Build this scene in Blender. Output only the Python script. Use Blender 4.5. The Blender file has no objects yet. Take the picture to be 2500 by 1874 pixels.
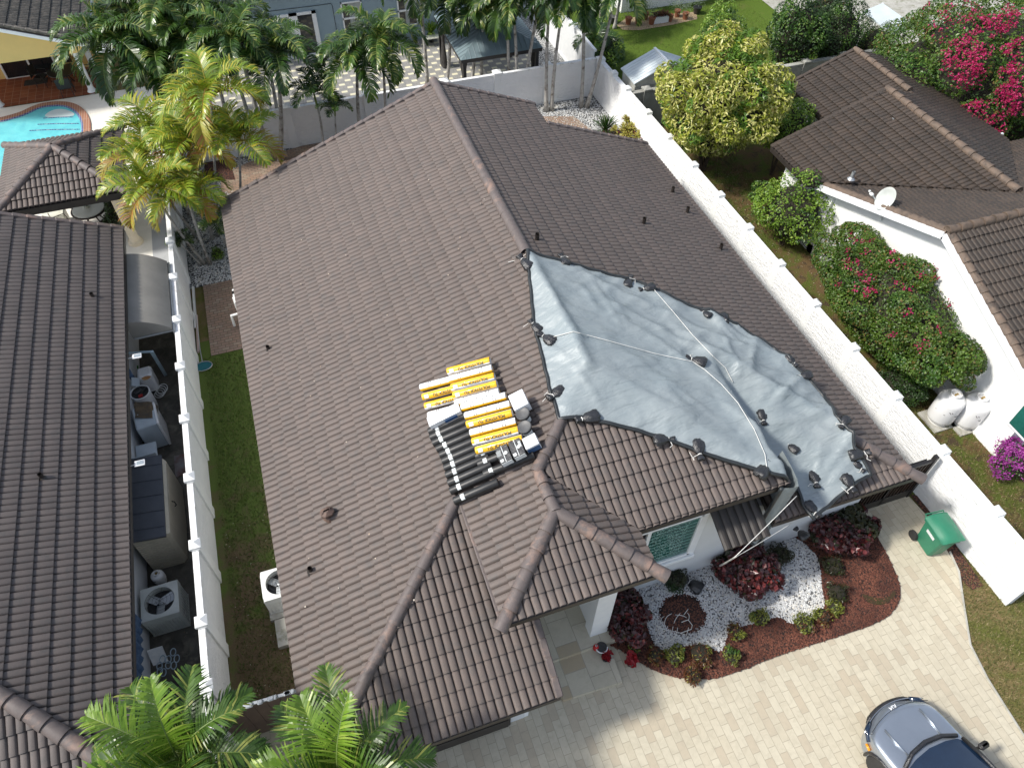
import bpy, bmesh, math, random
import numpy as np
from mathutils import Vector, Matrix, noise, geometry
D, C = bpy.data, bpy.context
sc = C.scene
R = math.radians
random.seed(7); np.random.seed(7)
# ---------------------------------------------------------------- camera, world, sun
CH = 18.0
FPX, PITCH, ROLL, YAW = 1827.07, 0.876548, -0.0167496, 0.3443983
def cam_axes():
    fw = np.array([math.sin(YAW)*math.cos(PITCH), math.cos(YAW)*math.cos(PITCH), -math.sin(PITCH)])
    rt = np.array([math.cos(YAW), -math.sin(YAW), 0.0]); dn = np.cross(fw, rt)
    return rt*math.cos(ROLL)+dn*math.sin(ROLL), -rt*math.sin(ROLL)+dn*math.cos(ROLL), fw
RT, DN, FW = cam_axes()
cd = D.cameras.new('camera'); cam = D.objects.new('camera', cd); sc.collection.objects.link(cam)
cd.sensor_fit = 'HORIZONTAL'; cd.sensor_width = 36; cd.lens = FPX/2500*36; cd.clip_end = 2000; cd.clip_start = .1
cam.matrix_world = Matrix(((RT[0], -DN[0], -FW[0], 0), (RT[1], -DN[1], -FW[1], 0), (RT[2], -DN[2], -FW[2], CH), (0, 0, 0, 1)))
sc.camera = cam
SUN_EL, SUN_AZ = R(48), R(7)       # the sun stands to the left (-x), slightly beyond the houses (+y)
sdir = Vector((-math.cos(SUN_EL)*math.cos(SUN_AZ), math.cos(SUN_EL)*math.sin(SUN_AZ), math.sin(SUN_EL)))
sl = D.lights.new('sun', 'SUN'); sl.energy = 3.2; sl.angle = R(6); sl.color = (1, .955, .88)
so = D.objects.new('sun', sl); sc.collection.objects.link(so); so.rotation_euler = sdir.to_track_quat('Z', 'Y').to_euler()
w = D.worlds.new('World'); sc.world = w; w.use_nodes = True
wn = w.node_tree; sky = wn.nodes.new('ShaderNodeTexSky'); sky.sky_type = 'NISHITA'; sky.sun_disc = False
sky.sun_elevation = SUN_EL; sky.sun_rotation = math.atan2(sdir.x, sdir.y); sky.air_density = 1.0; sky.dust_density = 1.5; sky.ozone_density = 1.0
bg = wn.nodes['Background']; hs = wn.nodes.new('ShaderNodeHueSaturation'); hs.inputs['Saturation'].default_value = .62; wn.links.new(sky.outputs[0], hs.inputs['Color']); wn.links.new(hs.outputs[0], bg.inputs[0]); bg.inputs[1].default_value = .15
sc.view_settings.view_transform = 'Standard'; sc.view_settings.look = 'None'; sc.view_settings.exposure = 0.58
# ---------------------------------------------------------------- photo measurements -> world points
def ray(u, v): return RT*((u-1250)/FPX)+DN*((v-937)/FPX)+FW
def at(u, v, z=0.0):
    d = ray(u, v); t = (z-CH)/d[2]; return Vector((d[0]*t, d[1]*t, z))
def above(base, u, v):
    """point seen at (u,v) that stands (nearly) above the ground point base"""
    d = ray(u, v); A = np.array([[0, -d[0]], [0, -d[1]], [1, -d[2]]])
    s = np.linalg.lstsq(A, np.array([-base[0], -base[1], CH]), rcond=None)[0]
    return Vector((d[0]*s[1], d[1]*s[1], CH+d[2]*s[1]))
def at_y(u, v, y):
    d = ray(u, v); t = y/d[1]; return Vector((d[0]*t, y, CH+d[2]*t))
def at_x(u, v, x):
    d = ray(u, v); t = x/d[0]; return Vector((x, d[1]*t, CH+d[2]*t))
# ---------------------------------------------------------------- materials
def nt_new(name):
    m = D.materials.new(name); m.use_nodes = True; n = m.node_tree
    return m, n, n.nodes['Principled BSDF']
def N(n, t, **k):
    x = n.nodes.new(t)
    for a, b in k.items(): setattr(x, a, b)
    return x
def mixc(n, fac, a, b):
    m = N(n, 'ShaderNodeMix', data_type='RGBA')
    for i, v in ((0, fac), (6, a), (7, b)):
        if hasattr(v, 'links'): n.links.new(v, m.inputs[i])
        else: m.inputs[i].default_value = v if i == 0 else (*v, 1)
    return m.outputs[2]
def mth(n, op, a, b=None, c=None, clamp=False):
    m = N(n, 'ShaderNodeMath', operation=op, use_clamp=clamp)
    for i, v in enumerate((a, b, c)):
        if v is None: continue
        if hasattr(v, 'links'): n.links.new(v, m.inputs[i])
        else: m.inputs[i].default_value = v
    return m.outputs[0]
def ntex(n, scale, detail=4, rough=.6, vec=None, dist=0):
    t = N(n, 'ShaderNodeTexNoise'); t.inputs['Scale'].default_value = scale; t.inputs['Detail'].default_value = detail
    t.inputs['Roughness'].default_value = rough; t.inputs['Distortion'].default_value = dist
    if vec is not None: n.links.new(vec, t.inputs['Vector'])
    return t.outputs[0]
def ramp(n, fac, lo, hi):
    return mth(n, 'DIVIDE', mth(n, 'SUBTRACT', fac, lo), hi-lo, clamp=True)
def geo_pos(n): return N(n, 'ShaderNodeNewGeometry').outputs['Position']
def bump(n, p, h, strength=.5, dist=.02):
    b = N(n, 'ShaderNodeBump'); b.inputs['Strength'].default_value = strength; b.inputs['Distance'].default_value = dist
    n.links.new(h, b.inputs['Height']); n.links.new(b.outputs[0], p.inputs['Normal'])
def mat(name, c1, c2=None, rough=.7, scale=3, bs=0, bscale=40, bdist=.01, metal=0, spec=.5, c3=None, s3=.6, coat=0):
    m, n, p = nt_new(name)
    p.inputs['Roughness'].default_value = rough; p.inputs['Metallic'].default_value = metal
    p.inputs['Specular IOR Level'].default_value = spec; p.inputs['Coat Weight'].default_value = coat
    pos = geo_pos(n)
    if c2 is None: c2 = tuple(x*.82 for x in c1)
    col = mixc(n, ramp(n, ntex(n, scale, 6, .65, pos), .35, .65), c1, c2)
    if c3 is not None: col = mixc(n, ramp(n, ntex(n, s3, 5, .7, pos, .5), .52, .66), col, c3)
    n.links.new(col, p.inputs['Base Color'])
    if bs: bump(n, p, ntex(n, bscale, 5, .7, pos), bs, bdist)
    return m
def leafmat(name, c1, c2, c3=None, trans=.3, rough=.4, p3=.85):
    """colour varies from leaf to leaf"""
    m, n, p = nt_new(name); g = N(n, 'ShaderNodeNewGeometry'); r = g.outputs['Random Per Island']
    col = mixc(n, r, c1, c2)
    col = mixc(n, ramp(n, ntex(n, 1.6, 3, .6, g.outputs['Position']), .35, .7), col, tuple(x*.6 for x in c1))
    if c3 is not None:
        rr = mth(n, 'FRACT', mth(n, 'MULTIPLY', r, 17.31)); col = mixc(n, mth(n, 'GREATER_THAN', rr, p3), col, c3)
    n.links.new(col, p.inputs['Base Color']); p.inputs['Roughness'].default_value = rough
    t = N(n, 'ShaderNodeBsdfTranslucent'); n.links.new(col, t.inputs[0])
    mx = N(n, 'ShaderNodeMixShader'); mx.inputs[0].default_value = trans
    n.links.new(p.outputs[0], mx.inputs[1]); n.links.new(t.outputs[0], mx.inputs[2])
    n.links.new(mx.outputs[0], n.nodes['Material Output'].inputs[0]); return m
def tilemat(name, ca, cb, cc, TW=.33, TE=.365, dirt=.0, dirtc=(.02, .018, .016), moss=None):
    m, n, p = nt_new(name); uv = N(n, 'ShaderNodeUVMap').outputs[0]
    sx = N(n, 'ShaderNodeSeparateXYZ'); n.links.new(uv, sx.inputs[0])
    row = mth(n, 'FLOOR', mth(n, 'DIVIDE', sx.outputs[1], TE))
    off = mth(n, 'MULTIPLY', mth(n, 'FRACT', mth(n, 'MULTIPLY', row, .5)), 1.0)
    colx = mth(n, 'FLOOR', mth(n, 'ADD', mth(n, 'DIVIDE', sx.outputs[0], TW), off))
    cv = N(n, 'ShaderNodeCombineXYZ'); n.links.new(colx, cv.inputs[0]); n.links.new(row, cv.inputs[1])
    wn_ = N(n, 'ShaderNodeTexWhiteNoise', noise_dimensions='2D'); n.links.new(cv.outputs[0], wn_.inputs['Vector'])
    pos = geo_pos(n)
    col = mixc(n, wn_.outputs['Value'], ca, cb)
    streak = ntex(n, 5, 5, .7, pos, .3)
    col = mixc(n, ramp(n, streak, .48, .68), col, cc)
    rb = N(n, 'ShaderNodeSeparateColor'); n.links.new(wn_.outputs['Color'], rb.inputs[0])
    fine = ramp(n, ntex(n, 60, 4, .7, pos), .3, .75)
    col = mixc(n, mth(n, 'MULTIPLY', fine, .35), col, tuple(x*.55 for x in ca))
    if dirt:
        col = mixc(n, mth(n, 'MULTIPLY', ramp(n, ntex(n, .7, 6, .75, pos, .4), .42, .7), dirt), col, dirtc)
    if moss: col = mixc(n, mth(n, 'MULTIPLY', ramp(n, ntex(n, 9, 6, .75, pos, .4), .5, .66), .7), col, moss)
    n.links.new(col, p.inputs['Base Color']); p.inputs['Roughness'].default_value = .62
    p.inputs['Specular IOR Level'].default_value = .35
    bump(n, p, ntex(n, 90, 4, .7, pos), .35, .006); return m
def pavemat(name, c1, c2, mortar, bw, rh, rot=0, msz=.006, offset=.5, blot=None, c3=None, rough=.75, weather=.25):
    m, n, p = nt_new(name); pos = geo_pos(n)
    mp = N(n, 'ShaderNodeMapping'); mp.inputs['Rotation'].default_value = (0, 0, rot); n.links.new(pos, mp.inputs[0])
    b = N(n, 'ShaderNodeTexBrick'); b.offset = offset; n.links.new(mp.outputs[0], b.inputs['Vector'])
    b.inputs['Scale'].default_value = 1; b.inputs['Brick Width'].default_value = bw; b.inputs['Row Height'].default_value = rh
    b.inputs['Mortar Size'].default_value = msz; b.inputs['Mortar Smooth'].default_value = .2; b.inputs['Bias'].default_value = 0
    b.inputs['Color1'].default_value = (0, 0, 0, 1); b.inputs['Color2'].default_value = (1, 1, 1, 1); b.inputs['Mortar'].default_value = (.5, .5, .5, 1)
    s = N(n, 'ShaderNodeSeparateColor'); n.links.new(b.outputs[0], s.inputs[0])
    col = mixc(n, s.outputs[0], c1, c2)
    if c3: col = mixc(n, mth(n, 'MULTIPLY', mth(n, 'GREATER_THAN', mth(n, 'FRACT', mth(n, 'MULTIPLY', s.outputs[0], 7.3)), .8), .8), col, c3)
    col = mixc(n, mth(n, 'MULTIPLY', ramp(n, ntex(n, 5, 6, .75, pos, .6), .45, .75), weather*2), col, tuple(x*.72 for x in c2))
    col = mixc(n, mth(n, 'MULTIPLY', ramp(n, ntex(n, .5, 5, .7, pos, .6), .4, .75), weather), col, tuple(x*.7 for x in c1))
    col = mixc(n, b.outputs['Fac'], col, mortar)
    n.links.new(col, p.inputs['Base Color']); p.inputs['Roughness'].default_value = rough
    h = mth(n, 'ADD', mth(n, 'MULTIPLY', b.outputs['Fac'], -1.0), mth(n, 'MULTIPLY', ntex(n, 30, 4, .7, pos), .3))
    bump(n, p, h, .5, .01); return m
def stonemat(name, ca, cb, gap, scale=28, rough=.8, bs=.9):
    m, n, p = nt_new(name); pos = geo_pos(n)
    v = N(n, 'ShaderNodeTexVoronoi'); v.inputs['Scale'].default_value = scale; n.links.new(pos, v.inputs[0])
    s = N(n, 'ShaderNodeSeparateColor'); n.links.new(v.outputs['Color'], s.inputs[0])
    col = mixc(n, s.outputs[0], ca, cb)
    col = mixc(n, ramp(n, v.outputs['Distance'], .35, .62), col, gap)
    n.links.new(col, p.inputs['Base Color']); p.inputs['Roughness'].default_value = rough
    bump(n, p, mth(n, 'MULTIPLY', v.outputs['Distance'], -1), bs, .02); return m
def grassmat(name, g1, g2, brown, lo=.5, hi=.62, dirt=None):
    m, n, p = nt_new(name); pos = geo_pos(n)
    col = mixc(n, ramp(n, ntex(n, 45, 5, .8, pos), .3, .7), g1, g2)
    col = mixc(n, ramp(n, ntex(n, 1.1, 6, .75, pos, .6), lo, hi), col, brown)
    if dirt: col = mixc(n, ramp(n, ntex(n, 2.3, 6, .7, pos, .8), .55, .62), col, dirt)
    n.links.new(col, p.inputs['Base Color']); p.inputs['Roughness'].default_value = .9; p.inputs['Specular IOR Level'].default_value = .15
    bump(n, p, ntex(n, 70, 4, .8, pos), 1, .03); return m
M = {}
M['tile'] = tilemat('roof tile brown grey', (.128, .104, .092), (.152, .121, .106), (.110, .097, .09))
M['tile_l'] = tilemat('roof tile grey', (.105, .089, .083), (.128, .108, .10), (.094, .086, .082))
M['tile_r'] = tilemat('weathered brown roof tile', (.045, .037, .031), (.065, .05, .04), (.075, .055, .042), dirt=.5, moss=(.085, .06, .042))
M['tile_y'] = tilemat('weathered black roof tile', (.05, .048, .042), (.09, .082, .07), (.16, .14, .115), moss=(.02, .02, .018))
M['cap'] = mat('ridge cap', (.125, .102, .095), (.095, .078, .073), rough=.6, scale=6, bs=.3, bscale=80, c3=(.22, .15, .12), s3=2.2)
M['cap_r'] = mat('brown ridge cap', (.15, .105, .075), (.095, .07, .052), rough=.7, scale=5, bs=.4, bscale=70, c3=(.06, .045, .035), s3=3)
M['cap_y'] = mat('weathered ridge cap', (.2, .18, .15), (.06, .055, .05), rough=.8, scale=7, bs=.4)
M['mortar'] = mat('pinkish mortar', (.36, .27, .22), (.2, .15, .12), scale=9)
M['dark_trim'] = mat('dark brown trim', (.02, .016, .014), (.03, .024, .02), rough=.5)
M['white'] = mat('white stucco', (.82, .82, .80), (.76, .77, .76), rough=.85, scale=1.2, bs=.6, bscale=30, bdist=.008)
M['house_wall'] = mat('off white house stucco', (.66, .67, .67), (.61, .62, .62), rough=.85, scale=1.2, bs=.4, bscale=60, bdist=.004)
M['white_paint'] = mat('white paint', (.82, .83, .83), (.76, .78, .79), rough=.35, scale=4)
M['wall_soil'] = mat('grey weathered stucco', (.40, .40, .37), (.28, .28, .25), rough=.9, scale=1.5, bs=.8, bscale=14, bdist=.03)
def rough_wall():
    m, n, p = nt_new('rough dash stucco'); pos = geo_pos(n)
    mp = N(n, 'ShaderNodeMapping'); mp.inputs['Scale'].default_value = (1, 1, 3.2); n.links.new(pos, mp.inputs[0])
    t = ntex(n, 3.4, 6, .65, mp.outputs[0], .6)
    col = mixc(n, ramp(n, ntex(n, 1.1, 5, .7, pos), .4, .75), (.84, .84, .83), (.76, .77, .77))
    n.links.new(col, p.inputs['Base Color']); p.inputs['Roughness'].default_value = .9
    bump(n, p, t, .7, .09); return m
M['rough_wall'] = rough_wall()
M['coping'] = mat('white coping with faint stains', (.82, .82, .81), (.78, .79, .79), rough=.6, scale=3, bs=.3, bscale=40, c3=(.55, .54, .50), s3=4.5)
M['yellow_wall'] = mat('yellow stucco', (.72, .50, .18), (.66, .46, .17), rough=.85, scale=1, bs=.3, bscale=60, bdist=.004)
M['blue_wall'] = mat('blue grey stucco', (.27, .35, .40), (.245, .325, .37), rough=.85, scale=.8, bs=.5, bscale=50, bdist=.005)
M['glass_dark'] = mat('dark window glass', (.012, .014, .016), (.018, .02, .022), rough=.06, spec=.8)
M['glass_green'] = mat('green tinted glass', (.012, .075, .06), (.018, .12, .098), rough=.08, scale=2, spec=.9)
M['curtain'] = mat('pale curtain', (.42, .44, .42), (.28, .30, .29), rough=.8, scale=2)
M['lace'] = mat('white lace pattern', (.45, .62, .56), (.3, .46, .42), rough=.7, scale=20)
M['black'] = mat('black bitumen', (.012, .012, .012), (.02, .02, .02), rough=.45, scale=8, bs=.15, bscale=60)
M['blackpl'] = mat('black plastic', (.012, .012, .013), (.024, .024, .026), rough=.3, scale=6, bs=.9, bscale=15, bdist=.02, spec=.7)
M['yellow'] = mat('golden yellow wrapper', (.82, .46, .012), (.70, .38, .01), rough=.25, scale=9, bs=.5, bscale=26, bdist=.012, coat=.3)
M['wrap_w'] = mat('white wrapper', (.80, .80, .79), (.66, .67, .68), rough=.3, scale=7, bs=.4, bscale=26, bdist=.01)
M['label_w'] = mat('pale label', (.72, .74, .73), (.5, .54, .53), rough=.4, scale=40)
M['ink'] = mat('dark ink', (.05, .045, .03), rough=.5)
M['rope'] = mat('white rope', (.75, .74, .70), (.6, .59, .55), rough=.7)
M['galv'] = mat('galvanised metal', (.45, .47, .48), (.36, .38, .39), rough=.4, metal=.6)
M['pvc'] = mat('white pvc', (.78, .78, .76), (.66, .66, .63), rough=.35)
M['concrete'] = mat('concrete', (.42, .41, .37), (.30, .29, .25), rough=.9, scale=2, bs=.4, c3=(.2, .2, .14), s3=3)
M['pool_deck'] = mat('cream pool deck', (.78, .75, .68), (.70, .67, .60), rough=.85, scale=1.4, bs=.4, bscale=50)
M['grey_floor'] = mat('grey painted concrete', (.36, .37, .38), (.31, .32, .33), rough=.7, scale=1.1)
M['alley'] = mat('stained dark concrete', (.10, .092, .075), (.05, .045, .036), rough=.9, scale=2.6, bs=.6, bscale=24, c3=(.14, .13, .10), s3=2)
M['grass'] = grassmat('lawn', (.055, .10, .012), (.12, .18, .025), (.15, .145, .05), .56, .8)
M['grass_b'] = grassmat('patchy lawn', (.06, .085, .014), (.12, .14, .03), (.13, .085, .04), .44, .56, (.07, .05, .03))
M['grass_d'] = grassmat('dry lawn', (.10, .12, .025), (.17, .17, .05), (.22, .16, .08), .42, .62)
M['soil'] = grassmat('dark leaf littered soil', (.045, .035, .02), (.08, .055, .03), (.05, .055, .015), .5, .6, (.10, .06, .035))
M['mulch'] = stonemat('red brown mulch', (.08, .028, .016), (.16, .06, .036), (.02, .01, .008), 22, .9)
M['gravel'] = stonemat('white pebbles', (.78, .78, .77), (.5, .51, .51), (.10, .10, .10), 17)
M['gravel_g'] = stonemat('grey white pebbles', (.66, .66, .64), (.30, .31, .31), (.06, .06, .06), 17)
M['trav'] = pavemat('travertine pavers', (.53, .485, .375), (.48, .43, .325), (.33, .295, .225), .38, .19, R(90), .006, .5, c3=(.43, .365, .27), weather=.32)
M['trav_big'] = pavemat('large travertine slabs', (.56, .515, .41), (.45, .41, .31), (.33, .30, .24), .62, .55, R(90), .009, .4, c3=(.36, .28, .17))
M['brick'] = pavemat('pink brick pavers', (.34, .22, .155), (.28, .20, .155), (.10, .09, .06), .24, .12, 0, .009, .5, c3=(.36, .29, .22), weather=.5)
M['terracotta'] = pavemat('terracotta tiles', (.28, .085, .035), (.20, .055, .025), (.34, .2, .13), .33, .33, 0, .01, 0, c3=(.34, .12, .055))
M['pool_coping'] = pavemat('brick pool coping', (.36, .16, .095), (.30, .13, .08), (.44, .3, .22), .1, .9, 0, .012, 0)
def patio():
    m, n, p = nt_new('grey pavers with cream blocks'); pos = geo_pos(n)
    mp = N(n, 'ShaderNodeMapping'); mp.inputs['Rotation'].default_value = (0, 0, 0); n.links.new(pos, mp.inputs[0])
    s = N(n, 'ShaderNodeSeparateXYZ'); n.links.new(mp.outputs[0], s.inputs[0])
    def cell(ox, oy, px, py, w_, h_):
        fx = mth(n, 'FRACT', mth(n, 'DIVIDE', mth(n, 'ADD', s.outputs[0], ox), px)); fy = mth(n, 'FRACT', mth(n, 'DIVIDE', mth(n, 'ADD', s.outputs[1], oy), py))
        return mth(n, 'MULTIPLY', mth(n, 'LESS_THAN', fx, w_/px), mth(n, 'LESS_THAN', fy, h_/py))
    c = mth(n, 'MAXIMUM', cell(0, 0, .66, .66, .27, .17), cell(.33, .33, .66, .66, .27, .17))
    base = mixc(n, ramp(n, ntex(n, 3, 5, .7, pos), .35, .65), (.30, .29, .27), (.22, .22, .215))
    b = N(n, 'ShaderNodeTexBrick'); n.links.new(pos, b.inputs['Vector']); b.inputs['Scale'].default_value = 1; b.inputs['Brick Width'].default_value = .33
    b.inputs['Row Height'].default_value = .165; b.inputs['Mortar Size'].default_value = .006
    base = mixc(n, mth(n, 'MULTIPLY', b.outputs['Fac'], .7), base, (.1, .1, .1))
    n.links.new(mixc(n, c, base, (.66, .62, .45)), p.inputs['Base Color']); p.inputs['Roughness'].default_value = .8; return m
M['patio'] = patio()
def side_lawn():
    m, n, p = nt_new('lawn wearing to bare soil'); pos = geo_pos(n); s = N(n, 'ShaderNodeSeparateXYZ'); n.links.new(pos, s.inputs[0])
    g = mixc(n, ramp(n, ntex(n, 45, 5, .8, pos), .3, .7), (.07, .12, .016), (.14, .19, .03)); b = mixc(n, ramp(n, ntex(n, 30, 5, .8, pos), .3, .7), (.11, .075, .04), (.20, .14, .07))
    f = mth(n, 'ADD', mth(n, 'MULTIPLY', mth(n, 'SUBTRACT', s.outputs[1], 10.3), .11), mth(n, 'MULTIPLY', mth(n, 'SUBTRACT', ntex(n, 1.3, 6, .75, pos, .6), .5), 3.0))
    n.links.new(mixc(n, ramp(n, f, -.25, .3), b, g), p.inputs['Base Color']); p.inputs['Roughness'].default_value = .9; bump(n, p, ntex(n, 70, 4, .8, pos), 1, .03); return m
M['side_lawn'] = side_lawn()
def translucent_sheet():
    m, n, p = nt_new('translucent ribbed sheet'); p.inputs['Base Color'].default_value = (.7, .71, .69, 1); p.inputs['Roughness'].default_value = .4; t = N(n, 'ShaderNodeBsdfTransparent'); x = N(n, 'ShaderNodeMixShader'); x.inputs[0].default_value = .45
    n.links.new(p.outputs[0], x.inputs[1]); n.links.new(t.outputs[0], x.inputs[2]); n.links.new(x.outputs[0], n.nodes['Material Output'].inputs[0]); return m
def water():
    m, n, p = nt_new('pool water'); pos = geo_pos(n)
    v = N(n, 'ShaderNodeTexVoronoi', feature='DISTANCE_TO_EDGE'); v.inputs['Scale'].default_value = 3; n.links.new(pos, v.inputs[0])
    n.links.new(mixc(n, ramp(n, ntex(n, 1.5, 4, .6, pos, 1), .35, .7), (.16, .60, .64), (.12, .50, .58)), p.inputs['Base Color'])
    p.inputs['Roughness'].default_value = .05; bump(n, p, ntex(n, 6, 3, .5, pos, 1), .25, .05); return m
M['water'] = water()
M['blue_tile'] = pavemat('navy mosaic tile', (.02, .04, .16), (.06, .10, .28), (.3, .33, .4), .1, .1, 0, .01, 0)
M['tarp'] = None
def tarpm():
    m, n, p = nt_new('blue grey tarpaulin'); pos = geo_pos(n)
    mp = N(n, 'ShaderNodeMapping'); mp.inputs['Rotation'].default_value = (0, 0, R(38)); mp.inputs['Scale'].default_value = (1, 3.2, 1); n.links.new(pos, mp.inputs[0])
    mp2 = N(n, 'ShaderNodeMapping'); mp2.inputs['Rotation'].default_value = (0, 0, R(-30)); mp2.inputs['Scale'].default_value = (1, 4.0, 1); n.links.new(pos, mp2.inputs[0])
    n.links.new(mixc(n, ramp(n, ntex(n, .9, 4, .6, pos), .3, .7), (.26, .292, .30), (.22, .26, .275)), p.inputs['Base Color'])
    p.inputs['Roughness'].default_value = .48; p.inputs['Specular IOR Level'].default_value = .5
    h = mth(n, 'ADD', ntex(n, 1.1, 4, .5, mp.outputs[0], .5), ntex(n, .8, 4, .5, mp2.outputs[0], .4))
    h = mth(n, 'ADD', h, mth(n, 'MULTIPLY', ntex(n, 9, 3, .5, pos, .6), .05))
    bump(n, p, h, .8, .09)
    return m
M['tarp'] = tarpm()
M['hem'] = mat('black tarp hem', (.015, .018, .02), (.03, .034, .036), rough=.4, bs=.5, bscale=20)
M['bark'] = mat('grey palm bark', (.44, .42, .39), (.30, .285, .26), rough=.9, scale=8, bs=.6, bscale=30, bdist=.02, c3=(.11, .09, .07), s3=4)
M['bark_d'] = mat('brown bark', (.09, .065, .045), (.05, .035, .025), rough=.9, scale=9, bs=.6)
M['shaft'] = mat('green crownshaft', (.16, .22, .05), (.10, .16, .04), rough=.5)
M['palm'] = leafmat('dark palm leaf', (.022, .065, .010), (.055, .12, .018), (.15, .19, .04), p3=.9, rough=.33)
M['palm_b'] = leafmat('bright palm leaf', (.045, .11, .013), (.105, .19, .025), (.24, .27, .06), p3=.86, rough=.33)
M['areca'] = leafmat('yellow green palm leaf', (.17, .29, .02), (.34, .42, .035), (.44, .40, .04), p3=.75, rough=.35)
M['areca_o'] = leafmat('yellowing palm leaf', (.44, .34, .03), (.32, .36, .035), (.38, .17, .04), p3=.8, rough=.45)
M['vari'] = leafmat('variegated leaf', (.27, .32, .03), (.42, .43, .06), (.56, .54, .18), p3=.62, rough=.35)
M['vari_g'] = leafmat('green leaf in variegated crown', (.09, .20, .02), (.17, .28, .03), rough=.35)
M['lime'] = leafmat('bright green leaf', (.13, .25, .02), (.23, .36, .04), (.28, .38, .06), rough=.38)
M['mid'] = leafmat('mid green leaf', (.04, .11, .014), (.09, .18, .025), (.14, .22, .04), rough=.4)
M['dark'] = leafmat('deep green leaf', (.022, .055, .012), (.05, .10, .02), rough=.45)
M['debris'] = mat('pale roof debris', (.6, .58, .52), (.35, .22, .12), scale=30)
M['boug'] = leafmat('bougainvillea leaf', (.065, .13, .014), (.13, .21, .025), (.17, .12, .03), p3=.9, rough=.45)
M['magenta'] = leafmat('magenta bract', (.52, .012, .11), (.38, .015, .09), (.62, .03, .2), rough=.5, trans=.4)
M['purple'] = leafmat('purple blossom', (.42, .05, .36), (.52, .12, .46), (.34, .03, .28), rough=.5, trans=.35)
M['croton'] = leafmat('burgundy leaf', (.045, .012, .014), (.085, .02, .02), (.16, .03, .028), p3=.8, rough=.3, trans=.15)
M['croton_g'] = leafmat('dark olive leaf', (.03, .04, .012), (.06, .05, .015), rough=.35)
M['croton_o'] = leafmat('orange brown leaf', (.16, .055, .02), (.09, .05, .018), (.2, .16, .03), rough=.4)
M['croton_y'] = leafmat('yellow edged leaf', (.50, .44, .10), (.22, .24, .04), (.16, .04, .03), p3=.7, rough=.35)
M['shrub_y'] = leafmat('yellow green shrub leaf', (.16, .19, .025), (.26, .27, .04), (.09, .12, .02), rough=.4)
M['red'] = leafmat('red poinsettia bract', (.42, .015, .025), (.30, .012, .02), rough=.5)
M['sage'] = leafmat('silvery leaf', (.22, .28, .20), (.30, .35, .26), (.12, .2, .08), rough=.6)
M['core'] = mat('painted inner shade', (.02, .022, .012), (.03, .022, .014), rough=1, scale=12, bs=.8, bscale=25, bdist=.05)  # dark filler lump; the shade inside the foliage is put into its colour
M['green_metal'] = mat('green grey standing seam metal', (.17, .225, .245), (.15, .205, .22), rough=.5, scale=2)
M['dark_metal'] = mat('dark metal', (.016, .015, .015), (.022, .02, .02), rough=.45)
M['shed_w'] = mat('white shed metal', (.62, .68, .70), (.54, .60, .62), rough=.45, scale=2)
M['shed_g'] = mat('grey shed siding', (.46, .46, .42), (.36, .36, .32), rough=.6, scale=3)
M['canopy'] = mat('grey canopy fabric', (.24, .23, .205), (.20, .19, .17), rough=.8, scale=1.5, bs=.2, bscale=120)
M['bin'] = mat('green bin plastic', (.022, .16, .09), (.03, .19, .11), rough=.45, scale=3, bs=.15)
M['tyre'] = mat('rubber', (.02, .02, .02), (.028, .027, .026), rough=.8)
M['carpaint'] = mat('steel blue grey car paint', (.36, .40, .45), (.34, .38, .43), rough=.3, metal=.75, coat=1)
M['carglass'] = mat('car glass', (.006, .015, .035), (.008, .02, .045), rough=.03, spec=1)
M['chrome'] = mat('chrome', (.7, .7, .7), (.6, .6, .6), rough=.15, metal=1)
M['amber'] = mat('amber lens', (.8, .3, .02), rough=.2)
M['ac'] = mat('beige grey sheet metal', (.50, .52, .49), (.42, .44, .41), rough=.5, scale=3)
M['ac_w'] = mat('white sheet metal', (.72, .73, .71), (.6, .61, .58), rough=.5, scale=3)
M['tank'] = mat('white tank enamel', (.82, .82, .81), (.77, .77, .76), rough=.3, scale=2)
M['beige'] = mat('beige resin', (.42, .38, .30), (.35, .32, .25), rough=.6, scale=3, bs=.3, bscale=12)
M['slate'] = mat('dark slate resin', (.035, .04, .05), (.05, .055, .065), rough=.6, scale=3)
M['fridge'] = mat('pale blue grey enamel', (.48, .54, .58), (.42, .48, .52), rough=.4, scale=2)
M['blue_fab'] = mat('blue fabric', (.04, .08, .16), (.10, .16, .25), rough=.6, scale=9, bs=.5)
M['brown_cloth'] = mat('brown canvas', (.16, .11, .06), (.07, .06, .045), rough=.9, scale=5, bs=.8, bscale=12, bdist=.04)
M['black_cloth'] = mat('dark grey canvas', (.03, .028, .026), (.05, .045, .042), rough=.85, scale=4, bs=1, bscale=9, bdist=.05)
M['greencl'] = mat('green cloth', (.10, .28, .08), (.06, .2, .05), rough=.8)
M['wood_g'] = mat('brown composite board', (.095, .062, .045), (.065, .042, .032), rough=.55, scale=3, bs=.2)
M['wood_d'] = mat('dark stained slat', (.05, .028, .018), (.025, .016, .012), rough=.5, scale=5)
M['terra_pot'] = mat('terracotta pot', (.30, .11, .055), (.22, .085, .045), rough=.8)
M['tabletop'] = mat('cream table top', (.70, .70, .60), (.62, .62, .52), rough=.4)
M['wicker'] = mat('dark wicker', (.07, .055, .045), (.04, .03, .025), rough=.8, scale=20, bs=.6)
M['solar'] = mat('solar cell', (.30, .35, .38), (.24, .28, .31), rough=.2)
M['teal_net'] = mat('teal net', (.01, .11, .14), (.015, .14, .17), rough=.8)
M['red_pl'] = mat('red plastic', (.4, .02, .02), rough=.5)
M['orange'] = mat('orange cloth', (.85, .30, .02), rough=.7)
M['poly'] = translucent_sheet()
M['dirt_stain'] = mat('blue carton', (.02, .06, .16), (.03, .09, .2), rough=.5)
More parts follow.
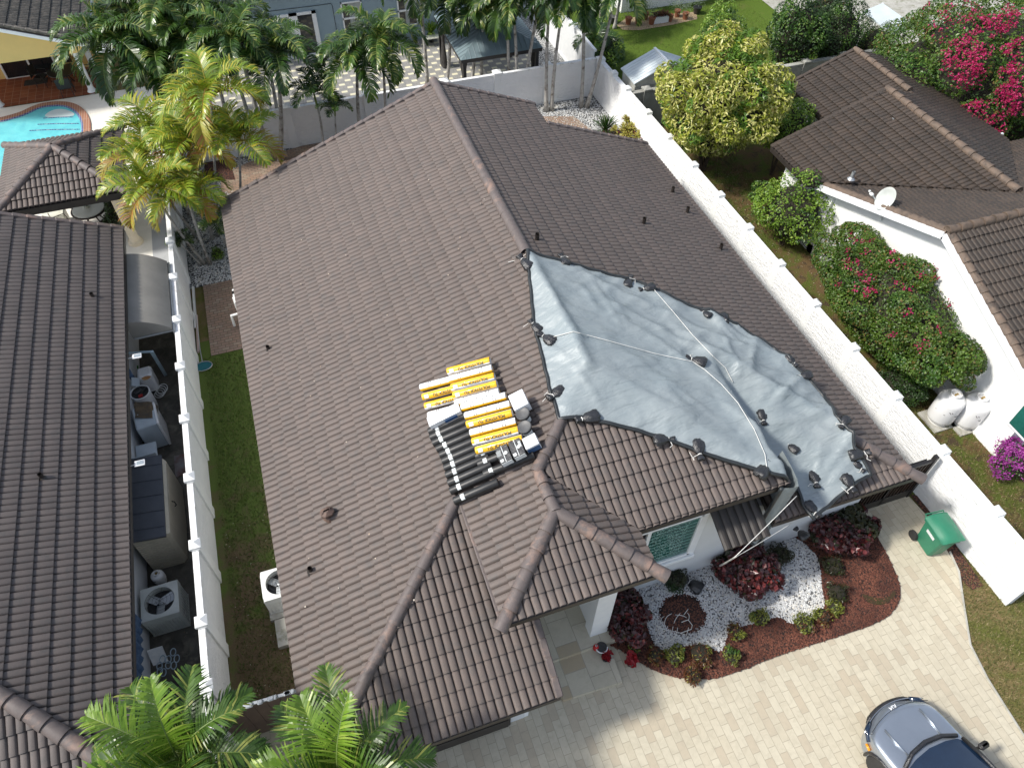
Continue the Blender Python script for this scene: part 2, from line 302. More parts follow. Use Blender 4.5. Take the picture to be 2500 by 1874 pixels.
M['santa'] = mat('red cloth', (.45, .02, .02), rough=.8)
# ---------------------------------------------------------------- mesh builder
def link(o): sc.collection.objects.link(o); return o
class MB:
    def __init__(s): s.v = []; s.f = []; s.m = []
    def add(s, vs, fs, mi=0):
        k = len(s.v); s.v.extend([tuple(map(float, p)) for p in vs]); s.f.extend([tuple(k+i for i in f) for f in fs]); s.m.extend([mi]*len(fs)); return s
    def box(s, c, d, rz=0, mi=0, T=None, bev=0):
        x, y, z = d[0]/2, d[1]/2, d[2]/2
        if bev:
            b = min(bev, x*.9, y*.9, z*.9); vs = []
            for zz, q in ((-z, b), (-z+b, 0), (z-b, 0), (z, b)):
                for i, (sx, sy) in enumerate(((-1, -1), (1, -1), (1, 1), (-1, 1))):
                    ax, ay = (x-q), (y-q)
                    pts = [(sx*(ax-b), sy*ay), (sx*ax, sy*(ay-b))]
                    if i in (0, 2): pts = pts[::-1]
                    vs += [(p[0], p[1], zz) for p in pts]
            fs = [tuple(range(7, -1, -1)), tuple(range(24, 32))]
            for k in range(3):
                for j in range(8): fs.append((k*8+j, k*8+(j+1) % 8, k*8+8+(j+1) % 8, k*8+8+j))
        else:
            vs = [(-x, -y, -z), (x, -y, -z), (x, y, -z), (-x, y, -z), (-x, -y, z), (x, -y, z), (x, y, z), (-x, y, z)]
            fs = [(3, 2, 1, 0), (4, 5, 6, 7), (0, 1, 5, 4), (1, 2, 6, 5), (2, 3, 7, 6), (3, 0, 4, 7)]
        Mx = Matrix.Translation(Vector(c)) @ (T.to_4x4() if T is not None else Matrix.Rotation(rz, 4, 'Z'))
        return s.add([Mx @ Vector(p) for p in vs], fs, mi)
    def b2(s, x0, x1, y0, y1, z0, z1, mi=0, bev=0):
        return s.box(((x0+x1)/2, (y0+y1)/2, (z0+z1)/2), (abs(x1-x0), abs(y1-y0), abs(z1-z0)), mi=mi, bev=bev)
    def tube(s, pts, rad, n=8, mi=0, caps=True):
        pts = [Vector(p) for p in pts]; m = len(pts)
        if not hasattr(rad, '__len__'): rad = [rad]*m
        vs = []; up = None
        for i, p in enumerate(pts):
            t = (pts[min(i+1, m-1)]-pts[max(i-1, 0)]); t = t.normalized() if t.length > 1e-9 else Vector((0, 0, 1))
            if up is None:
                up = Vector((0, 0, 1)) if abs(t.z) < .9 else Vector((1, 0, 0))
            a = t.cross(up); a = a.normalized() if a.length > 1e-6 else Vector((1, 0, 0)); b = a.cross(t).normalized(); up = b
            for k in range(n):
                an = 2*math.pi*k/n; vs.append(p+(a*math.cos(an)+b*math.sin(an))*rad[i])
        fs = [(i*n+k, i*n+(k+1) % n, (i+1)*n+(k+1) % n, (i+1)*n+k) for i in range(m-1) for k in range(n)]
        if caps: fs += [tuple(range(n-1, -1, -1)), tuple((m-1)*n+k for k in range(n))]
        return s.add(vs, fs, mi)
    def lathe(s, c, prof, n=20, mi=0, T=None):
        c = Vector(c); vs = []
        for r, z in prof:
            for k in range(n):
                a = 2*math.pi*k/n; p = Vector((r*math.cos(a), r*math.sin(a), z)); p = T @ p if T is not None else p; vs.append(c+p)
        m = len(prof); fs = [(i*n+k, i*n+(k+1) % n, (i+1)*n+(k+1) % n, (i+1)*n+k) for i in range(m-1) for k in range(n)]
        fs += [tuple(range(n-1, -1, -1)), tuple((m-1)*n+k for k in range(n))]
        return s.add(vs, fs, mi)
    def prism(s, poly, z0, z1, mi=0):
        n = len(poly); z0f = z0 if callable(z0) else (lambda x, y: z0); z1f = z1 if callable(z1) else (lambda x, y: z1)
        vs = [(x, y, z0f(x, y)) for x, y in poly]+[(x, y, z1f(x, y)) for x, y in poly]
        return s.add(vs, [tuple(range(n-1, -1, -1)), tuple(range(n, 2*n))]+[(i, (i+1) % n, n+(i+1) % n, n+i) for i in range(n)], mi)
    def build(s, name, mt, parent=None, loc=None, smooth=False, auto=False, kind=None):
        me = D.meshes.new(name); off = Vector((0, 0, 0))
        if parent is not None:
            q = parent
            while q is not None: off = off+q.location; q = q.parent
        elif loc is not None: off = Vector(loc)
        elif s.v:
            a = np.array(s.v); off = Vector(((a[:, 0].min()+a[:, 0].max())/2, (a[:, 1].min()+a[:, 1].max())/2, a[:, 2].min()))
        vs = (np.array(s.v)-np.array(off)).tolist() if s.v else []
        me.from_pydata(vs, [], s.f)
        for mm in (mt if isinstance(mt, (list, tuple)) else [mt]): me.materials.append(mm)
        if any(s.m): me.polygons.foreach_set('material_index', s.m)
        if smooth: me.polygons.foreach_set('use_smooth', [True]*len(me.polygons))
        me.validate(); me.update()
        o = link(D.objects.new(name, me))
        if parent is not None: o.parent = parent
        else: o.location = off
        if auto:
            me.polygons.foreach_set('use_smooth', [True]*len(me.polygons))
            bm = bmesh.new(); bm.from_mesh(me)
            for e in bm.edges:
                if len(e.link_faces) == 2 and e.calc_face_angle(0) > .7: e.smooth = False
            bm.to_mesh(me); bm.free()
        if kind: o['kind'] = kind
        return o
def tag(o, label, cat, group=None):
    o['label'] = label; o['category'] = cat
    if group: o['group'] = group
    return o
def thing(name, loc, label, cat, group=None):
    o = link(D.objects.new(name, None)); o.location = loc; o.empty_display_size = .3; return tag(o, label, cat, group)
def struct(name, mb, m, **k): return mb.build(name, m, kind='structure', **k)
def dup(root, loc, label=None, rz=None, scale=None):
    r = root.copy(); link(r); r.location = loc
    if rz is not None: r.rotation_euler.z = rz
    if scale is not None: r.scale = (scale,)*3 if not hasattr(scale, '__len__') else scale
    if label: r['label'] = label
    for ch in list(root.children):
        c = ch.copy(); link(c); c.parent = r
        for g in list(ch.children): d = g.copy(); link(d); d.parent = c
    return r
def text(s_, size, mt, Tm, parent, name='lettering', flip=False, ext=.002):
    cu = D.curves.new('t', 'FONT'); cu.body = s_; cu.size = size; cu.extrude = ext; cu.offset = size*.02; cu.align_x = 'CENTER'; cu.align_y = 'CENTER'
    o = D.objects.new('t', cu); link(o); C.view_layer.update()
    me = D.meshes.new_from_object(o.evaluated_get(C.evaluated_depsgraph_get())); D.objects.remove(o); D.curves.remove(cu)
    off = Vector((0, 0, 0)); q = parent
    while q is not None: off = off+q.location; q = q.parent
    me.transform(Matrix.Translation(-off) @ Tm); me.materials.clear(); me.materials.append(mt)
    t = link(D.objects.new(name, me)); t.parent = parent; return t
def sheet(pts, z):
    """flat sheet with any outline"""
    mb = MB(); vs = [Vector((p[0], p[1])) for p in pts]; n = len(vs)
    r = geometry.delaunay_2d_cdt(vs, [(i, (i+1) % n) for i in range(n)], [], 1, 1e-5)
    mb.add([(p.x, p.y, z) for p in r[0]], [f if ((r[0][f[1]]-r[0][f[0]]).to_3d().cross((r[0][f[2]]-r[0][f[0]]).to_3d())).z > 0 else f[::-1] for f in r[2]]); return mb
def smooth_poly(pts, it=2):
    for _ in range(it):
        q = []
        for i in range(len(pts)):
            a = Vector(pts[i][:2]); b = Vector(pts[(i+1) % len(pts)][:2]); q += [a*.75+b*.25, a*.25+b*.75]
        pts = q
    return pts
def gpx(l, z=0): return [at(u, v, z) for u, v in l]
# ---------------------------------------------------------------- barrel tile roofs
TW, TE = .33, .365
def tile_face(parent, poly, p0, grad, mt, amp=.045, lip=.044, name='roof_slope'):
    """poly: convex xy outline, plane z = p0.z + grad.(xy-p0); barrel tiles run up the slope"""
    g = Vector(grad); gl = g.length; up = g/gl; al = Vector((up.y, -up.x)); cs = 1/math.sqrt(1+gl*gl)
    P = [Vector(p) for p in poly]; o2 = Vector(p0[:2])
    A = [(p-o2).dot(al) for p in P]; B = [(p-o2).dot(up)/cs for p in P]
    wv = TW/2; a0 = math.floor(min(A)/wv)*wv-wv; a1 = max(A)+wv; ns = 8
    na = int((a1-a0)/wv)*ns+1; aa = a0+np.arange(na)*wv/ns
    u = (np.arange(na) % ns)/ns; hump = amp*np.sqrt(np.clip(1-(2*u-1)**2, 0, 1))*1.0
    hump = np.where(u == 0, -.004, hump)
    c0 = math.floor(min(B)/TE)-1; c1 = math.ceil(max(B)/TE)+1
    rows_s = []; rows_h = []; 
    wave = np.arange(na)//ns
    for c in range(c0, c1):
        seam = np.where((u == 0) & ((wave+c) % 2 == 0), -.034, np.where(u == 0, -.014, 0))
        rw = (np.array([noise.noise(Vector((i*.71, c*1.37, 0))) for i in range(int(wave.max())+1)])*.006)[wave]
        s0 = c*TE
        rows_s += [s0, s0, s0+.008, s0+TE+.05]; rows_h += [hump+lip-.016+rw, hump+lip+seam+rw, hump+lip+.003+seam+rw, hump-.004+seam]
        rows_s.append(s0+TE+.05); rows_h.append(hump*.98+lip-.018)
    rows_s = np.array(rows_s); H_ = np.array(rows_h)
    nr = len(rows_s)
    n3 = np.array([-grad[0], -grad[1], 1])*cs; upv = np.array([up.x*cs, up.y*cs, gl*cs]); alv = np.array([al.x, al.y, 0])
    base = np.array([p0[0], p0[1], p0[2]])
    V = base+aa[None, :, None]*alv+rows_s[:, None, None]*upv+H_[:, :, None]*n3
    UVu = np.broadcast_to(aa[None, :]+1e-4, (nr, na)); vrow = rows_s.copy().reshape(-1, 5); vrow[:, 0] += .01; vrow[:, 1] += .01; vrow[:, 3] -= .06; vrow[:, 4] -= .06
    UVv = np.broadcast_to(vrow.reshape(-1)[:, None], (nr, na))
    idx = np.arange(nr*na).reshape(nr, na)
    q = np.stack([idx[:-1, :-1], idx[:-1, 1:], idx[1:, 1:], idx[1:, :-1]], -1).reshape(-1, 4)
    off = Vector((0, 0, 0)) if parent is None else parent.location
    me = D.meshes.new(name); me.from_pydata((V.reshape(-1, 3)-np.array(off)).tolist(), [], q.tolist())
    uvl = me.uv_layers.new(name='UVMap'); flat = q.reshape(-1)
    uvl.data.foreach_set('uv', np.stack([UVu.reshape(-1)[flat], UVv.reshape(-1)[flat]], -1).reshape(-1))
    bm = bmesh.new(); bm.from_mesh(me); cen = sum(P, Vector((0, 0)))/len(P)
    for i in range(len(P)):
        a, b = P[i], P[(i+1) % len(P)]; d = b-a; nn = Vector((d.y, -d.x))
        if nn.dot(cen-a) > 0: nn = -nn
        bmesh.ops.bisect_plane(bm, geom=bm.verts[:]+bm.edges[:]+bm.faces[:], plane_co=Vector((a.x, a.y, 0))-Vector((off[0], off[1], 0)), plane_no=(nn.x, nn.y, 0), clear_outer=True)
    bm.normal_update(); bm.to_mesh(me); bm.free()
    me.polygons.foreach_set('use_smooth', [True]*len(me.polygons))
    bm = bmesh.new(); bm.from_mesh(me)
    for e in bm.edges:
        if len(e.link_faces) == 2 and e.calc_face_angle(0) > .9: e.smooth = False
    bm.to_mesh(me); bm.free()
    me.materials.append(mt); ob = link(D.objects.new(name, me)); ob.parent = parent
    # closed deck under the tiles
    s = MB(); zf = lambda dz: (lambda x, y: p0[2]+grad[0]*(x-p0[0])+grad[1]*(y-p0[1])+dz)
    s.prism([tuple(p) for p in (P if sum(P[i].cross(P[(i+1) % len(P)]) for i in range(len(P))) > 0 else P[::-1])], zf(-.17), zf(-.016))
    d = s.build('roof_deck', M['dark_trim'], parent)
    return ob
def caps(parent, p0, p1, mt, r=.125, seg=.40, name='ridge_caps', lift=.03, smooth_run=False):
    p0, p1 = Vector(p0), Vector(p1); d = p1-p0; L = d.length; t = d.normalized(); n = max(1, round(L/seg)); mb = MB()
    side = t.cross(Vector((0, 0, 1))).normalized(); up = side.cross(t).normalized()
    for i in range(n):
        a = p0+t*(L*i/n); b = p0+t*(L*(i+1)/n+.05)
        jx = random.uniform(-.006, .006); rows = ((a, r*.90, 0.0), (a+t*.02, r*.93, 0), (b-t*.012, r*1.1, .02), (b, r*1.09, .02), (b, r*.88, .02)) if not smooth_run else ((a, r, 0), (b, r, 0))
        vs = []; K = 12
        for (c, rr, lz) in rows:
            for k in range(K+1):
                an = math.pi*(-.08+1.16*k/K); vs.append(c+side*(math.cos(an)*rr+jx)+up*(math.sin(an)*rr*.95+lift+lz))
        m = K+1
        mb.add(vs, [(j*m+k, j*m+k+1, (j+1)*m+k+1, (j+1)*m+k) for j in range(len(rows)-1) for k in range(K)])
        mb.add([rows[-1][0]+side*(math.cos(math.pi*k/K)*r)+up*(math.sin(math.pi*k/K)*r*.9+lift) for k in range(K+1)], [tuple(range(K+1))])
    return mb.build(name, mt, parent, auto=True)
def rake(parent, p0, p1, mt, out, seg=.365, h=.10, wd=.15):
    """trim tiles stepping up a gable edge"""
    p0, p1 = Vector(p0), Vector(p1); d = p1-p0; L = d.length; t = d.normalized(); n = round(L/seg); mb = MB(); out = Vector(out)
    up = out.cross(t).normalized(); up = up if up.z > 0 else -up
    for i in range(n):
        c = p0+t*(L*(i+.5)/n)+out*(-wd*.3)+up*.05
        T = Matrix((t, out, up)).transposed(); T = T @ Matrix.Rotation(R(-3.5), 3, 'Y')
        mb.box(c, (L/n+.02, wd, h), T=T, bev=.02)
    return mb.build('rake_tiles', mt, parent)
def pipe_vent(parent, p, h=.22, r=.045, mt=None):
    mb = MB(); p = Vector(p); mb.tube([p, p+Vector((0, 0, h))], r, 10, caps=False); mb.tube([p+Vector((0, 0, h)), p], r*.8, 10, caps=False)
    mb.lathe(p, [(r*2.2, .0), (r*1.2, .06), (r*1.02, .07)], 10); return mb.build('vent_pipe', mt or M['dark_trim'], parent, auto=True)
# ---------------------------------------------------------------- leaves
def leaf_arrays(n, pos, nrm, size, aspect=.5, jit=.6, fold=True):
    nrm = nrm+np.random.normal(0, jit, (n, 3)); nrm /= np.linalg.norm(nrm, axis=1)[:, None]+1e-9
    a = np.random.normal(0, 1, (n, 3)); a -= nrm*np.sum(a*nrm, 1)[:, None]; a /= np.linalg.norm(a, axis=1)[:, None]+1e-9
    b = np.cross(nrm, a); L = size*np.random.uniform(.7, 1.3, (n, 1)); W = L*aspect
    p0 = pos-a*L*.5; p2 = pos+a*L*.5-nrm*L*.12; p1 = pos+b*W*.5-nrm*L*.04+nrm*L*.05; p3 = pos-b*W*.5+nrm*L*.01
    return np.stack([p0, p1, p2, p3], 1).reshape(-1, 3)
def put_leaves(mb, V, mi=0):
    k = len(mb.v); n = len(V)//4; mb.v.extend(map(tuple, V.tolist())); f = (np.arange(n*4).reshape(n, 4)+k).tolist(); mb.f.extend(map(tuple, f)); mb.m.extend([mi]*n)
def crown_pts(n, cs, rs, shell=.25, lowcut=-9):
    """points through the outer shell of a union of ellipsoids"""
    cs = np.array(cs, float); rs = np.array(rs, float); vol = rs.prod(1)**(2/3); pick = np.random.choice(len(cs), n, p=vol/vol.sum())
    d = np.random.normal(0, 1, (n, 3)); d /= np.linalg.norm(d, axis=1)[:, None]
    q = (1-np.abs(np.random.normal(0, shell, n)))[:, None]
    p = cs[pick]+d*rs[pick]*np.clip(q, .1, 1.1)
    ins = np.zeros(n, bool)
    for c, r in zip(cs, rs): ins |= (((p-c)/r)**2).sum(1) < .45
    keep = (~ins) & (p[:, 2] > lowcut)
    return p[keep], d[keep]
def clumps(c, r, n, f=(.28, .45), flat=1.0):
    cs = [tuple(c)]; rs = [tuple(x*.86 for x in r)]
    for _ in range(n):
        d = np.random.normal(0, 1, 3); d /= np.linalg.norm(d); d[2] = abs(d[2])*flat if random.random() < .75 else d[2]*.6
        k = random.uniform(*f); cs.append(tuple(c[i]+d[i]*r[i]*(1-k*.55) for i in range(3))); rs.append(tuple(k*x*random.uniform(.8, 1.2) for x in r))
    return cs, rs
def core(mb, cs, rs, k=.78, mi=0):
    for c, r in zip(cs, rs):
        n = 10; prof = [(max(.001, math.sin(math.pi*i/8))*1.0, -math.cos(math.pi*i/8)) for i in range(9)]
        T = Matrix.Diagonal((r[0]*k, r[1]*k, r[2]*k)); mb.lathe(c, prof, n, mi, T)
def bush(name, label, cat, base, r, n, size, m1, m2=None, f2=.2, group=None, clump=10, aspect=.55, jit=.55, flower=None, fl_n=0, fl_size=.06, trunk=True, zc=None, shell=.2, f=(.28, .45), parent=None, corek=.8, patches=None, tr=.04, coremat='core', ppx=None):
    base = Vector(base); c = (base.x, base.y, (zc if zc is not None else base.z+r[2]*.9))
    root = thing(name, base, label, cat, group)
    cs, rs = clumps(c, r, clump, f)
    p, d = crown_pts(int(n*1.5), cs, rs, shell, base.z+.02); p, d = p[:n], d[:n]
    if ppx:
        patches = []; O_ = np.array([0, 0, CH])
        for (u, v) in ppx:
            r_ = ray(u, v); r_ = r_/np.linalg.norm(r_); q = p-O_; t = q@r_; off = np.linalg.norm(q-t[:, None]*r_, axis=1); k = np.where(off < .22)[0]
            if len(k): patches.append(p[k[np.argmin(t[k])]])
    V = leaf_arrays(len(p), p, d*.9+np.array([0, 0, .55]), size, aspect, jit)
    mb = MB()
    if m2 is not None:
        s1 = np.array([noise.noise(Vector(x)*1.3) for x in p]) > (.5-f2)*.9; s1 |= np.random.random(len(p)) < f2*.3
        put_leaves(mb, V.reshape(-1, 4, 3)[~s1].reshape(-1, 3), 0); put_leaves(mb, V.reshape(-1, 4, 3)[s1].reshape(-1, 3), 1)
    else: put_leaves(mb, V)
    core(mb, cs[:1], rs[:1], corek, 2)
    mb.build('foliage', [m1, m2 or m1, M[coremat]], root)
    if fl_n:
        mf = MB(); P = []
        if patches is None: patches = [p[random.randrange(len(p))] for _ in range(max(3, fl_n//60))]
        per = fl_n//len(patches)
        for q in patches:
            q = np.array(q); near = p[np.argsort(((p-q)**2).sum(1))[:max(25, per//2)]]
            for _ in range(per): P.append(near[random.randrange(len(near))]+np.random.normal(0, .035, 3)+np.array([0, 0, .02]))
        P = np.array(P); dd = P-np.array(c); dd /= np.linalg.norm(dd, axis=1)[:, None]
        put_leaves(mf, leaf_arrays(len(P), P+dd*.03, dd, fl_size, .8, .7)); mf.build('blossoms', flower, root)
    if trunk:
        mt = MB()
        for k in range(3):
            a = 2.1*k+random.random(); mt.tube([base+Vector((.05*math.cos(a), .05*math.sin(a), 0)), base+Vector((.3*r[0]*math.cos(a)*.6, .3*r[1]*math.sin(a)*.6, (c[2]-base.z)*.6)), base+Vector((.5*r[0]*math.cos(a), .5*r[1]*math.sin(a), (c[2]-base.z)*1.1))], [tr, tr*.7, tr*.3], 6)
        mt.build('stems' if cat != 'tree' else 'trunk', M['bark_d'], root)
    return root
# ---------------------------------------------------------------- palms
def frond(mb, o, az, el0, L, arch, ll, n=34, w=.04, hang=.5, mi=0, twist=0, mir=1, vee=.5):
    o = Vector(o); pts = []; p = o.copy(); el = el0; ns = 12; az_ = az
    for i in range(ns+1):
        pts.append((p.copy(), el, az_)); el = el0-arch*((i+1)/ns)**1.25; az_ = az+twist*(i/ns)
        p = p+Vector((math.cos(az_)*math.cos(el), math.sin(az_)*math.cos(el), math.sin(el)))*(L/ns)
    mb.tube([q[0] for q in pts], [.022*(1-i/(ns+1))+.004 for i in range(ns+1)], 4, mir, caps=False)
    for k in range(n):
        t = .12+.88*k/(n-1); fi = t*ns; i = min(int(fi), ns-1); fr = fi-i; c = pts[i][0].lerp(pts[i+1][0], fr)
        e = pts[i][1]; a = pts[i][2]
        T = Vector((math.cos(a)*math.cos(e), math.sin(a)*math.cos(e), math.sin(e))); S = Vector((-math.sin(a), math.cos(a), 0)); U = S.cross(T)*-1
        if U.z < 0 and e < 1.3: U = -U
        prof = math.sin(math.pi*min(1, .18+.80*t))**.6
        for sgn in (-1, 1):
            l = ll*prof*random.uniform(.75, 1.15); fw = .35+.9*t+random.uniform(-.25, .25)
            d = (S*sgn+T*fw+U*(vee+random.uniform(-.12, .12))).normalized()
            q1 = c+d*l*.45; d2 = (d+Vector((0, 0, -hang*random.uniform(.7, 1.3)))).normalized(); q2 = q1+d2*l*.33; d3 = (d2+Vector((0, 0, -hang*.9))).normalized(); q3 = q2+d3*l*.25
            wd = (T-d*T.dot(d)).normalized()*w*.5
            mb.add([c-wd*.5, c+wd*.5, q1+wd, q1-wd, q2+wd*.75, q2-wd*.75, q3], [(0, 1, 2, 3), (3, 2, 4, 5), (5, 4, 6)], mi)
def crown_mesh(kind, seed):
    random.seed(seed); mb = MB()
    if kind == 'adonidia':
        n = random.randint(14, 16); ph = random.random()*6
        for i in range(n):
            lev = i/(n-1); frond(mb, (0, 0, .05), ph+i*2.4, R(74-62*lev)+random.uniform(-.1, .1), random.uniform(1.65, 2.1), R(random.uniform(100, 135)), random.uniform(.46, .58), 48, .045, .6, mi=0 if lev > .25 else 2, twist=random.uniform(-.4, .4), vee=.55, mir=1)
        frond(mb, (0, 0, .05), ph, R(86), 1.1, R(25), .32, 24, .03, .1, mi=2, vee=.9)
        return mb, [M['palm'], M['shaft'], M['palm_b']]
    if kind == 'bright':
        n = random.randint(13, 15); ph = random.random()*6
        for i in range(n):
            lev = i/(n-1); frond(mb, (0, 0, .05), ph+i*2.4, R(76-70*lev)+random.uniform(-.1, .1), random.uniform(1.6, 2.0), R(random.uniform(95, 135)), random.uniform(.46, .58), 48, .045, .65, mi=0 if random.random() < .6 else 2, twist=random.uniform(-.4, .4), vee=.5, mir=1)
        return mb, [M['palm_b'], M['shaft'], M['palm']]
    if kind == 'areca':
        n = random.randint(10, 12); ph = random.random()*6
        for i in range(n):
            lev = i/(n-1); old = lev > .7
            frond(mb, (0, 0, 0), ph+i*2.4, R(80-62*lev)+random.uniform(-.1, .1), random.uniform(1.45, 1.9), R(random.uniform(85, 120)), random.uniform(.5, .65), 52, .034, .45, mi=2 if old else 0, twist=random.uniform(-.5, .5), vee=.45, mir=1)
        return mb, [M['areca'], M['areca_o'], M['areca_o']]
    if kind == 'big':
        n = 13; ph = random.random()*6
        for i in range(n):
            lev = i/(n-1); frond(mb, (0, 0, .1), ph+i*2.4, R(82-55*lev)+random.uniform(-.08, .08), random.uniform(2.0, 2.5), R(random.uniform(50, 85)), random.uniform(.6, .85), 46, .05, .38, mi=0 if i % 3 else 2, twist=random.uniform(-.45, .45), vee=.5, mir=1)
        return mb, [M['palm_b'], M['shaft'], M['lime']]
    if kind == 'small':
        for i in range(9): frond(mb, (0, 0, 0), i*2.4+random.random()*.3, R(70-50*i/9), random.uniform(.8, 1.15), R(95), .36, 26, .035, .4, mi=0, vee=.4, mir=1)
        return mb, [M['palm'], M['shaft'], M['palm']]
_cr = {}
def palm(base, crown, kind, seed, label, group=None, r=.085, mid=None, sc_=1.0, name='palm_tree', shaft=True, rz=None):
    base = Vector(base); crown = Vector(crown)
    root = thing(name, base, label, 'palm', group); mb = MB(); n = 11; pts = []; rad = []
    rnd = random.Random(seed*7+int(base.x*100))
    md = Vector(mid) if mid is not None else base.lerp(crown, .5)+Vector((rnd.uniform(-.12, .12), rnd.uniform(-.12, .12), 0))
    for i in range(n):
        t = i/(n-1); p = base*(1-t)**2+(md*2-(base+crown)*.5)*2*t*(1-t)+crown*t*t; pts.append(p)
        rad.append(r*(1.0+.55*max(0, 1-t*9)-.35*t)*(1+.06*rnd.uniform(-1, 1)))
    mb.tube(pts, rad, 9); mb.build('trunk', M['bark'], root, smooth=True)
    if shaft:
        ms = MB(); d = (pts[-1]-pts[-2]).normalized(); ms.tube([pts[-1]-d*.02, pts[-1]+d*.2*sc_, pts[-1]+d*.5*sc_], [r*.75, r*.85, r*.4], 9); ms.build('crownshaft', M['shaft'], root, smooth=True); top = pts[-1]+d*.42*sc_
    else: top = crown
    key = (kind, seed)
    if key not in _cr:
        st = random.getstate(); mb2, mts = crown_mesh(kind, seed); o = mb2.build('fronds', mts, None, loc=(0, 0, 0)); _cr[key] = o.data; D.objects.remove(o); random.setstate(st)
    c = link(D.objects.new('fronds', _cr[key])); c.parent = root; c.location = top-base; c.rotation_euler = (rnd.uniform(-.1, .1), rnd.uniform(-.1, .1), rnd.uniform(0, 6.28) if rz is None else rz); c.scale = (sc_,)*3
    return root
# ================================================================ GROUND
G = MB(); G.add([(-300, -300, -.03), (300, -300, -.03), (300, 300, -.03), (-300, 300, -.03)], [(0, 1, 2, 3)]); struct('ground', G, M['grass_d'])
def rect(x0, x1, y0, y1, z): return sheet([(x0, y0), (x1, y0), (x1, y1), (x0, y1)], z)
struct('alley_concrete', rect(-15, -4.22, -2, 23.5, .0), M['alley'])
struct('side_lawn', rect(-4.2, -1.6, 6.3, 19.0, .0), M['side_lawn'])
struct('front_soil', rect(-4.2, -1.6, -3, 6.3, .0), M['soil'])
struct('side_path_brick', rect(-3.72, -2.62, 18.25, 21.7, .03), M['brick'])
struct('equipment_slab', rect(-2.60, -1.7, 18.4, 20.6, .05), M['concrete'])
struct('side_gravel', rect(-4.2, -1.6, 21.7, 29.3, .01), M['gravel_g'])
struct('back_gravel', rect(-1.6, 14.3, 22, 29.3, .006), M['gravel_g'])
struct('back_path_brick', sheet([tuple(p[:2]) for p in gpx([(540, 430), (600, 400), (680, 375), (760, 350), (860, 330), (1320, 335), (1290, 300), (1330, 285), (1400, 285), (1440, 315), (1500, 380), (900, 560), (540, 520)])], .02), M['brick'])
struct('back_mulch', sheet([tuple(p[:2]) for p in gpx([(500, 372), (560, 395), (575, 440), (500, 440)])], .03), M['mulch'])
struct('corner_mulch', sheet([tuple(p[:2]) for p in gpx([(1450, 325), (1500, 315), (1590, 350), (1560, 400), (1440, 360)])], .03), M['mulch'])
trav = [(560, 1812), (640, 1785), (728, 1745), (900, 1760), (1082, 1801), (1280, 1600), (1290, 1500), (1500, 1470), (1560, 1500), (1700, 1560), (2000, 1500), (2100, 1350), (2085, 1252), (2212, 1205), (2262, 1259), (2319, 1346), (2341, 1394), (2354, 1482), (2369, 1573), (2411, 1656), (2500, 1796), (2560, 1930), (2560, 2250), (600, 2250), (640, 1900)]
struct('driveway_travertine', sheet([tuple(p[:2]) for p in gpx(trav)], .02), M['trav'])
eb = MB(); edge = [at(u, v, .03) for u, v in ((2319, 1346), (2341, 1394), (2354, 1482), (2369, 1573), (2411, 1656), (2500, 1796), (2560, 1930))]; eb.tube(edge, .03, 6)
struct('driveway_edging', eb, M['concrete'])
struct('wall_side_mulch', sheet([tuple(p[:2]) for p in gpx([(2222, 1208), (2240, 1210), (2290, 1262), (2345, 1350), (2400, 1430), (2372, 1440), (2350, 1420), (2335, 1385), (2262, 1259)])], .026), M['mulch'])
struct('wing_yard_soil', rect(14.3, 18.0, 4.0, 16.0, 0.0), M['grass_b'])
struct('right_yard_lawn', rect(14.5, 24, 16.0, 29, 0.0), M['grass_b'])
struct('far_lawn', rect(14.4, 45, 26.5, 60, 0.01), M['grass'])
struct('front_right_lawn', rect(12.3, 22, -8, 4.0, 0.0), M['grass_d'])
bed = smooth_poly(gpx([(1524, 1455), (1924, 1318), (2085, 1262), (2130, 1295), (2159, 1345), (2196, 1425), (2196, 1475), (2152, 1519), (2033, 1559), (1906, 1598), (1780, 1649), (1718, 1662), (1631, 1653), (1574, 1627), (1527, 1595), (1472, 1566), (1500, 1500)]), 1)
struct('garden_bed_mulch', sheet([tuple(p) for p in bed], .06), M['mulch'])
grav = smooth_poly(gpx([(1924, 1310), (1960, 1324), (2000, 1367), (2004, 1439), (2015, 1483), (1993, 1501), (1935, 1530), (1900, 1505), (1860, 1520), (1827, 1526), (1776, 1541), (1762, 1600), (1725, 1575), (1668, 1577), (1624, 1598), (1588, 1566), (1570, 1493), (1545, 1439), (1560, 1425)]), 2)
struct('garden_gravel', sheet([tuple(p) for p in grav], .066), M['gravel'])
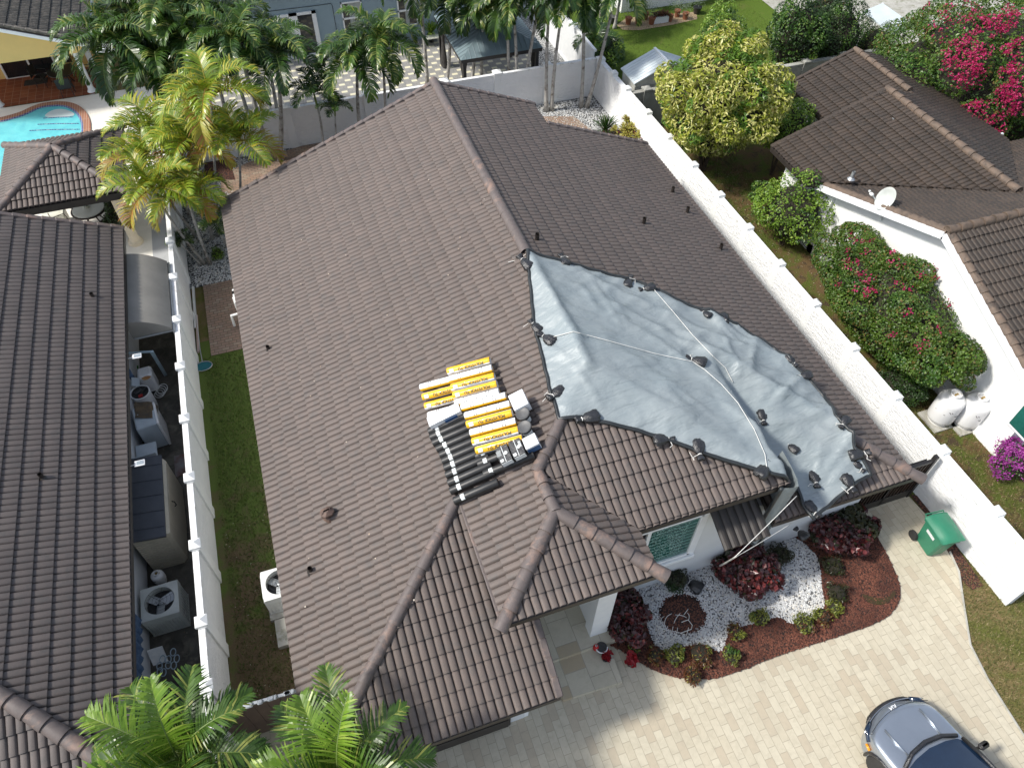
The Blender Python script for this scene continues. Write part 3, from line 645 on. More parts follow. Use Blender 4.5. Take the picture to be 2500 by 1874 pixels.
def scatter_stuff(name, poly, n, s, z, m, flat=.5, edge_only=False, skip=None):
    P = [Vector(p[:2]) for p in poly]; xs = [p.x for p in P]; ys = [p.y for p in P]; mb = MB(); k = 0
    def ins(x, y):
        c = False
        for i in range(len(P)):
            a, b = P[i], P[i-1]
            if (a.y > y) != (b.y > y) and x < (b.x-a.x)*(y-a.y)/(b.y-a.y)+a.x: c = not c
        return c
    vs = []
    while k < n:
        x, y = random.uniform(min(xs), max(xs)), random.uniform(min(ys), max(ys))
        if not ins(x, y) or (skip and skip(x, y)): k += .2; continue
        k += 1; r = s*random.uniform(.6, 1.35); a = random.uniform(0, 6.28); c, sn = math.cos(a)*r, math.sin(a)*r; h = r*flat*random.uniform(.7, 1.3); t = [random.uniform(-.3, .3)*h for _ in range(4)]
        b = random.uniform(.45, .8)
        mb.add([(x+c, y+sn, z), (x-sn*b, y+c*b, z), (x-c, y-sn, z), (x+sn*b, y-c*b, z), (x+c*.4, y+sn*.4, z+h+t[0]), (x-sn*b*.5, y+c*b*.5, z+h+t[1]), (x-c*.4, y-sn*.4, z+h+t[2]), (x+sn*b*.5, y-c*b*.5, z+h+t[3])],
               [(4, 5, 6, 7), (0, 1, 5, 4), (1, 2, 6, 5), (2, 3, 7, 6), (3, 0, 4, 7)])
    o = mb.build(name, m, kind='stuff'); return o
M['peb'] = leafmat('single white pebble', (.80, .80, .79), (.52, .53, .53), (.66, .62, .55), trans=0, rough=.7)
M['chip'] = leafmat('single mulch chip', (.10, .032, .02), (.20, .075, .045), (.05, .02, .014), trans=0, rough=.9)
scatter_stuff('white_pebbles', grav, 9000, .028, .066, M['peb'], .7)
gp = [Vector(p[:2]) for p in grav]
def in_grav(x, y):
    c = False
    for i in range(len(gp)):
        a, b = gp[i], gp[i-1]
        if (a.y > y) != (b.y > y) and x < (b.x-a.x)*(y-a.y)/(b.y-a.y)+a.x: c = not c
    return c
scatter_stuff('mulch_chips', bed, 9000, .035, .06, M['chip'], .5, skip=in_grav)
disc = [at(1664, 1501, 0)+Vector((.62*math.cos(a)*random.uniform(.93, 1.05), .55*math.sin(a)*random.uniform(.93, 1.05), 0)) for a in np.linspace(0, 6.28, 22)[:-1]]
md = MB(); n_ = len(disc); c0 = at(1664, 1501, 0)
md.add([(p.x, p.y, .067) for p in disc]+[(c0.x+(p.x-c0.x)*.7, c0.y+(p.y-c0.y)*.7, .13) for p in disc]+[(c0.x, c0.y, .15)], [(i, (i+1) % n_, n_+(i+1) % n_, n_+i) for i in range(n_)]+[(n_+i, n_+(i+1) % n_, 2*n_) for i in range(n_)])
struct('round_mulch_mound', md, M['mulch'])
hole = smooth_poly(gpx([(2096, 1448), (2130, 1462), (2165, 1462), (2180, 1440), (2186, 1455), (2160, 1478), (2120, 1478)]), 1)
struct('bare_soil_patch', sheet([tuple(p) for p in hole], .078), M['soil'])
scatter_stuff('back_pebbles', [(7.5, 24.5), (14.2, 24.5), (14.2, 29.2), (7.5, 29.2)], 4500, .035, .006, M['peb'], .6)
scatter_stuff('side_pebbles', [(-3.95, 21.75), (-1.7, 21.75), (-1.7, 27), (-3.95, 27)], 3500, .035, .01, M['peb'], .6)
# entry platform and porch
mb = MB(); mb.prism([tuple(p[:2]) for p in (at(1345, 1611), at(1485, 1577), at(1518, 1668), at(1374, 1713))][::-1], 0, .14); struct('entry_step', mb, M['trav_big'])
mb = MB(); mb.b2(2.15, 4.85, 5.55, 9.0, 0, .28); struct('porch_floor', mb, M['trav_big'])
def inside(x, y, P):
    c = False
    for i in range(len(P)):
        a, b = P[i], P[i-1]
        if (a.y > y) != (b.y > y) and x < (b.x-a.x)*(y-a.y)/(b.y-a.y)+a.x: c = not c
    return c
TRV = gpx(trav)
# blades of grass on the lawns nearest the camera
def blades(name, regs, m, h=.06):
    mb = MB()
    for (x0, x1, y0, y1, n) in regs:
        x = np.random.uniform(x0, x1, n); y = np.random.uniform(y0, y1, n)
        ok = np.array([noise.noise(Vector((a*.9, b*.9, 3))) > (-.25 if h < .055 else -.7) and not inside(a, b, TRV) for a, b in zip(x, y)]); x, y = x[ok], y[ok]; n = len(x)
        a = np.random.uniform(0, 6.28, n); hh = h*np.random.uniform(.5, 1.3, n); w_ = .012; lx, ly = np.random.normal(0, .03, n), np.random.normal(0, .03, n)
        b = np.stack([np.stack([x-np.cos(a)*w_, y-np.sin(a)*w_, 0*x], 1), np.stack([x+np.cos(a)*w_, y+np.sin(a)*w_, 0*x], 1), np.stack([x+lx, y+ly, hh], 1)], 1).reshape(-1, 3)
        k = len(mb.v); mb.v.extend(map(tuple, b.tolist())); mb.f.extend(map(tuple, (np.arange(3*n).reshape(n, 3)+k).tolist())); mb.m.extend([0]*n)
    return mb.build(name, m, kind='stuff')
M['blade'] = leafmat('grass blade', (.07, .13, .015), (.13, .19, .03), (.2, .18, .07), p3=.8, rough=.6)
M['blade_d'] = leafmat('dry grass blade', (.14, .16, .04), (.2, .2, .07), (.3, .24, .12), p3=.65, rough=.7)
blades('lawn_grass', [(-3.95, -1.7, 6.5, 18.2, 16000), (14.6, 18, 17, 26, 9000), (15, 26, 27, 38, 22000)], M['blade'])
blades('dry_grass', [(12.2, 17, -.5, 4.6, 26000), (14.6, 17.5, 4, 11, 12000)], M['blade_d'])
def litter(name, regs, m, s=.04):
    mb = MB()
    for (x0, x1, y0, y1, n) in regs:
        p = np.stack([np.random.uniform(x0, x1, n), np.random.uniform(y0, y1, n), np.full(n, .03)], 1)
        put_leaves(mb, leaf_arrays(n, p, np.tile([0, 0, 1.], (n, 1)), s, .5, .25))
    return mb.build(name, m, kind='stuff')
M['litter'] = leafmat('fallen leaf', (.22, .15, .07), (.12, .07, .035), (.45, .40, .28), p3=.8, trans=0, rough=.8)
litter('leaf_litter', [(14.7, 17.6, 9.5, 22, 2600), (-3.9, -1.8, 6.4, 12, 500), (-5.1, -4.3, 6, 20, 60)], M['litter'])
# ================================================================ MAIN HOUSE
K = .3916
S = 'Brown-grey barrel-tiled single-storey house with a blue tarpaulin over its front hip'
H = thing('tile_roofed_house', (5.2, 12, 0), 'white single-storey house under the big brown-grey tile roof in the middle of the photo', 'house')
Wg, Wp = (K, 0), (5.2, 0, 5.63); Eg = (-K, 0)
faces = [([(-2.32, 4.08), (1.75, 8.15), (1.75, 22.4), (-2.32, 22.4)], Wp, Wg), ([(1.75, 5.2), (3.4, 6.85), (3.4, 22.4), (1.75, 22.4)], Wp, Wg), ([(3.4, 7.86), (5.2, 9.66), (5.2, 22.4), (3.4, 22.4)], Wp, Wg),
         ([(5.2, 9.66), (8.66, 6.2), (8.66, 22.4), (5.2, 22.4)], Wp, Eg), ([(8.66, 10.04), (12.62, 6.08), (12.62, 21.1), (8.66, 21.1)], Wp, Eg),
         ([(3.4, 7.86), (5.05, 6.2), (8.66, 6.2), (5.2, 9.66)], (5.2, 9.66, 5.63), (0, K)), ([(1.75, 5.2), (5.05, 5.2), (3.4, 6.85)], (3.4, 5.2, 4.28), (0, K)),
         ([(5.05, 5.2), (5.05, 6.2), (3.4, 7.86), (3.4, 6.85)], (3.4, 7, 4.926), (-K, 0)), ([(-2.32, 4.08), (2.6, 4.08), (2.6, 8.15), (1.75, 8.15)], (0, 4.1, 2.7), (0, K)),
         ([(8.66, 10.04), (8.66, 6.08), (12.62, 6.08)], (10, 6.1, 2.73), (0, K))]
for poly, p0, g in faces: tile_face(H, poly, p0, g, M['tile'])
def inpoly(x, y, P):
    c = False
    for i in range(len(P)):
        a, b = P[i], P[i-1]
        if (a[1] > y) != (b[1] > y) and x < (b[0]-a[0])*(y-a[1])/(b[1]-a[1])+a[0]: c = not c
    return c
def zroof(x, y):
    z = 0
    for P, p0, g in faces:
        if inpoly(x, y, P): z = max(z, p0[2]+g[0]*(x-p0[0])+g[1]*(y-p0[1]))
    return z
def roof_hit(u, v):
    d = ray(u, v); t = (7-CH)/d[2]
    while True:
        x, y, z = d[0]*t, d[1]*t, CH+d[2]*t
        if z <= zroof(x, y) or z < 0: return Vector((x, y, max(z, 0)))
        t += .02/abs(d[2])*.5
cp = lambda a, b, **k: caps(H, a, b, M['cap'], **k)
cp((5.2, 13.6, 5.63), (5.2, 22.45, 5.63), r=.15, smooth_run=True, name='ridge')
cp((1.75, 8.15, 4.28), (-2.3, 4.1, 2.7), name='hip_caps'); cp((4.25, 8.71, 5.26), (3.4, 7.86, 4.926), name='hip_caps')
cp((3.4, 7.86, 4.926), (3.4, 6.85, 4.926), name='ridge_caps'); cp((3.4, 6.85, 4.926), (1.72, 5.17, 4.28), name='hip_caps', r=.14); cp((3.4, 6.85, 4.926), (5.1, 5.15, 4.27), name='hip_caps', r=.14)
cp((11.0, 7.7, 3.37), (12.68, 6.02, 2.71), name='hip_caps', r=.14)
rake(H, (-2.3, 22.42, 2.7), (5.15, 22.42, 5.62), M['cap'], (0, 1, 0)); rake(H, (8.7, 22.42, 4.26), (5.25, 22.42, 5.62), M['cap'], (0, 1, 0)); rake(H, (12.6, 21.12, 2.75), (8.66, 21.12, 4.28), M['cap'], (0, 1, 0))
rake(H, (2.62, 4.1, 2.7), (2.62, 8.0, 4.23), M['cap'], (1, 0, 0)); rake(H, (1.74, 5.2, 4.27), (1.74, 8.1, 4.28), M['cap'], (-1, 0, 0), h=.05, wd=.1)
mb = MB(); mb.prism([(-1.75, 4.65), (2.1, 4.65), (2.1, 7), (12.1, 7), (12.1, 21.9), (-1.75, 21.9)], 0, 2.62); mb.b2(8.2, 12.1, 6.62, 7, 0, 2.7); mb.b2(4.85, 8.25, 6.62, 9.6, 0, 4.14); mb.b2(8.15, 8.25, 6.7, 9.8, 2.5, 4.1)
mb.build('wall', M['house_wall'], H)
mb = MB(); mb.b2(2.08, 2.2, 4.66, 5.2, 0, 2.6); mb.b2(4.18, 4.62, 5.8, 6.1, .0, 4.15); mb.b2(4.24, 4.62, 6.1, 9.2, 0, 4.15); mb.b2(2.2, 4.3, 8.9, 9.1, 0, 4.2); mb.b2(4.14, 4.66, 5.76, 6.14, 0, .12); mb.b2(2.4, 4.9, 5.7, 8.9, 4.12, 4.2)
mb.build('entry_column', M['white_paint'], H)
mb = MB(); mb.b2(-2.2, 2.05, 4.2, 4.66, 2.35, 2.56); mb.build('garage_header', M['dark_trim'], H)
mb = MB(); mb.b2(-1.3, 1.75, 4.60, 4.645, .0, 2.2)
for i in range(4): mb.b2(-1.25, 1.7, 4.57, 4.6, .06+i*.54, .54+i*.54, bev=.012)
mb.build('garage_door', M['dark_trim'], H)
# window of the front room
wz0, wz1, wx0, wx1 = 1.38, 3.3, 4.6, 7.0
wf = MB(); 
for a, b, c, d_ in ((wx0, wx1, wz1-.07, wz1), (wx0, wx1, wz0, wz0+.07), (wx0, wx0+.07, wz0, wz1), (wx1-.07, wx1, wz0, wz1)): wf.b2(a, b, 6.555, 6.66, c, d_, bev=.006)
mx = 5.66
wf.b2(mx-.045, mx+.045, 6.56, 6.65, wz0, wz1); wf.b2(wx0-.1, wx1+.14, 6.50, 6.62, wz0-.14, wz0-.02, bev=.01); wf.b2(wx1+.003, wx1+.14, 6.57, 6.62, wz0-.02, wz1+.12); wf.b2(wx0-.1, wx1+.14, 6.571, 6.62, wz1+.002, wz1+.12)
win = wf.build('window_frame', M['white_paint'], H)
pn = MB(); pn.b2(wx0+.06, mx-.04, 6.60, 6.612, wz0+.05, wz1-.05); pn.build('pane', M['glass_dark'], win)
pn = MB(); pn.b2(mx+.04, wx1-.06, 6.60, 6.612, wz0+.05, wz1-.05); pn.build('pane', M['glass_green'], win)
cu = MB(); st = np.random.RandomState(3)
for i in range(520):
    x = st.uniform(mx+.1, wx1-.3-.0); z = st.uniform(wz0+.2, wz1-.1); a = st.uniform(0, 3.14); l = st.uniform(.02, .05)
    cu.box((x, 6.596, z), (l, .004, .008), T=Matrix.Rotation(a, 3, 'Y'))
for i in range(11): cu.b2(mx+.06, wx1-.08, 6.594, 6.597, wz0+.12+i*.16, wz0+.13+i*.16)
cu.build('lace_curtain', M['lace'], win)
# dark awning shutter under the eave right of the window
aw = MB(); A0 = at_y(1812, 1236, 6.1); 
ax0, ax1, ay0, ay1, az0, az1 = 7.1, 8.26, 5.72, 6.6, 3.05, 3.42
for i in range(25):
    x = ax0+(ax1-ax0)*i/24; h0 = .035*abs(math.sin(i*math.pi/3))
for i in range(24):
    xa, xb = ax0+(ax1-ax0)*i/24, ax0+(ax1-ax0)*(i+1)/24; ha, hb = .05*abs(math.sin(i*math.pi/4)), .05*abs(math.sin((i+1)*math.pi/4))
    aw.add([(xa, ay0, az0+ha), (xb, ay0, az0+hb), (xb, ay1, az1+hb), (xa, ay1, az1+ha), (xa, ay0, az0+ha-.05), (xb, ay0, az0+hb-.05), (xb, ay1, az1-.05), (xa, ay1, az1-.05)], [(0, 1, 2, 3), (0, 4, 5, 1), (4, 7, 6, 5), (3, 2, 6, 7), (0, 3, 7, 4), (1, 5, 6, 2)])
aw.build('tiled_awning', M['dark_trim'], H)
for (u, v) in ((1311, 590), (1571, 549), (1677, 522), (1641, 473), (1758, 612)): pipe_vent(H, roof_hit(u, v), .26, .055)
for (u, v) in ((657, 857), (760, 1396)): pipe_vent(H, roof_hit(u, v), .2, .05)
hv = roof_hit(805, 1262); mb = MB(); mb.lathe(hv, [(.16, 0), (.12, .1), (.10, .12)], 14); mb.box(hv+Vector((-.02, 0, .22)), (.30, .24, .2), rz=.2, bev=.07); mb.build('roof_exhaust_hood', mat('rusty brown metal', (.16, .10, .075), (.08, .055, .045), rough=.6, scale=12), H)
# ================================================================ LEFT NEIGHBOUR
L = thing('neighbour_house', (-9, 13, 0), 'long grey-brown tiled house filling the left edge beside the alley', 'house')
kl = .42
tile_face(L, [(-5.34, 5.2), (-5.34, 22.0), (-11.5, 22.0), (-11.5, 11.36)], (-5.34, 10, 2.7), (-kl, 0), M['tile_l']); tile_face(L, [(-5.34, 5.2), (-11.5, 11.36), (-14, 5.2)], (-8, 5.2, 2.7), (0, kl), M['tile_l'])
caps(L, (-11.5, 11.36, 5.29), (-5.3, 5.16, 2.68), M['cap'], r=.15, name='hip_caps', seg=.42); rake(L, (-5.34, 22.03, 2.7), (-11.5, 22.03, 5.28), M['cap'], (0, 1, 0))
mb = MB(); mb.b2(-14, -5.9, 5.7, 21.6, 0, 2.6); mb.build('wall', M['house_wall'], L)
def onL(u, v):
    d = ray(u, v); n = np.array([kl, 0, 1]); p = np.array([-5.34, 0, 2.7]); c = np.array([0, 0, CH]); t = n.dot(p-c)/n.dot(d); return Vector(c+d*t)
for (u, v) in ((229, 728), (106, 1168)): pipe_vent(L, onL(u, v), .2, .05)
# ================================================================ RIGHT NEIGHBOUR
Q = thing('brown_roofed_house', (21, 13, 0), 'white house with weathered dark brown tile roofs at the right edge', 'house')
tr = M['tile_r']
tile_face(Q, [(16.88, 19.62), (21.23, 19.62), (21.23, 13.1), (16.88, 17.3)], (21.23, 15, 4.18), (.341, 0), tr); tile_face(Q, [(19.76, 23.23), (22.61, 23.23), (22.61, 19.6), (19.76, 19.6)], (19.76, 20, 2.7), (.361, 0), tr)
tile_face(Q, [(21.23, 13.1), (22.61, 14.47), (22.61, 19.6), (21.23, 19.6)], (21.23, 15, 4.18), (-.341, 0), tr); tile_face(Q, [(22.61, 14.47), (25.3, 17.1), (25.3, 23.2), (22.61, 23.2)], (21.23, 15, 4.18), (-.341, 0), tr)
tile_face(Q, [(17.3, 17.15), (17.3, 11.89), (21.23, 11.89), (21.23, 13.15)], (18, 11.89, 4.6), (0, -.365), tr); tile_face(Q, [(21.23, 11.89), (31, 11.89), (31, 17.1), (25.3, 17.1), (21.23, 13.1)], (18, 11.89, 4.6), (0, -.365), tr)
tile_face(Q, [(17.3, 11.89), (17.3, 6.7), (31, 6.7), (31, 11.89)], (18, 11.89, 4.6), (0, .36), tr)
cr = M['cap_r']
caps(Q, (21.23, 19.65, 4.18), (21.23, 13.2, 4.18), cr, r=.13, name='ridge_caps'); caps(Q, (22.61, 23.25, 3.73), (22.61, 19.9, 3.73), cr, r=.12, name='ridge_caps'); caps(Q, (31, 11.89, 4.6), (17.3, 11.89, 4.6), cr, r=.13, name='ridge_caps')
caps(Q, (17.36, 11.9, 4.56), (17.36, 17.15, 2.66), cr, r=.13, name='rake_caps', seg=.33, lift=-.01); caps(Q, (17.36, 11.88, 4.56), (17.36, 6.7, 2.7), cr, r=.13, name='rake_caps', seg=.33, lift=-.01)
rake(Q, (16.9, 19.64, 2.68), (21.2, 19.64, 4.16), M['tile_r'], (0, 1, 0)); rake(Q, (19.76, 23.25, 2.7), (22.6, 23.25, 3.72), M['tile_r'], (0, 1, 0))
mb = MB(); mb.b2(17.62, 30, 7.1, 16.7, 0, 2.6); mb.b2(17.5, 24.8, 16.5, 19.2, 0, 2.55); mb.b2(20.2, 24.8, 19, 22.9, 0, 2.5)
mb.add([(17.62, 7.1, 2.6), (17.62, 16.7, 2.6), (17.62, 11.89, 4.4), (17.9, 7.1, 2.6), (17.9, 16.7, 2.6), (17.9, 11.89, 4.4)], [(0, 2, 1), (3, 4, 5), (0, 3, 5, 2), (2, 5, 4, 1)]); mb.b2(17.5, 17.62, 6.9, 16.8, .0, .35)
mb.build('wall', M['white'], Q)
mb = MB()
for y1, z1 in ((17.2, 2.56), (6.6, 2.56)):
    a, b = Vector((17.22, 11.89, 4.47)), Vector((17.22, y1, z1)); d = (b-a); T = Matrix((Vector((1, 0, 0)), d.normalized(), Vector((1, 0, 0)).cross(d.normalized()))).transposed(); mb.box((a+b)/2, (.05, d.length, .22), T=T)
mb.build('fascia', M['white_paint'], Q)
wq = at_x(2466, 1022, 17.6); mb = MB(); mb.b2(17.5, 17.64, wq.y-1.3, wq.y, wq.z-.1, wq.z+1.15); wn2 = mb.build('window_frame', M['white_paint'], Q)
mb = MB(); mb.b2(17.47, 17.5, wq.y-1.2, wq.y-.1, wq.z, wq.z+1.05); mb.build('pane', M['glass_green'], wn2)
def onQ(u, v, z): return at(u, v, z)
for (u, v, z) in ((2175, 305, 3.72), (2078, 437, 3.32)): pipe_vent(Q, at(u, v, z), .28, .06, M['galv'])
mb = MB(); mb.tube([at(2408, 316, 2.75), at(2424, 331, 2.75), at(2448, 327, 2.75)], .05, 6); mb.build('gutter_piece', M['white_paint'], Q)
# ================================================================ YELLOW HOUSE
Y = thing('yellow_house', (-10, 38, 0), 'yellow stuccoed house with a covered terracotta patio in the top left corner', 'house')
c1 = at(216, 106, 2.7); ye, yy = c1.x, c1.y; ky = .37
tile_face(Y, [(ye, yy), (ye, yy+14), (ye-8, yy+14), (ye-8, yy)], (ye, yy, 2.75), (-ky, 0), M['tile_y']); rake(Y, (ye, yy-.02, 2.75), (ye-8, yy-.02, 2.75+8*ky), M['cap_y'], (0, -1, 0))
mb = MB(); mb.add([(ye-8, yy+.16, 2.3), (ye-.5, yy+.16, 2.3), (ye-.1, yy+.16, 2.58), (ye-8, yy+.16, 2.58+8*ky), (ye-8, yy+.4, 2.3), (ye-.5, yy+.4, 2.3), (ye-.1, yy+.4, 2.58), (ye-8, yy+.4, 2.58+8*ky)], [(0, 1, 2, 3), (7, 6, 5, 4), (0, 4, 5, 1), (1, 5, 6, 2), (3, 2, 6, 7)])
mb.b2(ye-8, ye-.45, 39.0, 39.2, 0, 2.7); mb.b2(ye-.6, ye-.45, 39.2, yy+14, 0, 2.7); mb.b2(ye-8, ye-.4, yy+.4, 39, 2.42, 2.5); mb.build('wall', M['yellow_wall'], Y)
mb = MB(); a, b = Vector((ye+.05, yy+.0, 2.6)), Vector((ye-8, yy, 2.6+8*ky)); d = b-a; T = Matrix((d.normalized(), Vector((0, 1, 0)), d.normalized().cross(Vector((0, 1, 0))))).transposed(); mb.box((a+b)/2+Vector((0, .0, -.03)), (d.length, .1, .14), T=T); mb.b2(ye, ye+.06, yy, yy+14, 2.5, 2.66); mb.build('fascia', M['white_paint'], Y)
for (bx, by) in ((-7.5, 36.62), (-7.35, 38.3), (-11.35, 36.55)):
    mb = MB(); mb.lathe((bx, by, 0), [(.2, 0), (.2, .08), (.17, .1), (.15, .16), (.13, .2), (.12, 2.2), (.16, 2.28), (.2, 2.3), (.2, 2.42)], 18); mb.build('column', M['white_paint'], Y, auto=True)
fr = MB(); sx0, sx1 = -11.25, -8.95
for a, b, c, d_ in ((sx0, sx1, 0, .08), (sx0, sx1, 2.05, 2.12), (sx0, sx0+.08, 0, 2.12), (sx1-.08, sx1, 0, 2.12), (-10.1, -10.02, 0, 2.12)): fr.b2(a, b, 38.9, 39.01, c, d_)
fo = fr.build('sliding_door', M['white_paint'], Y); mb = MB(); mb.b2(sx0+.05, -10.08, 38.95, 38.965, .06, 2.06); mb.b2(-10.04, sx1-.06, 38.95, 38.965, .06, 2.06); mb.build('pane', M['glass_dark'], fo)
mb = MB(); mb.b2(-8.1, -8.02, 38.97, 39, 1.0, 1.12); mb.build('outlet_cover', M['white_paint'], Y)
struct('patio_terracotta', rect(-16, -7.35, 36.35, 39, .06), M['terracotta']); struct('pool_deck', rect(-18, -4.3, 23.5, 36.35, .03), M['pool_deck'])
struct('side_walk_grey', rect(-5.3, -4.25, 20.9, 28.6, .036), M['grey_floor'])
# ================================================================ BLUE HOUSE
B = thing('blue_house', (4, 40, 0), 'blue-grey stuccoed house with white french doors and two sash windows at the top', 'house')
mb = MB(); mb.b2(-2.2, 12.2, 36.95, 46, 0, 3.3); mb.build('wall', M['blue_wall'], B)
mb = MB(); mb.b2(-2.6, 12.6, 36.4, 46.4, 3.3, 3.45); mb.build('roof', M['white_paint'], B)
fr = MB(); dx0, dx1 = .98, 3.12; yw = 36.95
for a, b, c, d_ in ((dx0, dx1, 2.0, 2.12), (dx0, dx1, 0, .16), (dx0, dx0+.22, 0, 2.12), (dx1-.2, dx1, 0, 2.12), (1.86, 2.24, 0, 2.12)): fr.b2(a, b, yw-.07, yw+.01, c, d_)
fo = fr.build('french_doors', M['white_paint'], B); mb = MB(); mb.b2(2.2, 2.95, yw-.04, yw-.03, .15, 2.02); mb.build('pane', M['glass_dark'], fo); mb = MB(); mb.b2(1.18, 1.9, yw-.04, yw-.03, .15, 2.02); mb.build('pane', M['curtain'], fo)
for (x0, x1, z0, z1) in ((4.32, 5.32, .8, 2.3), (7.02, 7.98, .8, 2.3)):
    fr = MB()
    for a, b, c, d_ in ((x0, x1, z1-.06, z1), (x0, x1, z0, z0+.06), (x0, x0+.06, z0, z1), (x1-.06, x1, z0, z1), (x0, x1, (z0+z1)/2-.04, (z0+z1)/2+.04)): fr.b2(a, b, yw-.06, yw+.01, c, d_)
    fo = fr.build('window_frame', M['white_paint'], B); mb = MB(); mb.b2(x0+.05, x1-.05, yw-.02, yw-.012, z0+.05, z1-.05); mb.build('pane', M['glass_dark'], fo)
    mb = MB(); mb.b2(x0+.36, x1-.42, yw-.024, yw-.021, z0+.05, z1-.05); mb.b2(x0+.36, x1-.05, yw-.026, yw-.024, z0+.8, z1-.05); mb.build('curtain', M['curtain'], fo)
mb = MB(); mb.tube([(.2, yw-.02, 2.35), (3.2, yw-.02, 2.32), (3.9, yw-.02, 2.32), (3.95, yw-.02, 2.2), (3.95, yw-.02, .2)], .012, 5); mb.box((.45, yw-.05, 2.05), (.15, .1, .1)); mb.build('cable_conduit', M['dark_metal'], B)
struct('patio_pavers', rect(-4.1, 12.75, 29.5, 36.95, .02), M['patio']); struct('fence_gravel_strip', rect(12.75, 14.2, 29.5, 40, .024), M['gravel_g'])
# white walled house at the top with dark window screens
T_ = thing('screened_patio_house', (22, 38.5, 0), 'white low-walled patio room with black screens behind the flower pots', 'house')
mb = MB(); p0 = at(1545, 27, 0); mb.b2(18.95, 28, 36.6, 36.8, 0, .75); mb.b2(18.95, 19.15, 36.8, 41, 0, 2.8); mb.build('wall', M['white'], T_)
mb = MB(); mb.b2(19, 28, 36.75, 36.85, .75, 2.7); mb.build('screen', M['glass_dark'], T_)
mb = MB()
for x in (19.05, 21.0, 22.9, 24.8): mb.b2(x-.05, x+.05, 36.62, 36.74, .75, 2.75)
mb.build('screen_post', M['white_paint'], T_); mb = MB(); mb.b2(18.7, 28.2, 36.3, 42, 2.75, 2.9); mb.build('roof', M['white_paint'], T_)
mb = MB(); mb.b2(14.4, 17.6, 33.8, 36.2, 0, .012); struct('far_garden_path', mb, M['concrete'])
struct('plant_bed_chips', sheet([tuple(p[:2]) for p in gpx([(1505, 62), (1530, 45), (1700, 30), (1702, 48), (1640, 62), (1560, 75), (1520, 74)])], .02), mat('pale wood chips', (.42, .32, .20), (.3, .22, .14), scale=20, bs=.8))
# ================================================================ BOUNDARY WALLS
def wall_thing(name, label, y0, y1, x, th, h, side, posts, horizontal=False, mt=None, cap=True, cs=.36):
    """a masonry wall with coping, posts and pyramidal caps; side = face that carries the pilasters"""
    mt = mt or M['rough_wall']; f = (lambda a, b: (b, a)) if horizontal else (lambda a, b: (a, b))
    root = thing(name, (*f(x, (y0+y1)/2), 0), label, 'wall')
    def bx(mb, a0, a1, b0, b1, z0, z1, bev=0):
        if horizontal: mb.b2(b0, b1, a0, a1, z0, z1, bev=bev)
        else: mb.b2(a0, a1, b0, b1, z0, z1, bev=bev)
    mb = MB(); bx(mb, x-th/2, x+th/2, y0, y1, 0, h-.05); mb.build('panel', mt, root)
    mb = MB(); bx(mb, x-th/2-.012, x+th/2+.012, y0-.01, y1+.01, h-.05, h+.03, .008); mb.build('coping', M['coping'] if mt is M['rough_wall'] else mt, root)
    for py in posts:
        mb = MB(); o = side*.02; bx(mb, x+o-th/2-.025, x+o+th/2+.025, py-.15, py+.15, 0, h+.06)
        c = (*f(x+side*.0, py), 0); q = cs/2
        cx, cy = f(x+o, py); z = h+.06
        mb.add([(cx-q, cy-q, z), (cx+q, cy-q, z), (cx+q, cy+q, z), (cx-q, cy+q, z), (cx-q, cy-q, z+.07), (cx+q, cy-q, z+.07), (cx+q, cy+q, z+.07), (cx-q, cy+q, z+.07), (cx, cy, z+.17)], [(3, 2, 1, 0), (0, 1, 5, 4), (1, 2, 6, 5), (2, 3, 7, 6), (3, 0, 4, 7), (4, 5, 8), (5, 6, 8), (6, 7, 8), (7, 4, 8)])
        mb.build('post', M['white'] if mt is M['rough_wall'] else mt, root)
    return root
lp = [at(u, v, 1.9).y for u, v in ((413, 584), (424, 672), (432, 776), (440, 890), (449, 1018), (461, 1162), (474, 1326), (493, 1513))]+[24.6, 27, 29.2, 6.9-.0]
wall_thing('boundary_wall', 'long white boundary wall between the alley and the lawn strip on the left', 4.9, 29.2, -4.22, .13, 1.76, 1, lp, cs=.27)
rp = [at(u, v, 1.9).y for u, v in ((1460, 142), (1488, 177), (1520, 215), (1573, 272), (1626, 332), (1686, 400), (1751, 473), (1819, 553), (1898, 641), (1987, 738), (2080, 846), (2186, 964), (2300, 1097), (2430, 1248))]
wall_thing('boundary_wall', 'long sunlit white boundary wall right of the tiled roof', 3.25, 29.4, 14.48, .2, 1.76, 1, rp, cs=.27).rotation_euler.z = .0106
wall_thing('boundary_wall', 'shaded white wall behind the row of slender palms', -4.2, 14.2, 29.35, .13, 1.74, -1, [-2.2, .6, 3.9, 7.25, 9.6, 11.9], True)
wall_thing('garden_wall', 'grey weathered wall with white caps behind the variegated tree', 14.6, 27, 26.2, .2, 1.7, -1, [15.2, 18.4, 21.6, 23.0, 25], True, M['wall_soil'])
F_ = thing('vinyl_fence', (14.3, 35, 0), 'white ribbed vinyl fence running back from the wall corner', 'fence'); mb = MB()
for i in range(int(10.5/.15)): mb.b2(14.2, 14.27, 29.6+i*.15, 29.74+i*.15, 0.05, 1.95, bev=.01)
mb.b2(14.17, 14.30, 29.5, 40, 1.95, 2.05); mb.b2(14.17, 14.30, 29.5, 40, .02, .12); mb.build('slat_panel', M['white_paint'], F_)
for yy_ in (32, 34.5, 37, 39.5): mb = MB(); mb.b2(14.28, 14.42, yy_-.07, yy_+.07, 0, 2.1); mb.build('post', M['white_paint'], F_)
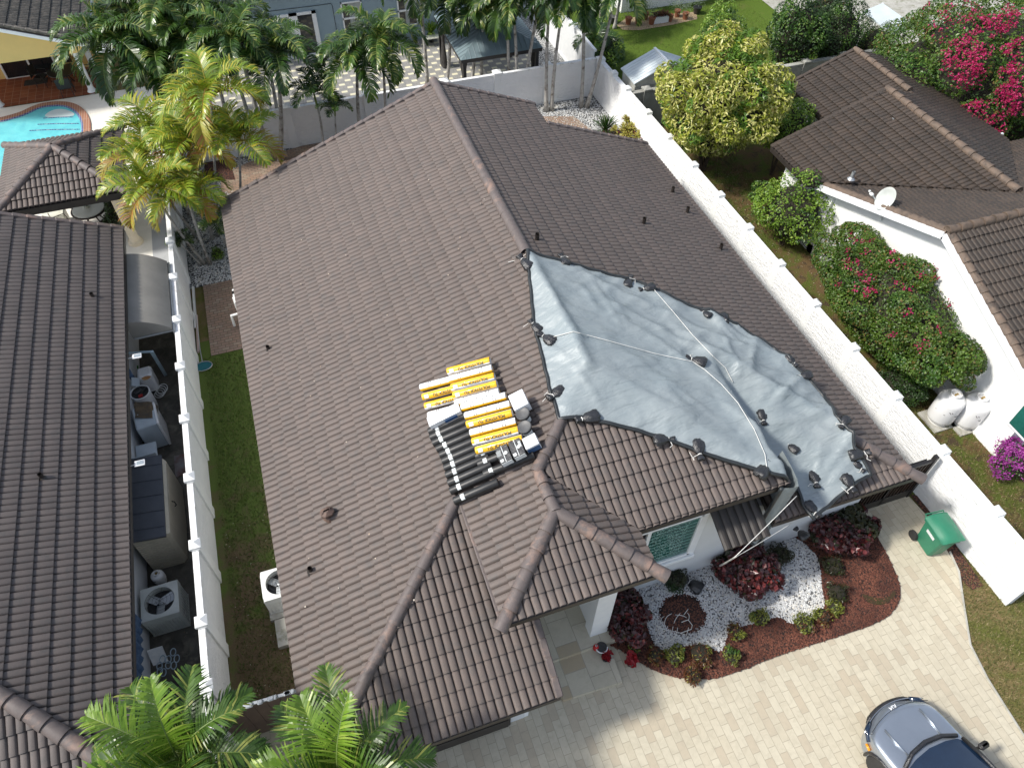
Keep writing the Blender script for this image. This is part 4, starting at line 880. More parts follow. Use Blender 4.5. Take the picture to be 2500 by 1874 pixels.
# gates
g = thing('board_gate', (-2.9, 6.25, 0), 'brown horizontal... ', 'gate'); g['label'] = 'brown vertical-board gate between the left wall and the house'
mb = MB(); ga, gb = Vector((-4.12, 6.28, 0)), Vector((-1.75, 6.18, 0)); n_ = 9
for i in range(n_):
    a = ga.lerp(gb, i/n_); b = ga.lerp(gb, (i+.97)/n_); c = (a+b)/2; mb.box((c.x, c.y, .9), ((b-a).length, .05, 1.75), bev=.006)
mb.build('board_panel', M['wood_g'], g); mb = MB(); mb.box((-2.85, 6.24, 1.80), (2.25, .06, .05), rz=-.045)
for i in range(14): x = random.uniform(-3.9, -1.8); mb.box((x, 6.23, 1.84), (random.uniform(.04, .18), .1, .05), bev=.02)
mb.build('top_rail', M['galv'], g)
g = thing('slat_gate', (13.3, 6.75, 0), 'dark slatted gate between the tiled roof corner and the right wall', 'gate')
mb = MB(); mb.b2(12.15, 14.24, 6.72, 6.8, 1.72, 1.8); mb.b2(12.15, 14.24, 6.72, 6.8, .04, .4); mb.b2(12.15, 12.22, 6.72, 6.8, 0, 1.8); mb.b2(14.16, 14.25, 6.70, 6.82, 0, 1.95); mb.b2(13.2, 13.26, 6.72, 6.8, 0, 1.8); mb.build('frame', M['dark_metal'], g)
mb = MB()
for i in range(17): x = 12.28+i*.115; mb.b2(x, x+.03, 6.73, 6.79, .4, 1.72)
mb.build('slats', M['wood_d'], g)
mb = MB(); mb.b2(12.5, 14.2, 6.9, 6.93, .05, 1.6); mb.build('backing_mesh', M['dark_metal'], g)
# ================================================================ TARPAULIN
outl = [(1287, 610), (1375, 638), (1470, 664), (1560, 690), (1650, 730), (1720, 755), (1775, 778), (1820, 806), (1890, 850), (1935, 888), (1975, 925), (2012, 970), (2040, 1014), (2084, 1055), (2086, 1089), (2117, 1140), (2126, 1160), (2096, 1174), (2057, 1205), (2026, 1232), (1984, 1264), (1962, 1232), (1948, 1190), (1920, 1172), (1870, 1152), (1800, 1130), (1700, 1100), (1600, 1063), (1500, 1036), (1420, 1018), (1365, 1022), (1345, 960), (1325, 880), (1305, 800), (1295, 700)]
GX0, GX1, GY0, GY1, GS = 3, 14, 4.5, 15.5, .07
nx_, ny_ = int((GX1-GX0)/GS)+1, int((GY1-GY0)/GS)+1
Z = np.array([[zroof(GX0+i*GS, GY0+j*GS) for i in range(nx_)] for j in range(ny_)])
low = Z < 1; Z[low] = np.nan
for _ in range(40):      # cloth carries on level past the eaves
    pad = np.pad(Z, 1, constant_values=np.nan); st_ = np.stack([pad[:-2, 1:-1], pad[2:, 1:-1], pad[1:-1, :-2], pad[1:-1, 2:]])
    with np.errstate(all='ignore'):
        import warnings; warnings.simplefilter('ignore'); mn = np.nanmean(st_, 0)
    Z = np.where(np.isnan(Z), mn, Z)
Z = np.nan_to_num(Z, nan=2.7)
XX, YY = np.meshgrid(GX0+np.arange(nx_)*GS, GY0+np.arange(ny_)*GS); Z = Z+.13*np.exp(-((XX-5.2)/.14)**2)*((YY > 9.6) & (YY < 13.7))+.11*np.exp(-((XX-8.66-(10.04-YY))/.2)**2)*((XX > 8.6) & (XX < 12.6)); Z0 = Z.copy()
for _ in range(7):
    pad = np.pad(Z, 1, mode='edge'); Z = (pad[:-2, 1:-1]+pad[2:, 1:-1]+pad[1:-1, :-2]+pad[1:-1, 2:]+Z*2)/6
Z = np.maximum(Z, np.where(low, 0, Z0))
for _ in range(2):
    pad = np.pad(Z, 1, mode='edge'); Z = (pad[:-2, 1:-1]+pad[2:, 1:-1]+pad[1:-1, :-2]+pad[1:-1, 2:]+Z*2)/6
CR = [((1845, 1000), (1905, 950), .07), ((1860, 1030), (1960, 930), .1), ((1795, 945), (1755, 830), .06), ((1815, 960), (1835, 850), .08), ((1870, 1062), (2035, 1028), .09), ((1990, 1190), (2078, 1068), .09), ((2005, 1205), (2090, 1120), .08), ((1640, 880), (1760, 800), .05),
      ((1395, 905), (1340, 965), .05), ((1400, 900), (1330, 850), .05), ((1405, 910), (1470, 1005), .05), ((1412, 832), (1322, 690), .045), ((1412, 835), (1325, 770), .045), ((1415, 860), (1345, 880), .05), ((1412, 700), (1455, 765), .05), ((1440, 690), (1512, 805), .05), ((1478, 715), (1530, 805), .04), ((1560, 800), (1680, 835), .05),
      ((1900, 1170), (1700, 1080), .05), ((1930, 1165), (1780, 1060), .05), ((1520, 670), (1640, 740), .05), ((1700, 760), (1800, 860), .07), ((1740, 775), (1880, 880), .08), ((1900, 985), (1990, 975), .07), ((1930, 1080), (2060, 1090), .06), ((1600, 930), (1720, 960), .04), ((1530, 880), (1640, 905), .05), ((1985, 1215), (1990, 1110), .07), ((1470, 900), (1600, 985), .035), ((1560, 900), (1760, 1040), .04)]
CRW = []
for a_, b_, h_ in CR: pa, pb = roof_hit(*a_), roof_hit(*b_); CRW.append((Vector(pa[:2]), Vector(pb[:2]), h_))
def crease(x, y):
    s = 0
    for a, b, h in CRW:
        d = b-a; L2 = d.length_squared; q = Vector((x, y))-a; t = q.dot(d)/L2
        if -.15 < t < 1.15:
            q2 = q-d*t; k = q2.length+.05*noise.noise(Vector((x*2.1, y*2.1, h*50)))
            s += h*math.exp(-abs(k)/.075)*1.15*max(0, math.sin(math.pi*min(1, max(0, (t+.15)/1.3))))**.7
    return s
def ztarp(x, y):
    fx, fy = min(max((x-GX0)/GS, 0), nx_-1.001), min(max((y-GY0)/GS, 0), ny_-1.001); i, j = int(fx), int(fy); a, b = fx-i, fy-j
    z = (Z[j, i]*(1-a)+Z[j, i+1]*a)*(1-b)+(Z[j+1, i]*(1-a)+Z[j+1, i+1]*a)*b
    def ridge(p, s): return (1-abs(noise.noise(p*s)))**3
    p = Vector((x, y, 0)); q = Matrix.Rotation(R(40), 3, 'Z') @ p; q.y *= 3.2; q2 = Matrix.Rotation(R(-32), 3, 'Z') @ p; q2.y *= 3.5
    east = min(1, max(0, (x-5.4)/1.5))
    wr = .13*ridge(q, .38)*(.2+.8*east)+.06*ridge(q2+Vector((5, 3, 1)), .55)*(.3+.7*east)+.028*ridge(q*1.0+Vector((9, 1, 4)), 1.3)+.03*noise.noise(p*.9)
    if x > 8.0: wr += min(1, (x-8)/.6)*(.24*ridge(Vector((x*.9+y*.5, y*.35-x*.2, 2)), .8)+.09*ridge(Vector((x*.5-y*.9, y*.3+x*.2, 5)), 1.5))
    return z+.105+wr*.8+crease(x, y)
def tarp_hit(u, v):
    d = ray(u, v); t = (7-CH)/d[2]
    while True:
        x, y, z = d[0]*t, d[1]*t, CH+d[2]*t
        if z <= ztarp(x, y) or z < 1.5: return Vector((x, y, z))
        t += .01
ow = [tarp_hit(u, v) for u, v in outl]
ow2 = []
for i in range(len(ow)):
    a, b = ow[i], ow[(i+1) % len(ow)]; n_ = max(1, int((b-a).length/.1))
    for k in range(n_):
        t = k/n_; p = a.lerp(b, t); ow2.append(Vector((p.x+.025*noise.noise(p*3), p.y+.025*noise.noise(p*3+Vector((7, 7, 7))))))
gv = []; gp2 = [(p.x, p.y) for p in ow2]
for j in range(int(11/.075)):
    for i in range(int(11/.075)):
        x, y = 3+i*.075+random.uniform(-.01, .01), 4.5+j*.075+random.uniform(-.01, .01)
        if 4 < x < 13.5 and inpoly(x, y, gp2): gv.append(Vector((x, y)))
nb = len(ow2)
r_ = geometry.delaunay_2d_cdt(ow2+gv, [(i, (i+1) % nb) for i in range(nb)], [], 1, 1e-4)
T1 = thing('tarpaulin', (8, 9.5, 3), 'wrinkled blue-grey tarpaulin covering the damaged hip of the middle roof', 'tarpaulin')
mb = MB(); mb.add([(p.x, p.y, ztarp(p.x, p.y)) for p in r_[0]], [f if ((r_[0][f[1]]-r_[0][f[0]]).to_3d().cross((r_[0][f[2]]-r_[0][f[0]]).to_3d())).z > 0 else f[::-1] for f in r_[2]])
mb.build('sheet', M['tarp'], T1, smooth=True)
mb = MB(); ring = [Vector((p.x, p.y, ztarp(p.x, p.y)-.0)) for p in ow2]; mb.tube(ring+[ring[0]], .045, 6, caps=False); mb.build('hem', M['hem'], T1, smooth=True)
# part of the sheet that hangs down over the corner of the front room
mb = MB(); nc, nr2 = 20, 18; vs = []
tA = [(8.36, 6.16), (8.55, 6.10), (8.72, 6.08), (8.80, 6.25), (8.86, 6.6), (8.9, 7.0)]
for j in range(nr2+1):
    t = j/nr2
    for i in range(nc+1):
        s_ = i/nc*(len(tA)-1); k = min(int(s_), len(tA)-2); fr_ = s_-k; x = tA[k][0]*(1-fr_)+tA[k+1][0]*fr_; y = tA[k][1]*(1-fr_)+tA[k+1][1]*fr_
        zt = 4.36; zb = 1.55 if i < 9 else 1.55+(i-8)*.16; z = zt*(1-t)+zb*t; fold = .05*t*math.sin(i*1.1+t*2)
        vs.append((x+fold*.5+(.0 if i > 7 else t*.12), y+fold-.03+t*.15, z))
mb.add(vs, [(j*(nc+1)+i, (j+1)*(nc+1)+i, (j+1)*(nc+1)+i+1, j*(nc+1)+i+1) for j in range(nr2) for i in range(nc)]); mb.build('hanging_flap', M['tarp'], T1, smooth=True)
mb = MB(); mb.tube([vs[j*(nc+1)] for j in range(nr2+1)]+[vs[nr2*(nc+1)+i] for i in range(nc+1)], .05, 6); mb.build('hem', M['hem'], T1, smooth=True)
# ---------------------------------------------------------------- sand bags
def bag_mesh(seed):
    rs = random.Random(seed); vs = []; n, m = 26, 15
    prof = [(0.02, -.30), (.17, -.30), (.20, -.22), (.185, -.10), (.15, 0), (.085, .07), (.045, .10), (.04, .12), (.075, .16), (.11, .22), (.12, .27), (.02, .26)]
    for r, y in prof:
        for k in range(n):
            a = 2*math.pi*k/n; q = r*(1+.25*noise.noise(Vector((math.cos(a)*2+seed, math.sin(a)*2, y*7)))+.22*noise.noise(Vector((math.cos(a)*5+seed, math.sin(a)*5, y*11)))+(.14*math.sin(k*3.1) if abs(y-.1) < .2 else 0))
            vs.append((q*math.cos(a)*1.05, y+.02*rs.uniform(-1, 1), max(0, q*math.sin(a)*.62+.09)))
    mb = MB(); mb.add(vs, [(i*n+k, i*n+(k+1) % n, (i+1)*n+(k+1) % n, (i+1)*n+k) for i in range(len(prof)-1) for k in range(n)]); return mb
bags = []
for s_ in range(3):
    r0 = thing('sand_bag', (0, 0, 0), 'x', 'sandbag', 'black sandbags holding the tarpaulin down'); bag_mesh(s_*5+1).build('sack', M['blackpl'], r0, smooth=True)
    mb = MB(); mb.tube([(.055*math.cos(a), .11, .09+.045*math.sin(a)) for a in np.linspace(0, 6.28, 10)], .011, 5); mb.tube([(0, .11, .13), (.1+.05*s_, .16, .06), (.2, .12+.06*s_, .03), (.28, .2-.1*s_, .02)], .009, 5); mb.build('tie', M['rope'], r0)
    bags.append(r0)
BL = [(1281, 640, 'on the peak of the tarpaulin where it meets the ridge', 1.25), (1375, 634, 'just right of the tarpaulin peak on the upper edge', 1), (1535, 686, 'beside the folded seam on the upper edge of the tarpaulin', 1), (1578, 704, 'at the upper end of the long rope', 1), (1722, 764, 'before the loose flap on the upper right edge', .8), (1770, 778, 'after the loose flap on the upper right edge', .9),
      (1306, 795, 'upper of the pair halfway down the left edge of the tarpaulin', 1), (1334, 826, 'lower of the pair halfway down the left edge of the tarpaulin', 1.15), (1357, 962, 'near the lower left corner of the tarpaulin above the white carton', 1.15), (1430, 1022, 'leftmost on the lower edge of the tarpaulin', 1.25), (1622, 1073, 'on the lower edge, left one of the close pair', 1.1), (1706, 1100, 'on the lower edge, right one of the close pair', 1.15),
      (1866, 1146, 'on the lower edge next to the hanging corner', 1.2), (1697, 880, 'alone in the middle of the tarpaulin on the rope', 1.15), (1862, 1020, 'on the crease in the lower middle of the tarpaulin', .95), (1934, 882, 'where the right edge bends by the wet patch', .9), (1962, 918, 'just below the bend of the right edge', 1), (2060, 1032, 'on the right edge above the hip caps', .95), (2100, 1108, 'on the right corner next to the hip caps', 1.2), (2098, 1138, 'lower of the two at the right corner', .8),
      (2074, 1182, 'on the lower right edge with a dangling loop', 1.15), (1990, 1172, 'tied up in the gully by the hanging flap', 1.1), (1985, 1245, 'at the bottom tip of the tarpaulin over the shrub', 1.05), (1930, 1090, 'in the dark fold at the inner corner', .9)]
for i, (u, v, lb, sc_) in enumerate(BL):
    h = tarp_hit(u, v); h.z -= .04; o = bags[i % 3] if i < 3 else dup(bags[i % 3], h)
    o.location = h; o.rotation_euler = (random.uniform(-.12, .12), -math.atan(K)*.0, random.uniform(0, 6.28) if i not in (6, 7, 13) else (.3, .5, .9)[(6, 7, 13).index(i)]); o.scale = (sc_*.62, sc_*.74, sc_*.6)
    o['label'] = 'black tied sandbag '+lb
o = dup(bags[0], at(1689, 1428, .08), 'black sandbag lying flat on the white pebbles by the wall', .6, .85); o = dup(bags[1], at(1953, 1303, 1.3), 'dark glossy sandbag hanging low under the tarpaulin corner', .3, .65)
# ---------------------------------------------------------------- ropes
def rope(name, pts, label, r=.008, sag=0):
    mb = MB(); P = []
    for i in range(len(pts)-1):
        for k in range(8):
            t = k/8; p = Vector(pts[i]).lerp(Vector(pts[i+1]), t); p.z -= sag*4*t*(1-t); P.append(p)
    P.append(Vector(pts[-1])); mb.tube(P, r, 6); o = mb.build(name, M['rope'], smooth=True); tag(o, label, 'rope', None); return o
def tp(u, v, dz=.03): h = tarp_hit(u, v); return Vector((h.x, h.y, h.z+dz))
def on_t(l): 
    out = []
    for i in range(len(l)-1):
        for k in range(5):
            t = k/5; out.append(tp(l[i][0]*(1-t)+l[i+1][0]*t, l[i][1]*(1-t)+l[i+1][1]*t, .04))
    return out+[tp(*l[-1], .04)]
rope('rope', on_t([(1588, 700), (1640, 760), (1690, 820), (1740, 872), (1770, 900), (1788, 935)]), 'white rope running from the upper sandbags down the middle of the tarpaulin')
rope('rope', on_t([(1325, 832), (1400, 812), (1480, 833), (1600, 866), (1690, 885), (1720, 905), (1760, 940), (1800, 985), (1840, 1050), (1866, 1110), (1872, 1150)]), 'white rope crossing the tarpaulin from its left edge to the lower corner')
rope('rope', [at_y(1945, 1210, 5.9), at_y(1796, 1357, 5.2), at(1755, 1380, .7)], 'upper of the two white ropes slanting from the hanging flap to the red shrub', sag=.04); rope('rope', [at_y(1935, 1275, 5.95), at_y(1800, 1357, 5.2), at(1755, 1383, .65)], 'lower of the two white ropes slanting from the hanging flap to the red shrub', sag=.03)
for (l, lb) in (([(1241, 645), (1262, 640), (1284, 626)], 'loose white rope end on tiles left of the tarpaulin peak'), ([(1277, 803), (1300, 788), (1318, 790)], 'short white rope end by the upper pair of sandbags'), ([(1324, 985), (1340, 968), (1365, 966)], 'curled rope end by the sandbag above the white carton')):
    rope('rope_end', [roof_hit(*q)+Vector((0, 0, .07)) for q in l], lb)
mb = MB(); c0 = at(1640, 1530, .1); P = [c0+Vector((.45*math.cos(a*1.0)*(1+.35*math.sin(a*2.3)), .3*math.sin(a*1.3), .03+.02*math.sin(a*5))) for a in np.linspace(0, 17, 110)]; mb.tube(P, .008, 5); mb.tube([at(1664, 1518, .2), at(1680, 1512, .2), at(1690, 1525, .2), at(1688, 1535, .2), at(1660, 1545, .14)], .01, 5)
tag(mb.build('cable', M['rope'], smooth=True), 'tangled white cable on the pebbles beside the round mulch mound', 'cable')
# ================================================================ ROOFING MATERIALS ON THE ROOF
th = math.atan(K); E1 = Vector((math.cos(th), 0, math.sin(th))); E2 = Vector((0, 1, 0)); E3 = E1.cross(E2).normalized()
def slope_pt(x, y, h): return Vector((x, y, 5.63+K*(x-5.2)))+E3*(h+.07)
def W3(x, y, h=0):
    u, v = 950+x/3.948, 820+y/3.948; d = ray(u, v); n = E3; p = slope_pt(5.2, 9, h); c = Vector((0, 0, CH)); d = Vector(d); return c+d*((p-c).dot(n)/d.dot(n))
def roll(name, a, b, r, label, kind, grp, lab_at=.2):
    a, b = Vector(a), Vector(b); root = thing(name, (a+b)/2-E3*r, label, 'roofing roll', grp); t = (b-a).normalized(); side = E3.cross(t).normalized(); L_ = (b-a).length
    mb = MB(); n = 20; rings = [(0, r*.55), (0.0, r*.93), (.02, r), (L_*.5, r*1.01), (L_-.02, r), (L_, r*.93), (L_, r*.5)]; vs = []; wob = 0 if kind == 'black' else .05
    for (s_, rr) in rings:
        for k in range(n):
            an = 2*math.pi*k/n; q = rr*(1+wob*noise.noise(Vector((s_*6+a.x*9, math.cos(an)*2, math.sin(an)*2+a.y*5)))); vs.append(a+t*s_+side*(math.cos(an)*q)+E3*(math.sin(an)*q))
    fs = [(i*n+k, i*n+(k+1) % n, (i+1)*n+(k+1) % n, (i+1)*n+k) for i in range(len(rings)-1) for k in range(n)]+[tuple(range(n-1, -1, -1)), tuple(6*n+k for k in range(n))]
    # front-facing half yellow, other white (wrapper is printed in bands)
    mi = []; ph0 = random.choice((25, 48, 62))
    for i in range(len(rings)-1):
        for k in range(n):
            an = (k+.5)/n*360; 
            if kind == 'black': mi.append(0)
            elif kind == 'yellow': mi.append(0 if ph0 < an < ph0+112 else 1)
            else: mi.append(1 if 20 < an < 138 else 0)
    mb.add(vs, fs); mb.m = mi+([1, 1] if kind != 'black' else [0, 0])
    mb.build('wrapper' if kind != 'black' else 'sheet_roll', [M['yellow'], M['wrap_w']] if kind != 'black' else [M['black'], M['black']], root, auto=True)
    def band(s0, s1, mt, name_, a0=-20, a1=200, rr=1.025):
        m2 = MB(); K_ = 14; v2 = []
        for s_ in (s0, s1):
            for k in range(K_+1): an = R(a0+(a1-a0)*k/K_); v2.append(a+t*s_+side*(math.cos(an)*r*rr)+E3*(math.sin(an)*r*rr))
        m2.add(v2, [(k, k+1, K_+2+k, K_+1+k) for k in range(K_)]); return m2.build(name_, mt, root, smooth=True)
    if kind == 'black': band(L_*lab_at, L_*lab_at+.085, M['label_w'], 'paper_label', 62, 152)
    elif kind == 'yellow':
        Tm = Matrix.Translation(a+t*L_*.52+(E3*.80-side*-.0+E2*-.66).normalized()*r*1.06) @ Matrix((-t, (E3*.75+E2*.66).normalized()*-1, (-t).cross((E3*.75+E2*.66).normalized()*-1))).transposed().to_4x4()
        nn = (E3*.80-E2*.6).normalized(); up = nn.cross(-t); rot = Matrix((-t, up, nn)).transposed().to_4x4()
        text('POLYSTICK TU', .092, M['ink'], Matrix.Translation(a+t*L_*.55+nn*r*1.08) @ rot, root)
        m2 = MB(); m2.box(a+t*L_*.10+nn*r*1.03, (.10, .09, .006), T=rot.to_3x3()); m2.build('emblem', M['wrap_w'], root)
    else:
        for q in (.22, .27, .5, .72, .78): band(L_*q, L_*q+.012, M['ink'], 'printed_line', 25, 150, 1.03)
    return root
gY = 'wrapped rolls of roofing underlayment stacked on the roof'; gB = 'black bitumen rolls lying side by side on the roof'
kinds = {'A': ['white', 'yellow', 'yellow', 'white'], 'B': ['yellow', 'white', 'yellow', 'yellow', 'white'], 'C': ['white', 'white', 'yellow', 'white', 'yellow', 'yellow']}
order = ['topmost', 'second', 'third', 'fourth', 'fifth', 'sixth']
A0_, A1_ = (300, 500), (375, 770); B0_, B1_ = (560, 345), (640, 650); C0_, C1_ = (705, 690), (835, 1105)
for key, (p, q), n_, ex, lv, nm in (('A', (A0_, A1_), 4, 410, .09, 'upper left'), ('B', (B0_, B1_), 5, 425, .24, 'upper right'), ('C', (C0_, C1_), 6, 440, .24, 'lower')):
    for i in range(n_):
        f_ = i/(n_-1); x = p[0]*(1-f_)+q[0]*f_+random.uniform(-6, 6); y = p[1]*(1-f_)+q[1]*f_; k = kinds[key][i]
        a = W3(x, y, lv); b = W3(x+ex, y-ex*.265, lv); b = a+(b-a).normalized()*1.05
        roll('roofing_roll', a, b, .093, f'{"golden yellow lettered" if k == "yellow" else "white printed"} roll, {order[i]} from the top of the {nm} row of wrapped rolls', k, gY)
bx = [(385, 925), (400, 980), (425, 1035), (462, 1092), (492, 1152), (516, 1210), (536, 1275), (552, 1345), (572, 1420), (592, 1495), (628, 1592)]
nth = ['first', 'second', 'third', 'fourth', 'fifth', 'sixth', 'seventh', 'eighth', 'ninth', 'tenth', 'eleventh and lowest']
for i, (x, y) in enumerate(bx):
    a = W3(x, y, .09); b = W3(x+440, y-440*.44, .09); dd = Vector((b-a)).normalized(); a = a; roll('bitumen_roll', a, a+dd*1.02, .092, f'black bitumen roll with a white label band, {nth[i]} counting down the left row', 'black', gB, .17)
for i, (x, y) in enumerate([(838, 1165), (860, 1240), (915, 1335)]):
    a = W3(x, y, .1); b = W3(x+440, y-440*.40, .1); roll('bitumen_roll', a, a+(b-a).normalized()*1.15, .092, ('upper', 'middle', 'lower')[i]+' black bitumen roll sticking out under the cartons on the right', 'black', gB, .12)
def rbox(name, c, d, label, cat, m1, extra=None, rz=0, grp=None):
    T = Matrix((E1, E2, E3)).transposed() @ Matrix.Rotation(rz, 3, 'Z'); root = thing(name, c-E3*d[2]/2, label, cat, grp); mb = MB(); mb.box(c, d, T=T, bev=.006); mb.build('box', m1, root); return root, T
r1, T = rbox('carton', W3(535, 768, .26), (.78, .26, .14), 'long white carton lying over the left ends of the black rolls', 'carton', M['wrap_w'], rz=-.02); mb = MB(); mb.box(W3(600, 800, .26)-E2*.0, (.3, .012, .1), T=T); mb.build('blue_label', M['dirt_stain'], r1)
r1, T = rbox('carton', W3(1262, 640, .3), (.34, .42, .26), 'blank white carton beside the two black pails', 'carton', M['wrap_w']); mb = MB(); mb.box(W3(1262, 640, .3)+E3*.131, (.02, .4, .003), T=T); mb.build('tape', M['label_w'], r1)
r1, T = rbox('carton', W3(1375, 1035, .24), (.30, .28, .22), 'small white-topped carton with blue sides below the pails', 'carton', M['wrap_w']); mb = MB(); mb.box(W3(1375, 1035, .24)-E2*.142-E3*.02, (.28, .006, .16), T=T); mb.build('blue_label', M['dirt_stain'], r1)
for i, (x, y, lb) in enumerate(((1115, 1150, 'left of the two black printed cartons on the dark rolls'), (1238, 1092, 'right of the two black printed cartons on the dark rolls'))):
    c = W3(x, y, .34); r1, T = rbox('black_carton', c, (.27, .40, .16), lb, 'carton', M['blackpl'], rz=-.02, grp='black cartons')
    mb = MB(); mb.box(c+E3*.082, (.012, .4, .003), T=T); mb.lathe(c+E3*.081+E1*.05, [(.04, 0), (.04, .004)], 14, T=T); mb.box(c+E3*.082-E1*.08-E2*.14, (.07, .07, .003), T=T)
    for q in range(7): mb.box(c+E3*.082-E1*(.05+.014*q if i == 0 else -.07-.008*q)+E2*.05, (.005, .15-.012*(q % 3), .003), T=T)
    mb.build('printed_marks', M['label_w'], r1); mb = MB(); mb.box(c-E2*.203-E3*.0, (.24, .008, .13), T=T); mb.build('label', M['label_w'], r1)
for i, (x, y) in enumerate(((1285, 745), (1302, 872))):
    c = W3(x, y, .36); root = thing('pail', c-E3*.3, ('upper' if i == 0 else 'lower')+' of the two black lidded pails beside the wrapped rolls', 'bucket', 'black pails'); T = Matrix((E1, E2, E3)).transposed()
    mb = MB(); mb.lathe(c-E3*.28, [(.125, 0), (.14, .26), (.147, .27)], 22, T=T); mb.build('body', M['blackpl'], root, auto=True); mb = MB(); mb.lathe(c-E3*.01, [(.152, -.02), (.152, .01), (.14, .02), (.13, .012)], 22, T=T); mb.build('lid', mat('dark grey lid', (.07, .07, .07), (.10, .10, .10), rough=.5, scale=8), root, auto=True)
    m2 = MB(); v2 = []
    for h in (.04, .2):
        for k in range(9): an = R(-140+100*k/8); v2.append(c-E3*.28+E3*h+(E1*math.cos(an)+E2*math.sin(an))*(.131+.014*h/.2))
    m2.add(v2, [(k, k+1, 10+k, 9+k) for k in range(8)]); m2.build('paper_label', M['label_w'], root)
p0 = roof_hit(1130, 1133)
# ================================================================ GAZEBOS, SHEDS, CANOPY
Z1 = thing('tiled_gazebo', (-7.3, 26.4, 0), 'open gazebo with a pyramid of brown-grey barrel tiles beside the pool', 'gazebo'); gx0, gx1, gy0, gy1 = -9.35, -5.35, 24.35, 28.5; gc = ((gx0+gx1)/2-.0, (gy0+gy1)/2); gh = 2.5; gk = .42
ga_ = gh+gk*(gx1-gc[0]); top = (gc[0], gc[1], ga_)
tile_face(Z1, [(gx0, gy0), (gx1, gy0), gc], (gc[0], gy0, gh), (0, (ga_-gh)/(gc[1]-gy0)), M['tile']); tile_face(Z1, [(gx0, gy1), (gx1, gy1), gc], (gc[0], gy1, gh), (0, -(ga_-gh)/(gc[1]-gy0)), M['tile'])
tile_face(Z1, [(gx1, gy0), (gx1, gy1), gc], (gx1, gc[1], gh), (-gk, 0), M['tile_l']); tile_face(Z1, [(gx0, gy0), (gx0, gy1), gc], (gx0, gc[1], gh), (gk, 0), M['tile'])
for (x, y) in ((gx0, gy0), (gx1, gy0), (gx0, gy1), (gx1, gy1)): caps(Z1, top, (x, y, gh), M['cap'], r=.13, name='hip_caps', lift=.02)
mb = MB()
for (x, y) in ((gx0, gy0), (gx1, gy0), (gx0, gy1), (gx1, gy1)): 
    cx, cy = x+(.5 if x < -7 else -.5), y+(.5 if y < 26 else -.5); m2 = MB(); m2.lathe((cx, cy, 0), [(.26, 0), (.26, .15), (.19, .2), (.17, .3), (.17, 2.1), (.23, 2.18), (.24, 2.4)], 16); m2.build('column', mat('cream column', (.70, .62, .48), (.64, .56, .42), rough=.8), Z1, auto=True)
mb.b2(gx0+.05, gx1-.05, gy0+.05, gy0+.2, 2.2, 2.44); mb.b2(gx0+.05, gx1-.05, gy1-.2, gy1-.05, 2.2, 2.44); mb.b2(gx0+.05, gx0+.2, gy0+.2, gy1-.2, 2.2, 2.44); mb.b2(gx1-.2, gx1-.05, gy0+.2, gy1-.2, 2.2, 2.44); mb.build('beam', M['dark_trim'], Z1)
Z2 = thing('metal_gazebo', (10, 32.2, 0), 'gazebo with a green-grey ribbed metal roof and black curtains on the patio', 'gazebo')
a0 = at(1125, 148, 2.25); hx0, hx1, hy0, hy1 = a0.x, a0.x+3.75, a0.y, a0.y+4.4; hc = ((hx0+hx1)/2, (hy0+hy1)/2); hz = 2.25; ht = 3.2
def hip_face(pts, n, ax):
    mb = MB(); mb.add(pts, [tuple(range(len(pts)))]); P = [Vector(p) for p in pts]; nn = (P[1]-P[0]).cross(P[2]-P[0]).normalized(); nn = nn if nn.z > 0 else -nn
    a, b = P[0], P[1]; t = (b-a).normalized(); L_ = (b-a).length; apex = P[2:] ; up = (sum(apex, Vector())/len(apex)-(a+b)/2); up = up-t*up.dot(t)
    for i in range(1, n):
        s_ = i/n; fr_ = min(1, 2*min(s_, 1-s_)*1.0/(1-(apex[0]-apex[-1]).length/L_ if len(apex) > 1 else 1)); q = a+t*(L_*s_); mb.tube([q+nn*.012, q+up*fr_*.985+nn*.012], .014, 4)
    mb.build('roof_panel', M['green_metal'], Z2)
r0_, r1_ = Vector((hc[0], hc[1]-.5, ht)), Vector((hc[0], hc[1]+.5, ht)); c_ = [Vector((hx0, hy0, hz)), Vector((hx1, hy0, hz)), Vector((hx1, hy1, hz)), Vector((hx0, hy1, hz))]
hip_face([c_[0], c_[1], r0_], 16, 0); hip_face([c_[1], c_[2], r1_, r0_], 18, 1); hip_face([c_[2], c_[3], r1_], 16, 0); hip_face([c_[3], c_[0], r0_, r1_], 18, 1)
mb = MB(); mb.box((hc[0], hc[1], ht+.16), (1.0, 1.6, .04)); mb.add([(hc[0]-.55, hc[1]-.85, ht+.15), (hc[0]+.55, hc[1]-.85, ht+.15), (hc[0]+.55, hc[1]+.85, ht+.15), (hc[0]-.55, hc[1]+.85, ht+.15), (hc[0], hc[1]-.4, ht+.4), (hc[0], hc[1]+.4, ht+.4)], [(0, 1, 4), (1, 2, 5, 4), (2, 3, 5), (3, 0, 4, 5)]); mb.build('vent_cap', M['green_metal'], Z2)
mb = MB()
for (x, y) in ((hx0+.2, hy0+.2), (hx1-.2, hy0+.2), (hx0+.2, hy1-.2), (hx1-.2, hy1-.2)): m2 = MB(); m2.b2(x-.07, x+.07, y-.07, y+.07, 0, 2.25); m2.build('post', M['dark_metal'], Z2)
mb.b2(hx0+.02, hx1-.02, hy0+.02, hy0+.12, 2.08, 2.23); mb.b2(hx0+.02, hx1-.02, hy1-.12, hy1-.02, 2.08, 2.23); mb.b2(hx0+.02, hx0+.12, hy0+.12, hy1-.12, 2.08, 2.23); mb.b2(hx1-.12, hx1-.02, hy0+.12, hy1-.12, 2.08, 2.23); mb.build('beam', M['dark_metal'], Z2)
